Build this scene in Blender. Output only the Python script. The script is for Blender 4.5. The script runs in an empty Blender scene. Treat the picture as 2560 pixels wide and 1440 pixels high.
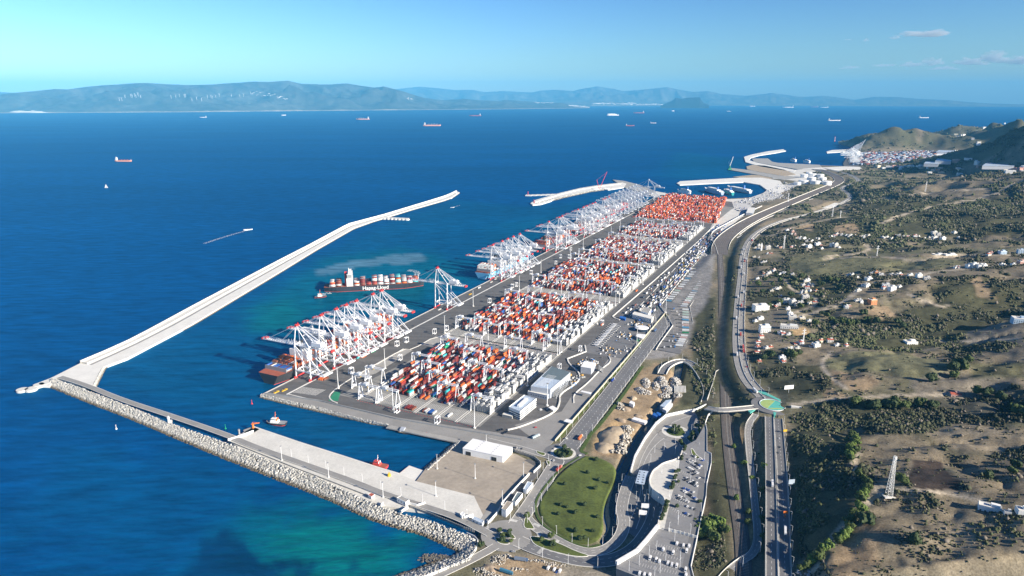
import bpy, math, random
import numpy as np
from mathutils import Vector, Matrix
from mathutils.geometry import tessellate_polygon
SC = bpy.context.scene
COL = SC.collection
rnd = random.Random(7)
NR = np.random.RandomState(11)
R = math.radians

# ---------------------------------------------------------------- camera
CH = 450.0                                   # camera height over the sea, metres
FPX = 1707.0                                 # focal length in photo pixels (2560 wide)
PITCH = math.atan(473 / FPX)
cam = bpy.data.objects.new('camera', bpy.data.cameras.new('camera'))
COL.objects.link(cam)
cam.location = (0, 0, CH)
cam.rotation_euler = (math.pi / 2 - PITCH, 0, 0)
cam.data.sensor_width = 36
cam.data.lens = 36 * FPX / 2560
cam.data.clip_start = 5
cam.data.clip_end = 200000
SC.camera = cam

# ---------------------------------------------------------------- light
SUN_EL, SUN_AZ = R(23.5), R(122)             # azimuth clockwise from +Y
sun = bpy.data.objects.new('sun', bpy.data.lights.new('sun', 'SUN'))
COL.objects.link(sun)
sun.data.energy = 5.0
sun.data.angle = R(0.5)
sun.data.color = (1.0, 0.90, 0.74)
_sd = Vector((math.sin(SUN_AZ) * math.cos(SUN_EL), math.cos(SUN_AZ) * math.cos(SUN_EL), math.sin(SUN_EL)))
sun.rotation_euler = (-_sd).to_track_quat('-Z', 'Y').to_euler()
world = bpy.data.worlds.new('World')
SC.world = world
world.use_nodes = True
_nt = world.node_tree
SKY_K, SKY_G, SKY_T = .14, 1.75, (.82, .93, 1.19)
_bg = _nt.nodes['Background']
_sky = _nt.nodes.new('ShaderNodeTexSky')
_sky.sky_type = 'NISHITA'
_sky.sun_disc = False
_sky.sun_elevation = SUN_EL
_sky.sun_rotation = SUN_AZ
_sky.altitude = 100
_sky.air_density = 1.0
_sky.dust_density = 0.35
_sky.ozone_density = 2.2
# the picture's vivid blue: a gentle contrast curve on the sky colour, the same in every direction
def _vm(op, a_, v): n = _nt.nodes.new('ShaderNodeVectorMath'); n.operation = op; _nt.links.new(a_, n.inputs[0]); n.inputs[1].default_value = v; return n.outputs[0]
_x = _vm('MULTIPLY', _sky.outputs[0], (SKY_K,) * 3)
_gm = _nt.nodes.new('ShaderNodeGamma'); _gm.inputs[1].default_value = SKY_G; _nt.links.new(_x, _gm.inputs[0])
_x = _vm('MULTIPLY', _gm.outputs[0], tuple(c / SKY_K for c in SKY_T))
_nt.links.new(_x, _bg.inputs[0])
_bg.inputs[1].default_value = 0.070
SC.view_settings.view_transform = 'Standard'
SC.view_settings.look = 'None'
SC.view_settings.gamma = 1
SC.view_settings.use_curve_mapping = False
SC.view_settings.exposure = 1.16

# ---------------------------------------------------------------- places: bearings taken from the survey picture, put on a level z
_c, _s = math.cos(PITCH), math.sin(PITCH)
def G(px, py, z=4.0):
    px = np.asarray(px, float); py = np.asarray(py, float)
    u = (px - 1280) / FPX; v = (720 - py) / FPX
    t = (np.asarray(z, float) - CH) / (v * _c - _s)
    return np.stack([u * t, (v * _s + _c) * t], -1)
def GP(pts, z=4.0):
    return [tuple(G(p[0], p[1], z)) for p in pts]
A0 = np.array(G(650, 988)); _B = np.array(G(1652, 486))
EX = (_B - A0) / np.linalg.norm(_B - A0)     # along the quay
EY = np.array([EX[1], -EX[0]])               # inland from the quay
QR = math.atan2(EY[1], EY[0])                # heading of the inland axis
def Q(s, t):
    p = A0 + EX * s + EY * t
    return float(p[0]), float(p[1])
def toQ(x, y):
    dx = np.asarray(x) - A0[0]; dy = np.asarray(y) - A0[1]
    return dx * EX[0] + dy * EX[1], dx * EY[0] + dy * EY[1]

# ---------------------------------------------------------------- numpy noise
def _hash(ix, iy, seed):
    n = (ix.astype(np.int64) * 374761393 + iy.astype(np.int64) * 668265263 + seed * 974711) & 0x7fffffff
    n = ((n ^ (n >> 13)) * 1274126177) & 0x7fffffff
    return ((n ^ (n >> 16)) & 0xffff) / 65535.0
def vnoise(x, y, seed=0):
    ix = np.floor(x); iy = np.floor(y); fx = x - ix; fy = y - iy
    fx = fx * fx * fx * (fx * (fx * 6 - 15) + 10); fy = fy * fy * fy * (fy * (fy * 6 - 15) + 10)
    a = _hash(ix, iy, seed); b = _hash(ix + 1, iy, seed); c = _hash(ix, iy + 1, seed); d = _hash(ix + 1, iy + 1, seed)
    return (a + (b - a) * fx + (c - a) * fy + (a - b - c + d) * fx * fy) * 2 - 1
def fbm(x, y, sc, octv=4, seed=0, gain=.5):
    r = 0; a = 1; t = 0
    for i in range(octv):
        r = r + a * vnoise(x / sc + 17.3 * i, y / sc - 9.1 * i, seed + i); t += a; a *= gain; sc = sc / 2.03
    return r / t
def inpoly(x, y, poly):
    r = np.zeros(np.shape(x), bool); n = len(poly)
    for i in range(n):
        x1, y1 = poly[i]; x2, y2 = poly[(i + 1) % n]
        if y1 == y2: continue
        c = ((y1 > y) != (y2 > y)) & (x < (x2 - x1) * (y - y1) / (y2 - y1) + x1)
        r ^= c
    return r
def distline(x, y, pts, closed=False):
    """distance to a polyline and the parameter (index + fraction) of the nearest point"""
    best = np.full(np.shape(x), 1e9); par = np.zeros(np.shape(x))
    n = len(pts)
    for i in range(n if closed else n - 1):
        x1, y1 = pts[i]; x2, y2 = pts[(i + 1) % n]
        dx, dy = x2 - x1, y2 - y1; L = dx * dx + dy * dy + 1e-9
        t = np.clip(((x - x1) * dx + (y - y1) * dy) / L, 0, 1)
        d = np.hypot(x - x1 - t * dx, y - y1 - t * dy)
        m = d < best
        best = np.where(m, d, best); par = np.where(m, i + t, par)
    return best, par
def sstep(a, b, x):
    t = np.clip((x - a) / (b - a), 0, 1); return t * t * (3 - 2 * t)
def smooth_line(pts, n=3):
    """Chaikin corner cutting, end points kept; works on any dimension"""
    p = [np.array(q, float) for q in pts]
    for _ in range(n):
        q = [p[0]]
        for a, b in zip(p[:-1], p[1:]):
            q += [a * .75 + b * .25, a * .25 + b * .75]
        q.append(p[-1]); p = q
    return [tuple(v) for v in p]

# ---------------------------------------------------------------- mesh building
class M:
    def __init__(s): s.v = []; s.f = []; s.c = []; s.m = []; s.col = None; s.mi = 0
    def _add(s, vs, fs, col=None):
        o = len(s.v); s.v += vs; s.f += [tuple(i + o for i in f) for f in fs]
        s.c += [col or s.col or (1, 1, 1)] * len(fs); s.m += [s.mi] * len(fs)
    def box(s, cx, cy, cz, sx, sy, sz, rot=0, col=None, taper=1.0):
        """centre of the BASE at cz"""
        c, n = math.cos(rot), math.sin(rot); v = []
        for k, z in ((1, cz), (taper, cz + sz)):
            for a, b in ((-1, -1), (1, -1), (1, 1), (-1, 1)):
                x, y = a * sx / 2 * k, b * sy / 2 * k
                v.append((cx + x * c - y * n, cy + x * n + y * c, z))
        s._add(v, [(3, 2, 1, 0), (4, 5, 6, 7), (0, 1, 5, 4), (1, 2, 6, 5), (2, 3, 7, 6), (3, 0, 4, 7)], col)
    def bar(s, p, q, w=1., h=None, col=None):
        p = Vector(p); q = Vector(q); d = (q - p).normalized(); h = h or w
        up = Vector((0, 0, 1)) if abs(d.z) < .95 else Vector((0, 1, 0))
        a = d.cross(up).normalized() * (w / 2); b = a.cross(d).normalized() * (h / 2)
        v = [tuple(e + x * a + y * b) for e in (p, q) for x, y in ((-1, -1), (1, -1), (1, 1), (-1, 1))]
        s._add(v, [(0, 1, 2, 3), (7, 6, 5, 4), (4, 5, 1, 0), (5, 6, 2, 1), (6, 7, 3, 2), (7, 4, 0, 3)], col)
    def cyl(s, p, q, r0, r1=None, n=8, col=None, cap=True):
        p = Vector(p); q = Vector(q); d = (q - p).normalized(); r1 = r0 if r1 is None else r1
        up = Vector((0, 0, 1)) if abs(d.z) < .95 else Vector((0, 1, 0))
        a = d.cross(up).normalized(); b = d.cross(a)
        v = []
        for e, r in ((p, r0), (q, r1)):
            for i in range(n):
                t = 2 * math.pi * i / n
                v.append(tuple(e + (a * math.cos(t) + b * math.sin(t)) * r))
        f = [(i, (i + 1) % n, n + (i + 1) % n, n + i) for i in range(n)]
        if cap: f += [tuple(range(n))[::-1], tuple(range(n, 2 * n))]
        s._add(v, f, col)
    def prism(s, poly, z0, z1, col=None, sidecol=None, bottom=False):
        poly = [(float(p[0]), float(p[1])) for p in poly]
        ar = sum(poly[i][0] * poly[(i + 1) % len(poly)][1] - poly[(i + 1) % len(poly)][0] * poly[i][1] for i in range(len(poly)))
        if ar < 0: poly = poly[::-1]
        n = len(poly)
        tr = tessellate_polygon([[Vector((x, y, 0)) for x, y in poly]])
        fx = []
        for a, b, c in tr:
            (x1, y1), (x2, y2), (x3, y3) = poly[a], poly[b], poly[c]
            fx.append((a, b, c) if (x2 - x1) * (y3 - y1) - (x3 - x1) * (y2 - y1) > 0 else (a, c, b))
        s._add([(x, y, z1) for x, y in poly], fx, col)
        if z0 < z1:
            v = [(x, y, z0) for x, y in poly] + [(x, y, z1) for x, y in poly]
            s._add(v, [(i, (i + 1) % n, n + (i + 1) % n, n + i) for i in range(n)], sidecol or col)
    def quad(s, a, b, c, d, col=None): s._add([tuple(a), tuple(b), tuple(c), tuple(d)], [(0, 1, 2, 3)], col)
    def ribbon(s, pts, w, z=None, thick=0., col=None, off=0., closed=False):
        """flat strip of width w along pts (x,y[,z]); thick > 0 gives it sides"""
        P = [np.array(p, float) for p in pts]; n = len(P); vs = []
        for i, p in enumerate(P):
            a = P[i - 1] if i or closed else P[0]; b = P[(i + 1) % n] if i < n - 1 or closed else P[-1]
            d = (b - a)[:2]; d = d / (np.linalg.norm(d) + 1e-9); nn = np.array([-d[1], d[0]])
            zz = z if z is not None else p[2]
            l = p[:2] + nn * (off + w / 2); r = p[:2] + nn * (off - w / 2)
            vs += [(l[0], l[1], zz), (r[0], r[1], zz), (l[0], l[1], zz - thick), (r[0], r[1], zz - thick)]
        f = []
        for i in range(n if closed else n - 1):
            a = 4 * i; b = 4 * ((i + 1) % n)
            f.append((a, a + 1, b + 1, b))
            if thick: f += [(a + 2, a, b, b + 2), (a + 1, a + 3, b + 3, b + 1)]
        if thick and not closed: f += [(0, 2, 3, 1), (4 * n - 4, 4 * n - 3, 4 * n - 1, 4 * n - 2)]
        s._add(vs, f, col)
    def wall(s, pts, h, w=.4, z=None, base=0., col=None):
        P = [(p[0], p[1], (p[2] if z is None else z) + h) for p in pts]
        s.ribbon(P, w, None, h + base, col)
    def merge(s, o, T=None):
        k = len(s.v)
        s.v += [tuple(T @ Vector(v)) for v in o.v] if T else o.v
        s.f += [tuple(i + k for i in f) for f in o.f]; s.c += o.c; s.m += o.m
    def mesh(s, name, mats, smooth=False, colored=False):
        me = bpy.data.meshes.new(name); me.from_pydata(s.v, [], s.f)
        for m in (mats if isinstance(mats, (list, tuple)) else [mats]): me.materials.append(m)
        if any(s.m): me.polygons.foreach_set('material_index', s.m)
        if colored:
            cnt = [len(f) for f in s.f]
            arr = np.repeat(np.array([(c[0], c[1], c[2], 1) for c in s.c], np.float32), cnt, 0)
            at = me.color_attributes.new('Col', 'FLOAT_COLOR', 'CORNER'); at.data.foreach_set('color', arr.ravel())
        if smooth: me.polygons.foreach_set('use_smooth', [True] * len(me.polygons))
        me.update(); return me
    def build(s, name, mats, parent=None, smooth=False, colored=False, **kw):
        return obj(name, s.mesh(name, mats, smooth, colored), parent, **kw)

def np_mesh(name, V, F, mat, smooth=False, colv=None, extra=None):
    me = bpy.data.meshes.new(name); V = np.asarray(V, np.float32); F = np.asarray(F, np.int32)
    me.vertices.add(len(V)); me.vertices.foreach_set('co', V.ravel())
    k = F.shape[1]; me.loops.add(F.size); me.loops.foreach_set('vertex_index', F.ravel())
    me.polygons.add(len(F)); me.polygons.foreach_set('loop_start', np.arange(0, F.size, k, dtype=np.int32))
    me.polygons.foreach_set('loop_total', np.full(len(F), k, np.int32))
    if smooth: me.polygons.foreach_set('use_smooth', np.ones(len(F), bool))
    me.materials.append(mat)
    for nm, a in [('Col', colv)] + list((extra or {}).items()):
        if a is None: continue
        a = np.asarray(a, np.float32)
        if a.shape[1] == 3: a = np.concatenate([a, np.ones((len(a), 1), np.float32)], 1)
        at = me.color_attributes.new(nm, 'FLOAT_COLOR', 'POINT'); at.data.foreach_set('color', a.ravel())
    me.update(calc_edges=True); return me
def grid_faces(nr, nc):
    i = np.arange(nr - 1)[:, None] * nc + np.arange(nc - 1)[None, :]
    return np.stack([i, i + 1, i + nc + 1, i + nc], -1).reshape(-1, 4)
BOXF = np.array([(4, 5, 6, 7), (0, 1, 5, 4), (1, 2, 6, 5), (2, 3, 7, 6), (3, 0, 4, 7)])
def boxes(cx, cy, cz, sx, sy, sz, rot=0.):
    """arrays of boxes (no bottom) -> V, F, box index per vertex"""
    cx, cy, cz, sx, sy, sz, rot = np.broadcast_arrays(*[np.asarray(a, float) for a in (cx, cy, cz, sx, sy, sz, rot)])
    sg = np.array([(-1, -1), (1, -1), (1, 1), (-1, 1)] * 2) * .5
    x = sg[None, :, 0] * sx[:, None]; y = sg[None, :, 1] * sy[:, None]
    c = np.cos(rot)[:, None]; n = np.sin(rot)[:, None]
    X = cx[:, None] + x * c - y * n; Y = cy[:, None] + x * n + y * c
    Z = cz[:, None] + np.array([0] * 4 + [1] * 4)[None] * sz[:, None]
    V = np.stack([X, Y, Z], -1).reshape(-1, 3)
    F = (np.arange(len(cx))[:, None, None] * 8 + BOXF[None]).reshape(-1, 4)
    return V, F, np.repeat(np.arange(len(cx)), 8)

# ---------------------------------------------------------------- objects
def obj(name, me, parent=None, label=None, cat=None, group=None, kind=None, loc=None, rotz=None, color=None):
    o = bpy.data.objects.new(name, me); COL.objects.link(o)
    if parent is not None: o.parent = parent
    if loc is not None: o.location = loc
    if rotz is not None: o.rotation_euler = (0, 0, rotz)
    if color is not None: o.color = (color[0], color[1], color[2], 1)
    for k, v in (('label', label), ('category', cat), ('group', group), ('kind', kind)):
        if v: o[k] = v
    return o
def thing(name, label, cat, loc=(0, 0, 0), rotz=0, group=None):
    return obj(name, None, None, label, cat, group, None, loc, rotz)

# ---------------------------------------------------------------- materials
MATS = {}
def mat(name, col=(.5, .5, .5), rough=.8, var=.15, scale=.05, metal=0., src='flat', spec=.3, bump=0., det=6., streak=None, var2=None):
    """src: flat colour, 'obj' = object colour, 'attr' = colour attribute; var = value noise in the surface"""
    m = bpy.data.materials.new(name); m.use_nodes = True; nt = m.node_tree; N = nt.nodes; L = nt.links
    b = N['Principled BSDF']; b.inputs['Roughness'].default_value = rough; b.inputs['Metallic'].default_value = metal
    b.inputs['Specular IOR Level'].default_value = spec
    if src == 'obj': c = N.new('ShaderNodeObjectInfo').outputs['Color']
    elif src == 'attr': a = N.new('ShaderNodeVertexColor'); a.layer_name = 'Col'; c = a.outputs['Color']
    else: r = N.new('ShaderNodeRGB'); r.outputs[0].default_value = (*col, 1); c = r.outputs[0]
    if var:
        g = N.new('ShaderNodeNewGeometry'); n = N.new('ShaderNodeTexNoise'); n.inputs['Scale'].default_value = scale; n.inputs['Detail'].default_value = det
        n.inputs['Roughness'].default_value = .65
        L.new(g.outputs['Position'], n.inputs['Vector'])
        mr = N.new('ShaderNodeMapRange'); mr.inputs[1].default_value = .28; mr.inputs[2].default_value = .72
        mr.inputs[3].default_value = 1 - var; mr.inputs[4].default_value = 1 + var
        L.new(n.outputs[0], mr.inputs[0]); f = mr.outputs[0]
        for (sc2, v2) in ([var2] if var2 else []):
            n2 = N.new('ShaderNodeTexNoise'); n2.inputs['Scale'].default_value = sc2; n2.inputs['Detail'].default_value = 3
            L.new(g.outputs['Position'], n2.inputs['Vector'])
            m2 = N.new('ShaderNodeMapRange'); m2.inputs[1].default_value = .3; m2.inputs[2].default_value = .7; m2.inputs[3].default_value = 1 - v2; m2.inputs[4].default_value = 1 + v2
            L.new(n2.outputs[0], m2.inputs[0]); mm = N.new('ShaderNodeMath'); mm.operation = 'MULTIPLY'
            L.new(f, mm.inputs[0]); L.new(m2.outputs[0], mm.inputs[1]); f = mm.outputs[0]
        if streak:                                      # long stains along one direction (tyre lanes, drains)
            mp = N.new('ShaderNodeMapping'); mp.inputs['Rotation'].default_value = (0, 0, streak[0]); mp.inputs['Scale'].default_value = streak[1]
            n3 = N.new('ShaderNodeTexNoise'); n3.inputs['Scale'].default_value = 1; n3.inputs['Detail'].default_value = 4
            L.new(g.outputs['Position'], mp.inputs[0]); L.new(mp.outputs[0], n3.inputs['Vector'])
            m3 = N.new('ShaderNodeMapRange'); m3.inputs[1].default_value = .35; m3.inputs[2].default_value = .65; m3.inputs[3].default_value = 1 - streak[2]; m3.inputs[4].default_value = 1 + streak[2]
            L.new(n3.outputs[0], m3.inputs[0]); mm = N.new('ShaderNodeMath'); mm.operation = 'MULTIPLY'
            L.new(f, mm.inputs[0]); L.new(m3.outputs[0], mm.inputs[1]); f = mm.outputs[0]
        vm = N.new('ShaderNodeVectorMath'); vm.operation = 'SCALE'; L.new(c, vm.inputs[0]); L.new(f, vm.inputs['Scale']); c = vm.outputs[0]
        if bump:
            bp = N.new('ShaderNodeBump'); bp.inputs['Strength'].default_value = bump; bp.inputs['Distance'].default_value = 1
            L.new(n.outputs[0], bp.inputs['Height']); L.new(bp.outputs[0], b.inputs['Normal'])
    L.new(c, b.inputs['Base Color']); MATS[name] = m; return m
mat('asphalt', (.115, .112, .112), .9, .16, .02, var2=(.25, .08), streak=(-EX @ [0, 0] + math.atan2(EX[1], EX[0]), (.004, .12, .1), .12))
mat('road', (.165, .165, .17), .9, .14, .05, var2=(.6, .06))
mat('road_light', (.27, .262, .25), .9, .12, .04, var2=(.5, .06))
mat('concrete', (.60, .585, .54), .88, .13, .03, var2=(.35, .07))
mat('concrete_pale', (.68, .665, .62), .85, .10, .05, var2=(.5, .05))
mat('concrete_grey', (.33, .32, .30), .9, .16, .05, var2=(.6, .08))
mat('yard_floor', (.24, .235, .22), .9, .2, .03, var2=(.4, .1))
mat('white_paint', (.78, .78, .76), .6, .06, .2)
mat('marking', (.72, .71, .67), .7, .12, .3)
mat('crane_white', (.80, .81, .82), .45, .05, .3)
mat('crane_grey', (.62, .66, .70), .5, .06, .3)
mat('red_paint', (.62, .05, .045), .5, .1, .3)
mat('yellow_paint', (.72, .46, .05), .5, .1, .3)
mat('orange_paint', (.75, .2, .04), .5, .1, .3)
mat('dark', (.03, .032, .036), .7, .1, .3)
mat('rubber', (.02, .02, .02), .9, .1, .3)
mat('steel', (.28, .29, .30), .5, .12, .3)
mat('glass', (.03, .05, .08), .08, 0, spec=.6)
mat('rock', (.47, .455, .42), .92, .22, .15, var2=(.9, .15))
mat('rock_dark', (.16, .13, .095), .95, .3, .2, var2=(.9, .2))
mat('paint_obj', rough=.45, var=.07, scale=.4, src='obj')
mat('paint_attr', rough=.55, var=.10, scale=.3, src='attr')
mat('matte_attr', rough=.9, var=.14, scale=.08, src='attr', var2=(.6, .08))
mat('matte_obj', rough=.85, var=.1, scale=.3, src='obj')
mat('ballast', (.10, .09, .085), .95, .2, .1)
mat('rail_steel', (.22, .17, .14), .5, .1, .3)
mat('bark', (.10, .075, .055), .9, .2, 2.)
mat('grass', (.085, .110, .024), .95, .42, .035, var2=(.4, .25))
mat('grass_edge', (.06, .095, .022), .95, .3, .2, var2=(.8, .2))
mat('dirt', (.30, .235, .17), .95, .2, .04, var2=(.4, .12))
mat('sand', (.37, .30, .215), .95, .16, .04, var2=(.3, .1))
mat('gravel', (.30, .28, .25), .95, .3, .3)
MM = MATS
# ================================================================ heights of the land
CP = [  # (px, py, z) survey points of the hills
 (1150,1420,3),(1300,1440,4),(1450,1430,4),(1250,1330,4),(1400,1250,4),(1500,1330,4),(1410,1130,4),(1500,1060,4),(1600,950,4),(1560,1150,3),(1300,1150,4),
 (1700,1420,9),(1620,1430,5),(1700,840,5),(1760,760,6),(1780,900,6),(1600,780,4),(1850,1440,12),(1790,1300,5),(1800,1200,5),(1790,1080,6),(1800,980,8),(1770,800,7),
 (1820,700,12),(1830,620,14),(1700,640,5),(1800,560,6),(1500,700,4),(1200,900,4),(900,960,4),
 (1900,1440,20),(1900,1200,18),(1870,1100,16),(1940,1440,22),(1930,1200,22),(1940,1040,23),(1930,1010,23),(1860,900,20),(1850,780,20),(1860,660,20),(1900,580,20),(2000,540,18),(2120,500,16),(2050,440,6),(1950,480,4),(2000,430,4),(1850,510,4),
 (1985,1300,26),(1985,1150,27),(2060,1300,52),(2120,1250,68),(2160,1180,74),(2100,1120,56),(2060,1060,40),(2000,1060,28),
 (2180,1260,76),(2060,1390,50),(2000,1430,30),(2230,1210,78),(2330,1200,84),(2450,1190,90),(2560,1200,100),(2250,1330,74),(2400,1300,92),(2480,1270,98),(2560,1300,106),(2300,1440,66),(2150,1440,54),(2450,1440,86),(2560,1430,98),
 (2100,1040,42),(2250,1060,60),(2350,1030,62),(2450,1060,78),(2560,1080,92),
 (1960,990,28),(2000,950,40),(2060,960,50),(2120,960,62),(2100,900,58),(2160,880,66),(2200,920,72),(2280,960,74),(2300,900,78),(2400,920,90),(2500,960,96),(2560,920,110),
 (1900,860,26),(1950,850,32),(2030,860,42),(2120,850,46),(2250,850,60),(2380,820,66),(2500,790,74),(2560,770,80),
 (2430,860,88),(2540,850,112),(1960,790,34),(2030,770,44),(2080,790,50),(1960,720,40),(2100,760,70),(2160,750,84),(2200,770,74),(2060,720,56),
 (2140,700,92),(2200,690,100),(2280,690,110),(2350,740,98),(2420,760,84),(2380,680,118),(2440,670,126),(2560,650,140),(2500,720,124),(2560,720,124),(2400,790,70),
 (1970,660,44),(2060,650,66),(2120,645,80),(2250,640,100),(2350,650,112),(2500,640,128),(2020,620,42),(2080,610,52),(2200,620,76),(2330,600,90),(2350,590,96),(2560,610,120),
 (1920,600,30),(1990,590,60),(1980,560,44),(2080,560,80),(2180,560,110),(2300,550,130),(2420,540,140),(2560,550,150),(2150,500,70),(2230,510,96),(2350,505,110),(2450,520,135),(2560,500,150),
 (2180,460,40),(2260,450,70),(2380,450,100),(2480,455,125),(2560,450,140),(2170,430,12),(2250,425,16),(2350,430,30),(2450,432,40),(2560,435,60),
 (2150,410,4),(2250,410,5),(2350,400,6),(2450,405,10),(2560,405,10),(2150,385,4),(2300,378,6),(2400,385,8),(2520,385,8),
 (2100,358,12),(2130,350,40),(2160,340,90),(2200,325,160),(2240,314,214),(2290,316,205),(2305,326,120),(2322,340,50),(2318,352,10),(2180,346,20),(2240,346,12),(2290,344,12),(2270,366,10),(2200,366,8),(2330,366,10),
 (2340,333,70),(2380,340,70),(2450,330,150),(2400,355,40),(2500,347,50),(2560,352,50),(2400,314,165),(2480,300,260),(2560,284,330),(2640,270,400),(2560,320,220),(2700,320,260),
 (2700,1300,125),(2700,1000,130),(2700,750,160),(2700,560,190),(2700,450,170),(2900,1300,140),(2900,900,170),(2900,600,210),(2560,380,12),(2700,390,20),(2050,1560,36),(2400,1600,90),(1700,1560,10),(1300,1560,6),(2700,1600,110),
]
_cp = np.array(CP, float); _k = (_cp[:, 2] > 24) & (_cp[:, 1] > 465); _cp[_k, 2] = 24 + (_cp[_k, 2] - 24) * .60; _cw = G(_cp[:, 0], _cp[:, 1], _cp[:, 2])
_S = 1000.0
def _tk(r): return r                               # linear kernel: no overshoot between survey points
_n = len(_cp)
_D = np.linalg.norm(_cw[:, None] - _cw[None], axis=-1) / _S
_A = np.zeros((_n + 3, _n + 3)); _A[:_n, :_n] = _tk(_D) - np.eye(_n) * .004
_A[:_n, _n] = 1; _A[:_n, _n + 1:] = _cw / _S; _A[_n:, :_n] = _A[:_n, _n:].T
_w = np.linalg.solve(_A, np.concatenate([_cp[:, 2], np.zeros(3)]))
def base_h(x, y):
    sh = np.shape(x); x = np.ravel(x); y = np.ravel(y); out = np.empty(len(x))
    for k in range(0, len(x), 20000):
        P = np.stack([x[k:k + 20000], y[k:k + 20000]], -1)
        D = np.linalg.norm(P[:, None] - _cw[None], axis=-1) / _S
        out[k:k + 20000] = D @ _w[:_n] + _w[_n] + (P / _S) @ _w[_n + 1:]
    return out.reshape(sh)
# roads and rails that bed into the ground: (points px,py,z), half width, soft edge
def L3(pts, n=2):
    p = smooth_line(pts, n); q = []
    for a in p:
        g = G(a[0], a[1], a[2]); q.append((float(g[0]), float(g[1]), a[2]))
    return q
HWL = L3([(1931,1520,22),(1929,1440,22),(1928,1237,22),(1923,1042,23)])
HWR = L3([(1968,1520,22),(1962,1440,22),(1959,1237,22),(1945,1046,23)])
SIDE = L3([(1890,1035,22),(1868,1065,19),(1872,1120,17),(1882,1200,16),(1890,1280,15),(1897,1345,14),(1886,1385,13),(1850,1405,12),(1815,1435,11),(1790,1470,11)])
RAIL = L3([(1868,1520,12),(1861,1440,12),(1857,1350,12),(1838,1237,12),(1823,1125,12),(1816,1042,12),(1812,937,11),(1807,850,11),(1806,767,11),(1803,683,11),(1800,636,11)])
RAIL2 = L3([(1800,636,11),(1800,615,11),(1815,590,11),(1870,552,10),(1960,513,9),(2040,480,8),(2095,458,7),(2100,446,6),(2075,434,5),(2040,422,5)])
COAST = L3([(1908,992,23),(1875,960,22),(1858,930,21),(1848,890,20),(1845,830,20),(1849,750,20),(1856,690,20),(1858,640,20),(1872,600,20),(1905,572,19),(1955,551,18),(2020,536,17),(2080,517,16),(2128,497,15),(2118,482,14),(2102,474,13),(2112,464,12),(2148,456,11),(2143,445,9),(2110,432,7),(2060,421,6)])
BRDG = L3([(1765,1020,19),(1800,1026,22),(1850,1022,23),(1890,1018,23)])
CREEK = L3([(1700,900,1),(1690,960,1),(1640,1040,1),(1600,1095,1),(1566,1160,1),(1545,1200,1),(1530,1240,1),(1522,1290,1),(1534,1325,1),(1515,1352,1)])
BED = [(HWL, 9, 16), (HWR, 9, 16), (SIDE, 6, 14), (RAIL, 14, 22), (RAIL2, 30, 26), (COAST, 13, 22)]
PLATE = GP([(1708,1117),(1700,1147),(1657,1158),(1643,1170),(1632,1177),(1622,1200),(1627,1220),(1643,1232),(1657,1240),(1663,1252),(1655,1275),(1648,1293),(1644,1319),(1617,1354),(1592,1382),(1542,1412),(1541,1421),(1590,1440),(1640,1462),(1735,1470),(1727,1419),(1744,1340),(1753,1297),(1765,1243),(1767,1210),(1778,1160),(1778,1137),(1767,1132),(1767,1077),(1763,1060),(1740,1100)], 15)
COASTLINE = GP([(880,1560),(960,1445),(1060,1405),(1120,1385),(1160,1362),(1175,1345),(1195,1300),(1190,1200),(1190,1120),(1180,1080),(1150,1060),(900,1000),(1010,900),(1200,780),(1400,660),(1600,540),(1700,505),(1820,495),(1900,490),(1950,475),(1930,458),(1880,452),(1960,430),(1990,418),(2040,412),(2105,414),(2120,400),(2110,385),(2150,372),(2095,360),(2085,353),(2110,350),(2150,351),(2200,350),(2250,350),(2300,346),(2330,336),(2380,328),(2440,322),(2560,316),(2900,300),(3600,300),(3600,1560)], 0)
_coarse = None
def land_h(x, y, noise=True):
    x = np.asarray(x, float); y = np.asarray(y, float)
    if x.ndim == 0: return land_h(x[None], y[None], noise)[0]
    h = np.maximum(base_h(x, y), 3.2)
    if noise:
        rel = sstep(8, 60, h)
        dist = np.hypot(x, y)
        far = sstep(1500, 5000, dist)
        h = h + rel * (fbm(x, y, 150, 5, 3) * (9 + 22 * far) + (1 - np.abs(fbm(x, y, 420, 4, 9))) * (5 + 30 * far) - (5 + 24 * far) + fbm(x, y, 28, 3, 21) * 1.8 - (1 - np.abs(fbm(x * .75 + y * .35, y * 1.5, 170, 4, 57)) * 3.0).clip(0, 1) ** 2 * 9)
        h = h + (1 - rel) * fbm(x, y, 30, 3, 5) * .5
    for pts, hw, soft in BED:
        xs = [p[0] for p in pts]; ys = [p[1] for p in pts]; pad = hw + soft + 30
        m = (x > min(xs) - pad) & (x < max(xs) + pad) & (y > min(ys) - pad) & (y < max(ys) + pad)
        if not m.any(): continue
        d, par = distline(x[m], y[m], [(p[0], p[1]) for p in pts])
        zz = np.interp(par, np.arange(len(pts)), [p[2] for p in pts]) - .6
        hm = h[m]; sf = soft + np.abs(hm - zz) * .9
        k = 1 - sstep(0, 1, (d - hw) / sf)
        h[m] = hm * (1 - k) + zz * k
    # the flat port side, dug creek
    s, t = toQ(x, y)
    k = (1 - sstep(430, 470, t)) * (1 - sstep(2900, 3200, s))
    h = h * (1 - k) + 3.0 * k
    d, _ = distline(x, y, [(p[0], p[1]) for p in CREEK]); k = 1 - sstep(5, 13, d); h = h * (1 - k) + (-.5) * k
    k = inpoly(x, y, PLATE); h = np.where(k, np.minimum(h, 12.), h)
    d, _ = distline(x, y, COASTLINE, True); ins = inpoly(x, y, COASTLINE); sd = np.where(ins, d, -d)
    far = sstep(2500, 4500, np.hypot(x, y))
    k = sstep(-6 - 20 * far, 14 + 60 * far, sd)
    return h * k - 8 * (1 - k)
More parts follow.
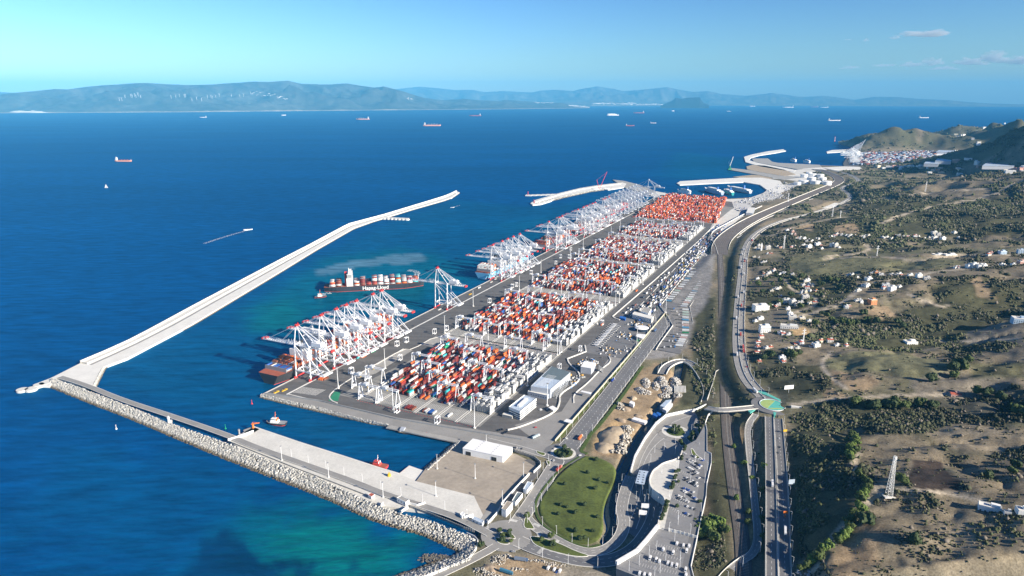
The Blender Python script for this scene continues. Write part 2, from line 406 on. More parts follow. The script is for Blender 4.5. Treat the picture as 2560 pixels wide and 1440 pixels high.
def T(px, py, up=0., it=14):
    """point where the bearing meets the land"""
    px = np.atleast_1d(np.asarray(px, float)); py = np.atleast_1d(np.asarray(py, float)); z = np.full(px.shape, 20.)
    z = np.clip(base_h(*G(px, py, 40.).T), 3, 400)
    for k in range(it):
        g = G(px, py, z); z = z + (land_h(g[:, 0], g[:, 1]) - z) * (.7 if k < 6 else .45)
    g = G(px, py, z); return np.stack([g[:, 0], g[:, 1], land_h(g[:, 0], g[:, 1])], -1)
def TP(pts): 
    a = np.array(pts, float); t = T(a[:, 0], a[:, 1]); return [(p[0], p[1]) for p in t]

# ================================================================ terrain sheet with its ground cover
th = np.radians(np.linspace(-10, 46, 440)); rr = np.exp(np.linspace(math.log(380), math.log(11500), 540))
TH, RR = np.meshgrid(th, rr); TX = np.sin(TH) * RR; TY = np.cos(TH) * RR
TZ = land_h(TX, TY)
C_FIELD = np.array((.178, .148, .104)); C_GREEN = np.array((.118, .114, .066)); C_SCRUB = np.array((.066, .066, .038)); C_DIRT = np.array((.255, .19, .12)); C_PLOW = np.array((.062, .048, .040)); C_TRACK = np.array((.34, .29, .22)); C_OCHRE = np.array((.36, .25, .13))
C_GREY = np.array((.150, .132, .104))
for _a in (C_FIELD, C_GREEN, C_DIRT, C_GREY, C_TRACK, C_OCHRE): _a *= 1.3
C_SCRUB *= 1.1
n1 = fbm(TX, TY, 90, 5, 31); n2 = fbm(TX, TY, 22, 4, 41); n3 = fbm(TX, TY, 300, 3, 51)
colr = C_FIELD + (C_GREEN - C_FIELD) * sstep(-.1, .45, n3 + n1 * .4)[..., None]
colr = colr + (C_GREY - colr) * sstep(.0, .4, n2 + n1)[..., None]
scrub = sstep(.02, .3, n1 + .35 * n2 + .12)                     # default wild scrub patches
wob = (n2 * 9, fbm(TX, TY, 22, 3, 77) * 9)
def paint(pts, c, sc=None, soft=6, world_pts=None):
    global colr, scrub
    P = world_pts or TP(pts)
    X, Y = TX + wob[0] * .5, TY + wob[1] * .5
    xs = [p[0] for p in P]; ys = [p[1] for p in P]
    m = (X > min(xs) - 20) & (X < max(xs) + 20) & (Y > min(ys) - 20) & (Y < max(ys) + 20)
    if not m.any(): return
    x, y = X[m], Y[m]; d, _ = distline(x, y, P, True); i = inpoly(x, y, P); k = sstep(-soft, soft, np.where(i, d, -d))
    if c is not None: colr[m] = colr[m] * (1 - k[:, None]) + (np.asarray(c) * (1 + .18 * n2[m][:, None])) * k[:, None]
    if sc is not None: scrub[m] = scrub[m] * (1 - k) + sc * k
def track(pts, c, w=2.5, sc=0.):
    global colr, scrub
    P = TP(smooth_line(pts, 2)); xs = [p[0] for p in P]; ys = [p[1] for p in P]
    m = (TX > min(xs) - 20) & (TX < max(xs) + 20) & (TY > min(ys) - 20) & (TY < max(ys) + 20)
    if not m.any(): return
    cell = np.hypot(TX[m], TY[m]) * .0032
    d, _ = distline(TX[m], TY[m], P); k = 1 - sstep(w * .6, w * .6 + cell + 1, d)
    colr[m] = colr[m] * (1 - k[:, None]) + np.asarray(c) * k[:, None]; scrub[m] = scrub[m] * (1 - k) * 1.0 + sc * k
# cleared fields, then scrub belts, then bare patches, then tracks
paint([(2050,900),(2120,880),(2250,880),(2330,895),(2400,930),(2330,960),(2220,935),(2130,930),(2070,925)], C_GREEN * 1.15, .02)
paint([(2080,925),(2160,935),(2200,955),(2170,975),(2110,975),(2070,955)], C_DIRT, .03)
paint([(2270,945),(2360,930),(2480,925),(2540,935),(2500,985),(2380,1000),(2290,985)], C_GREY, .04)
paint([(2420,905),(2560,905),(2560,945),(2430,945)], C_GREEN * .9, .02)
paint([(2220,835),(2340,810),(2500,800),(2560,805),(2560,860),(2440,850),(2330,875),(2240,870)], C_GREY * 1.1, .06)
paint([(1985,640),(2060,625),(2140,640),(2230,650),(2340,648),(2430,655),(2350,672),(2200,672),(2120,690),(2010,690),(1970,665)], C_GREEN * 1.05, .03)
paint([(2300,1065),(2380,1058),(2560,1075),(2560,1120),(2450,1130),(2380,1120),(2320,1090)], C_FIELD * 1.25, .05)
paint([(2280,1150),(2352,1146),(2408,1232),(2300,1240),(2262,1195)], C_PLOW, 0, 3)
paint([(2110,1130),(2260,1110),(2290,1140),(2255,1200),(2220,1225),(2160,1180)], C_FIELD * .95, .10)
paint([(2410,1140),(2560,1150),(2560,1260),(2440,1255),(2400,1190)], C_FIELD * .9, .12)
paint([(2210,1235),(2420,1245),(2560,1300),(2560,1460),(2020,1460),(2050,1400),(2130,1330),(2190,1260)], C_FIELD * 1.02, .26)
paint([(2080,1380),(2160,1310),(2200,1310),(2190,1400),(2120,1450),(2060,1450)], C_DIRT * .9, .03)
paint([(2360,1290),(2450,1320),(2430,1400),(2380,1440),(2340,1400)], C_FIELD * 1.2, .10)
paint([(1930,770),(1990,790),(2020,830),(1960,860),(1900,840)], C_GREY, .1)
for p in ([(1990,1060),(2110,1075),(2130,1120),(2170,1190),(2110,1330),(2030,1390),(1975,1400),(1970,1250),(1965,1100)],
          [(1975,1045),(2050,1010),(2200,1005),(2340,1010),(2420,1040),(2300,1085),(2200,1062),(2100,1070),(2000,1065)],
          [(1905,930),(1950,905),(2040,915),(2070,945),(2060,985),(1990,990),(1930,975)],
          [(2330,760),(2420,700),(2470,730),(2540,790),(2420,830),(2240,850),(2120,860),(2030,850),(2070,800),(2200,800)],
          [(2380,690),(2560,700),(2560,790),(2450,790),(2350,760),(2320,720)],
          [(1880,740),(1960,700),(2080,690),(2140,720),(2090,760),(1980,770),(1890,770)],
          [(1990,570),(2100,545),(2300,540),(2560,550),(2560,590),(2300,590),(2100,600),(2000,600)],
          [(2120,800),(2350,775),(2420,860),(2200,875),(2110,860)],
          [(2150,470),(2300,490),(2450,500),(2560,480),(2560,560),(2150,560),(2120,520)]):
    paint(p, C_SCRUB * 1.15, .85, 10)
for p in ([(1740,1300),(1790,1290),(1830,1350),(1830,1460),(1745,1460),(1735,1420)], [(1780,1050),(1812,1050),(1830,1300),(1800,1330),(1770,1250),(1785,1150)], [(1740,760),(1790,740),(1800,900),(1790,1000),(1740,960),(1730,860)], [(1812,640),(1842,640),(1838,800),(1836,900),(1850,960),(1880,1000),(1830,1000),(1815,900)], [(1700,905),(1745,930),(1755,1000),(1700,1015),(1700,960)]):
    paint(p, C_SCRUB * 1.1, .75, 6)
for p in ([(2425,700),(2450,690),(2475,730),(2490,745),(2440,740)], [(2165,760),(2215,765),(2245,790),(2200,800),(2170,785)], [(2060,970),(2110,985),(2120,995),(2060,1000)], [(1990,570),(2010,560),(2040,560),(2030,580)], [(2080,565),(2140,560),(2150,585),(2090,585)]):
    paint(p, C_DIRT * 1.1, .15, 4)
paint([(1975,825),(2015,818),(2027,835),(1990,842)], C_OCHRE * 1.1, 0, 3)
paint([(1835,1060),(1862,1070),(1880,1300),(1892,1350),(1862,1360),(1850,1230)], C_DIRT * .95, .3, 3)
paint([(1855,1095),(1862,1095),(1884,1330),(1875,1350)], C_OCHRE, 0, 2)
paint([(1895,1090),(1912,1060),(1916,1400),(1905,1400)], C_GREEN, .4, 2)
# the bare ground beside the port road, works yards
PORTSIDE = GP([(1290,1180),(1460,1060),(1600,900),(1800,640),(1860,560),(2100,440),(1960,400),(1300,700),(1000,1000)], 4)
paint(None, C_GREY * 1.5, .0, 10, GP([(1200,1440),(1215,1385),(1300,1380),(1420,1410),(1540,1430),(1540,1480),(1200,1480)], 4))
paint(None, C_DIRT, .0, 8, GP([(1250,1395),(1330,1395),(1400,1410),(1370,1470),(1260,1470),(1205,1440)], 4))
paint(None, C_DIRT * .95, .0, 6, GP([(1500,1060),(1600,925),(1640,905),(1700,935),(1700,1000),(1640,1055),(1580,1100),(1555,1150),(1480,1135),(1470,1100)], 4))
paint(None, C_OCHRE * .95, .0, 6, GP([(1500,1080),(1540,1045),(1570,1075),(1560,1120),(1520,1135),(1478,1110)], 4))
paint(None, C_GREEN * .8, .3, 5, GP([(1475,1075),(1600,905),(1612,905),(1500,1060),(1470,1140),(1455,1110)], 4))
paint(None, (.24, .23, .22), .0, 6, GP([(1600,900),(1740,640),(1790,640),(1770,760),(1735,800),(1725,860),(1690,890)], 4))
for p, w in (([(2010,1425),(2060,1375),(2120,1300),(2170,1255),(2200,1215)], 4), ([(2210,1222),(2300,1226),(2400,1236),(2470,1262)], 3), ([(2200,1215),(2160,1205),(2130,1165),(2150,1130)], 2.5),
             ([(2030,1430),(2045,1400),(2110,1320),(2165,1262),(2205,1235)], 3), ([(1978,1012),(2060,1000),(2200,990),(2400,985)], 3), ([(2080,880),(2050,905),(2070,940),(2115,970)], 2),
             ([(1960,700),(1985,730),(2040,742),(2042,762),(2000,778),(1975,784)], 3.5), ([(1985,795),(2070,770),(2100,760),(2130,740),(2160,712),(2230,700),(2300,690),(2330,680),(2420,672),(2560,662)], 4.5),
             ([(2110,690),(2200,685),(2270,690)], 4), ([(2340,640),(2450,638),(2560,636)], 4), ([(1920,592),(1990,565),(2060,550),(2160,540)], 3), ([(2140,600),(2180,620),(2150,635),(2060,640)], 3), ([(2270,735),(2340,765),(2370,765)], 3),
             ([(2400,645),(2300,652),(2200,640),(2060,648)], 3), ([(2200,560),(2300,520),(2450,500),(2560,450)], 6), ([(2180,500),(2320,480),(2500,470)], 5), ([(2270,850),(2400,856),(2560,846)], 2)):
    track(p, C_TRACK, w)
# stony and scrub-covered headland slopes, far land greys out through the air alone
hd = sstep(14, 60, TZ) * (RR > 4900) * .8
colr = colr * (1 - hd[..., None]) + C_SCRUB * 1.2 * hd[..., None]
paint([(2278,345),(2296,326),(2316,340),(2328,358),(2296,364),(2268,360)], (.22, .175, .13), 0, 40)
# wet beach in the cove
paint(None, (.13, .115, .09), 0, 10, GP([(1000,1400),(1060,1370),(1130,1385),(1150,1400),(1050,1460),(940,1470)], 1))
colr = np.clip(colr, .01, 1)
gcol = colr * (1 - .5 * scrub[..., None]) + C_SCRUB * .5 * scrub[..., None] * (1 + .3 * n2[..., None])
V = np.stack([TX, TY, TZ], -1).reshape(-1, 3)
F = grid_faces(*TX.shape)[:, ::-1]
F = F[(V[F][:, :, 2] > -7.9).any(1)]
ter = mat('ground_cover', rough=.97, var=.34, scale=.09, src='attr', det=10, var2=(.6, .30), spec=.1, bump=.6)
tme = np_mesh('terrain', V, F, ter, True, gcol.reshape(-1, 3))
obj('terrain', tme, kind='structure')

# ================================================================ water
def water_mat():
    m = bpy.data.materials.new('sea_water'); m.use_nodes = True; nt = m.node_tree; N = nt.nodes; L = nt.links
    b = N['Principled BSDF']; b.inputs['Roughness'].default_value = .22; b.inputs['IOR'].default_value = 1.33
    b.inputs['Specular IOR Level'].default_value = .22
    a = N.new('ShaderNodeVertexColor'); a.layer_name = 'Col'
    g = N.new('ShaderNodeNewGeometry')
    def noise(scale, rot, st, det=3):
        mp = N.new('ShaderNodeMapping'); mp.inputs['Rotation'].default_value = (0, 0, rot); mp.inputs['Scale'].default_value = (scale * st, scale, scale)
        n = N.new('ShaderNodeTexNoise'); n.inputs['Scale'].default_value = 1; n.inputs['Detail'].default_value = det; n.inputs['Roughness'].default_value = .6
        L.new(g.outputs['Position'], mp.inputs[0]); L.new(mp.outputs[0], n.inputs['Vector']); return n.outputs[0]
    w1 = noise(.16, R(-28), .30); w2 = noise(.045, R(-35), .30, 5); w3 = noise(.0016, R(10), .35, 5)
    sm = N.new('ShaderNodeMath'); sm.operation = 'MULTIPLY_ADD'; L.new(w2, sm.inputs[0]); sm.inputs[1].default_value = 1.2; L.new(w1, sm.inputs[2])
    bp = N.new('ShaderNodeBump'); bp.inputs['Strength'].default_value = 1; bp.inputs['Distance'].default_value = 2.2
    L.new(sm.outputs[0], bp.inputs['Height']); L.new(bp.outputs[0], b.inputs['Normal'])
    # calm and ruffled bands of slightly different depth tint, then painted ripples
    mr = N.new('ShaderNodeMapRange'); mr.inputs[1].default_value = .3; mr.inputs[2].default_value = .7; mr.inputs[3].default_value = .82; mr.inputs[4].default_value = 1.2
    L.new(w3, mr.inputs[0])
    m2 = N.new('ShaderNodeMapRange'); m2.inputs[1].default_value = .3; m2.inputs[2].default_value = .7; m2.inputs[1].default_value = .36; m2.inputs[2].default_value = .64; m2.inputs[3].default_value = .66; m2.inputs[4].default_value = 1.38  # light and dark sides of the ripples, painted into the base colour
    w4 = noise(.085, R(-24), .22, 3); av = N.new('ShaderNodeMix'); av.data_type = 'FLOAT'; av.inputs[0].default_value = .5; L.new(w2, av.inputs[2]); L.new(w4, av.inputs[3]); L.new(av.outputs[0], m2.inputs[0])
    mu = N.new('ShaderNodeMath'); mu.operation = 'MULTIPLY'; L.new(mr.outputs[0], mu.inputs[0]); L.new(m2.outputs[0], mu.inputs[1])
    vm = N.new('ShaderNodeVectorMath'); vm.operation = 'SCALE'; L.new(a.outputs['Color'], vm.inputs[0]); L.new(mu.outputs[0], vm.inputs['Scale'])
    L.new(vm.outputs[0], b.inputs['Base Color'])
    # the body of the water plus a limited share of mirrored sky (a ruffled sea mirrors far less than flat water at low angles)
    b.inputs['Specular IOR Level'].default_value = 0; b.inputs['Roughness'].default_value = 1
    gl = N.new('ShaderNodeBsdfGlossy'); gl.inputs['Roughness'].default_value = .18; gl.inputs['Color'].default_value = (.12, .6, 1, 1); L.new(bp.outputs[0], gl.inputs['Normal'])
    fr = N.new('ShaderNodeFresnel'); fr.inputs[0].default_value = 1.33; L.new(bp.outputs[0], fr.inputs['Normal'])
    mf = N.new('ShaderNodeMapRange'); mf.inputs[3].default_value = 0; mf.inputs[4].default_value = .10; L.new(fr.outputs[0], mf.inputs[0])
    mx = N.new('ShaderNodeMixShader'); L.new(mf.outputs[0], mx.inputs[0]); L.new(b.outputs[0], mx.inputs[1]); L.new(gl.outputs[0], mx.inputs[2])
    L.new(mx.outputs[0], N['Material Output'].inputs['Surface']); return m
wth = np.radians(np.concatenate([np.linspace(-180, -46, 20)[:-1], np.linspace(-46, 46, 400), np.linspace(46, 180, 20)[1:]]))
wr = np.concatenate([[1, 150, 300], np.exp(np.linspace(math.log(400), math.log(51000), 330))])
WT, WR = np.meshgrid(wth, wr); WX = np.sin(WT) * WR; WY = np.cos(WT) * WR
DEEP = np.array((.0004, .053, .170)); HARB = np.array((.001, .066, .165)); TEAL = np.array((.001, .100, .145)); GREEN = np.array((.002, .14, .135)); SILT = np.array((.10, .20, .27)); WEED = np.array((.001, .028, .085))
wc = np.tile(DEEP, WX.shape + (1,)); 
wn = fbm(WX, WY, 120, 5, 61); wn2 = fbm(WX, WY, 35, 4, 71)
def wpaint(pts, c, soft, amt=1., wobble=25):
    global wc
    P = GP(pts, 0); X = WX + wn * wobble; Y = WY + wn2 * wobble
    xs = [p[0] for p in P]; ys = [p[1] for p in P]; s = soft + wobble
    m = (X > min(xs) - s) & (X < max(xs) + s) & (Y > min(ys) - s) & (Y < max(ys) + s)
    if not m.any(): return
    x, y = X[m], Y[m]; d, _ = distline(x, y, P, True); i = inpoly(x, y, P); k = sstep(-soft, soft, np.where(i, d, -d))[:, None] * amt
    wc[m] = wc[m] * (1 - k) + np.asarray(c) * k
wpaint([(250,930),(500,810),(800,640),(1000,545),(1140,500),(1350,520),(1500,490),(1650,480),(1900,470),(1800,520),(1600,560),(1000,830),(700,1000),(1150,1110),(1000,1190),(650,1090),(230,970)], HARB, 60, 1)
wpaint([(640,760),(760,690),(800,650),(1000,620),(1100,640),(1170,680),(1080,760),(1000,800),(880,780),(740,850),(640,850)], TEAL, 70, .75, 60)
wpaint([(655,770),(730,750),(800,770),(760,820),(690,830),(650,810)], GREEN, 45, .55, 50)
wpaint([(795,670),(900,650),(980,640),(1050,632),(1062,655),(1000,662),(960,660),(880,672),(820,690),(790,690)], SILT, 9, .75, 28)
wpaint([(1060,670),(1180,640),(1200,690),(1090,720)], TEAL, 50, .4, 40)
wpaint([(1250,560),(1500,520),(1600,480),(1500,600),(1200,700)], TEAL, 80, .25, 60)
wpaint([(1700,380),(1860,400),(1900,440),(1700,450),(1640,440)], TEAL, 120, .3, 90)
wpaint([(200,1120),(700,1200),(1100,1370),(1000,1500),(300,1500),(0,1300)], HARB * 1.0, 60, .6, 60)
wpaint([(560,1330),(640,1250),(760,1255),(900,1310),(1010,1350),(1030,1380),(980,1440),(900,1500),(500,1500)], TEAL, 35, .85, 30)
wpaint([(680,1330),(780,1290),(900,1330),(1015,1360),(1020,1385),(940,1440),(760,1440),(690,1400)], GREEN, 28, .8, 30)
wpaint([(480,1440),(520,1340),(600,1300),(640,1340),(600,1370),(700,1400),(740,1440),(730,1500),(480,1500)], WEED, 8, .85, 32)
wpaint([(740,1415),(790,1420),(780,1450),(740,1450)], WEED, 5, .8, 14)
wpaint([(870,1415),(880,1400),(898,1404),(890,1418),(875,1425)], WEED, 4, .7, 10)
WV = np.stack([WX, WY, np.zeros_like(WX)], -1).reshape(-1, 3)
obj('sea', np_mesh('sea', WV, grid_faces(*WX.shape)[:, ::-1], water_mat(), False, wc.reshape(-1, 3)), kind='structure')

# ================================================================ the far shore
RIDGE = {}
def on_ridge(name, qx, qy):
    px, rows = RIDGE[name]; i = int(np.argmin(abs(px - qx)))
    for r in rows:
        x, y, z = r[i]; d = y * _c - (z - CH) * _s; v = (y * _s + (z - CH) * _c) / d
        if 720 - v * FPX <= qy: return float(x), float(y), float(z)
    return float(x), float(y), float(z)
def ridge(name, prof, coast, d_coast, d_ridge, col, seed, kind='structure', rough=.12, deep=1.35, beach=None, nrow=46, mid=.55):
    """a hill range: skyline and shoreline as (px, py) bearings, real distances and heights"""
    px = np.arange(prof[0][0], prof[-1][0] + 1, 3.0)
    top = np.interp(px, [p[0] for p in prof], [p[1] for p in prof]); 
    bx, by = (np.array([p[0] for p in coast]), np.array([p[1] for p in coast]))
    cy = np.interp(px, bx, by)
    ang = np.arctan((px - 1280) / FPX / 1.0)
    dc = np.array([np.hypot(*G(a, b, 0)) for a, b in zip(px, cy)]) if d_coast is None else np.full(len(px), d_coast)
    dr = dc + d_ridge
    dirs = G(px, np.full(len(px), 300.), 0); dirs = dirs / np.linalg.norm(dirs, axis=1)[:, None]
    hr = CH - (top - 247) / FPX * dr * _c * (1 / np.cos(ang))    # height of the crest over the sea
    hr = CH + ((247 - top) / FPX) * dr / np.hypot(1, (px - 1280) / FPX)
    hr = np.maximum(hr, 5)
    rows = []; f = np.linspace(0, deep, nrow); RIDGE[name] = (px, rows)
    for u in f:
        d = dc + (dr - dc) * u; X = dirs[:, 0] * d; Y = dirs[:, 1] * d
        if u <= 1: 
            prof_u = np.minimum(1, (u ** 1.15) * (1 + 0.0 * u)); z = hr * prof_u
        else: z = hr * (1 - (u - 1) / (deep - 1) * .9)
        e = math.sin(min(u, 1) * math.pi) if u <= 1 else 0
        nn = fbm(X, Y, 2600, 5, seed); rg = 1 - np.abs(fbm(X, Y, 1500, 4, seed + 5)) * 2
        z = z + hr * e * (nn * .55 * mid + rg * .28 * mid) + hr * rough * nn * .1 * (u > 0)
        z = np.where(u > 0, np.maximum(z, 2 + 25 * u), 0)
        if u >= .999: z = np.minimum(z, hr * 1.0 + fbm(X, Y, 500, 3, seed) * hr * .012) if u < 1.02 else z
        cap = CH + (hr - CH) * d / dr                          # nothing in front rises over the crest line
        z = np.minimum(z, np.where(u < 1, cap - 2, z))
        rows.append(np.stack([X, Y, z], -1))
    V = np.concatenate(rows); n = fbm(V[:, 0], V[:, 1], 900, 5, seed + 9)[:, None]; n_2 = fbm(V[:, 0], V[:, 1], 260, 4, seed + 19)[:, None]
    C = np.array(col) * (1 + .6 * n + .3 * n_2)
    if beach:
        low = np.clip(1 - V[:, 2:3] / beach[1], 0, 1); C = C * (1 - low) + np.array(beach[0]) * low
    me = np_mesh(name, V, grid_faces(nrow, len(px))[:, ::-1], MM['hill_cover'], True, np.clip(C, .01, 1))
    return obj(name, me, kind=kind)
mat('hill_cover', rough=.95, var=.35, scale=.004, src='attr', det=6, var2=(.0012, .2), spec=.1)
ridge('strait_hills', [(-300,238),(-60,240),(0,238),(60,232),(100,229),(150,224),(182,225),(230,219),(270,215),(330,211),(380,210),(430,213),(480,215),(540,214),(580,211),(640,207),(680,208),(728,205),(762,212),(830,213),(872,210),(905,216),(940,221),(962,218),(1000,227),(1040,238),(1065,245),(1110,250),(1160,247),(1200,250),(1250,252),(1262,249),(1310,252),(1360,256),(1400,256),(1430,262),(1460,266),(1474,269)],
      [(-300,285),(0,283),(500,280),(900,276),(1250,273),(1420,271),(1474,270)], None, 6500, (.060, .062, .055), 101, beach=((.38, .32, .24), 22), nrow=60, mid=1.1)
ridge('coastal_plain', [(1330,252),(1380,256),(1440,254),(1475,249),(1510,250),(1540,254),(1600,258),(1655,260),(1700,261),(1770,262)], [(1330,266),(1500,265),(1700,265),(1770,264)], None, 2600, (.11, .10, .08), 131, nrow=14, beach=((.5, .46, .4), 14), mid=.5)
ridge('distant_mountains', [(700,232),(860,228),(900,222),(960,226),(1000,224),(1050,219),(1095,222),(1140,227),(1185,226),(1210,231),(1260,229),(1330,232),(1350,228),(1390,226),(1430,229),(1452,224),(1490,218),(1532,224),(1555,229),(1600,226),(1662,220),(1700,227),(1730,231),(1765,229),(1800,236),(1860,240),(1900,236),(1922,233),(1970,239),(2000,243),(2050,240),(2085,243),(2130,249),(2180,242),(2240,243),(2290,247),(2360,250),(2420,255),(2470,258),(2560,260)],
      [(700,262),(2560,262)], 50000, 9000, (.09, .09, .075), 151, nrow=20, mid=.8)
ridge('western_mountains', [(-300,236),(0,230),(60,233),(120,236)], [(-300,262),(120,262)], 42000, 5000, (.09, .09, .075), 171, nrow=12)
gib = ridge('limestone_headland', [(1650,262),(1662,257),(1678,250),(1686,243),(1700,246),(1716,243),(1735,242),(1746,242),(1750,250),(1758,257),(1772,261)], [(1650,268),(1772,268)], 36000, 1300, (.02, .026, .03), 191, nrow=14, mid=.3)
# pale dunes at the far left of the opposite shore
D_ = M(); 
for k in range(26):
    x = rnd.uniform(-60, 135) * (1 if k % 3 else .6); d = rnd.uniform(200, 1500); g = G(x, 282.5, 0); g = g / np.linalg.norm(g) * (np.linalg.norm(g) + d)
    D_.box(g[0], g[1], 4, rnd.uniform(300, 1500), rnd.uniform(160, 500), rnd.uniform(14, 40) + d * .035, rnd.uniform(-.2, .2), taper=.55)
D_.build('dunes', MM['concrete_pale'], kind='structure')

# ================================================================ haze: the air itself
hz = M(); hz.box(2000, 31000, -30, 110000, 68000, 1330 + 600)
hm = bpy.data.materials.new('haze'); hm.use_nodes = True
for n in list(hm.node_tree.nodes):
    if n.type == 'BSDF_PRINCIPLED': hm.node_tree.nodes.remove(n)
pv = hm.node_tree.nodes.new('ShaderNodeVolumePrincipled'); pv.inputs['Color'].default_value = (.13, .56, 1.0, 1); pv.inputs['Density'].default_value = HAZE if 'HAZE' in globals() else 2.3e-5
pv.inputs['Anisotropy'].default_value = -.2
hm.node_tree.links.new(pv.outputs[0], hm.node_tree.nodes['Material Output'].inputs['Volume'])
hz.build('haze', hm, kind='stuff')
# ================================================================ quays, platforms, roads
ZP = 4.0
def poly_struct(name, pts, z, m, z0=None, world_pts=False, side=None):
    b = M(); P = pts if world_pts else GP(pts, z)
    b.prism(P, z if z0 is None else z0, z)
    return b.build(name, m, kind='structure')
QP = lambda pts: [Q(a, b) for a, b in pts]
# main container platform (quay frame coordinates: along the quay, inland)
main = M()
main.prism(QP([(4.2, -.4), (2560, 0), (2560, 60), (2460, 380), (2300, 430), (1500, 445), (1000, 440), (735, 470), (395, 471), (60, 471), (20, 440), (10, 420), (12, 380), (5, 240), (5, 120), (4, 0)]), -6, ZP)
main.build('container_terminal_pavement', MM['asphalt'], kind='structure')
def strip(name, pts, z, m, w, closed=False, thick=0.): b = M(); b.ribbon(pts, w, z, thick, closed=closed); return b.build(name, m, kind='structure')
def qstrip(b, s0, t0, s1, t1, w, z): b.ribbon([Q(s0, t0), Q(s1, t1)], w, z)
# concrete coping along the berth, crane rails, block floors, lane curbs and markings
b = M(); b.ribbon([Q(3, 1.2), Q(2560, 1.2)], 2.4, ZP + .25, .3); b.build('quay_coping', MM['concrete_pale'], kind='structure')
b = M(); b.ribbon([Q(20, 35.5), Q(2400, 35.5)], 3.2, ZP + .10, .1); b.build('landside_rail_beam', MM['marking'], kind='structure')
b = M(); b.ribbon([Q(20, 4), Q(2400, 4)], 1.0, ZP + .08); b.build('seaside_rail_beam', MM['concrete_grey'], kind='structure')
LB = [112, 147, 182, 217, 252, 288, 322, 357]
LC = [(a + b_) / 2 for a, b_ in zip(LB[:-1], LB[1:])]
BLOCKS = [(96, 340, 1), (412, 690, 0), (768, 1062, 0), (1126, 1425, 0), (1506, 1745, 0)]
fl = M()
for s0, s1, l0 in BLOCKS:
    fl.prism(QP([(s0 - 42, LB[l0] - (36 if l0 else 3)), (s1 + 34, LB[l0] - 3), (s1 + 34, 360), (s0 - 42, 360)]), ZP, ZP + .07)
fl.prism(QP([(1860, 70), (2490, 40), (2300, 380), (1860, 372)]), ZP, ZP + .07)
fl.build('container_yard_floor', MM['yard_floor'], kind='structure')
cb = M(); mk = M(); rm = M()
for s0, s1, l0 in BLOCKS:
    for t in LB[l0:]:
        for d in (-1.6, 1.6):
            if t == 357 and d > 0: continue
            cb.ribbon([Q(s0 - 44, t + d), Q(s1 + 34, t + d)], 1.0, ZP + .22, .2)
    for i, t in enumerate(LC[l0:]):
        for k in range(-5, 6):
            mk.ribbon([Q(s0 - 38, t + k * 2.9), Q(s0 - 6, t + k * 2.9)], .5, ZP + .12)
            mk.ribbon([Q(s1 + 8, t + k * 2.9), Q(s1 + 30, t + k * 2.9)], .5, ZP + .12)
        for q in range(7): rm.ribbon([Q(s0 - 46, t - 15 + q * 4.4), Q(s0 - 46, t - 13 + q * 4.4)], .9, ZP + .13)
cb.build('lane_curb', MM['concrete_pale'], kind='structure'); mk.build('slot_marking', MM['marking'], kind='structure'); rm.build('stop_line', MM['red_paint'], kind='structure')
# the parking strips and curved curb on the sea side of the near block
b = M()
b.prism(QP([(125, 86), (268, 86), (270, 104), (150, 110), (120, 96)]), ZP, ZP + .09); b.prism(QP([(300, 102), (356, 102), (368, 148), (300, 146)]), ZP, ZP + .09)
b.build('straddle_parking_pad', MM['concrete_grey'], kind='structure')
b = M()
b.ribbon([Q(*p) for p in smooth_line([(29, 128), (33, 112), (45, 98), (70, 91), (100, 87), (160, 85), (268, 85), (270, 102), (356, 101), (368, 148)], 1)], 1.8, ZP + .5, .5)
b.ribbon([Q(183, 87), (Q(268, 85))], 1.0, ZP + .6, .6)
b.build('seaside_curb', MM['concrete_pale'], kind='structure')
b = M()
for k in range(17): b.ribbon([Q(30 + k * .4, 40 + k * 2.4), Q(54 + k * .4, 40 + k * 2.4)], .8, ZP + .1)
b.ribbon([Q(22, 38), Q(22, 84)], 1.4, ZP + .4, .4)
b.build('bay_marking', MM['marking'], kind='structure')
mat('landing_paint', (.03, .22, .12), .7)
b = M(); b.prism(QP([(30, 110), (60, 96), (66, 104), (36, 124)]), ZP, ZP + .12); b.build('green_paint_patch', MM['landing_paint'], kind='structure')
# the near end: perimeter road over a riprap slope, piled berth
b = M()
b.prism(QP([(3, -.5), (12, 4), (26, 90), (28, 240), (45, 360), (60, 470), (14, 470), (11, 353), (4, 241), (2, 203), (3, 162), (5, 115), (3, 51)]), -6, ZP + .35); b.build('perimeter_road', MM['road_light'], kind='structure')
b = M(); b.ribbon([Q(*p) for p in ((8, 6), (22, 100), (22, 240), (34, 350), (44, 430))], .5, ZP + 2.6, 2.4); b.build('perimeter_fence', MM['steel'], kind='structure')
b = M()
for k in range(30):
    s, t = Q(0 + k * .35, 245 + k * 5.0); b.box(s, t, -5, 1.3, 1.3, 9)
b.prism(QP([(-5, 242), (5, 242), (13, 395), (3, 395)]), 2.6, ZP + .1); b.build('piled_berth', MM['concrete_grey'], kind='structure')
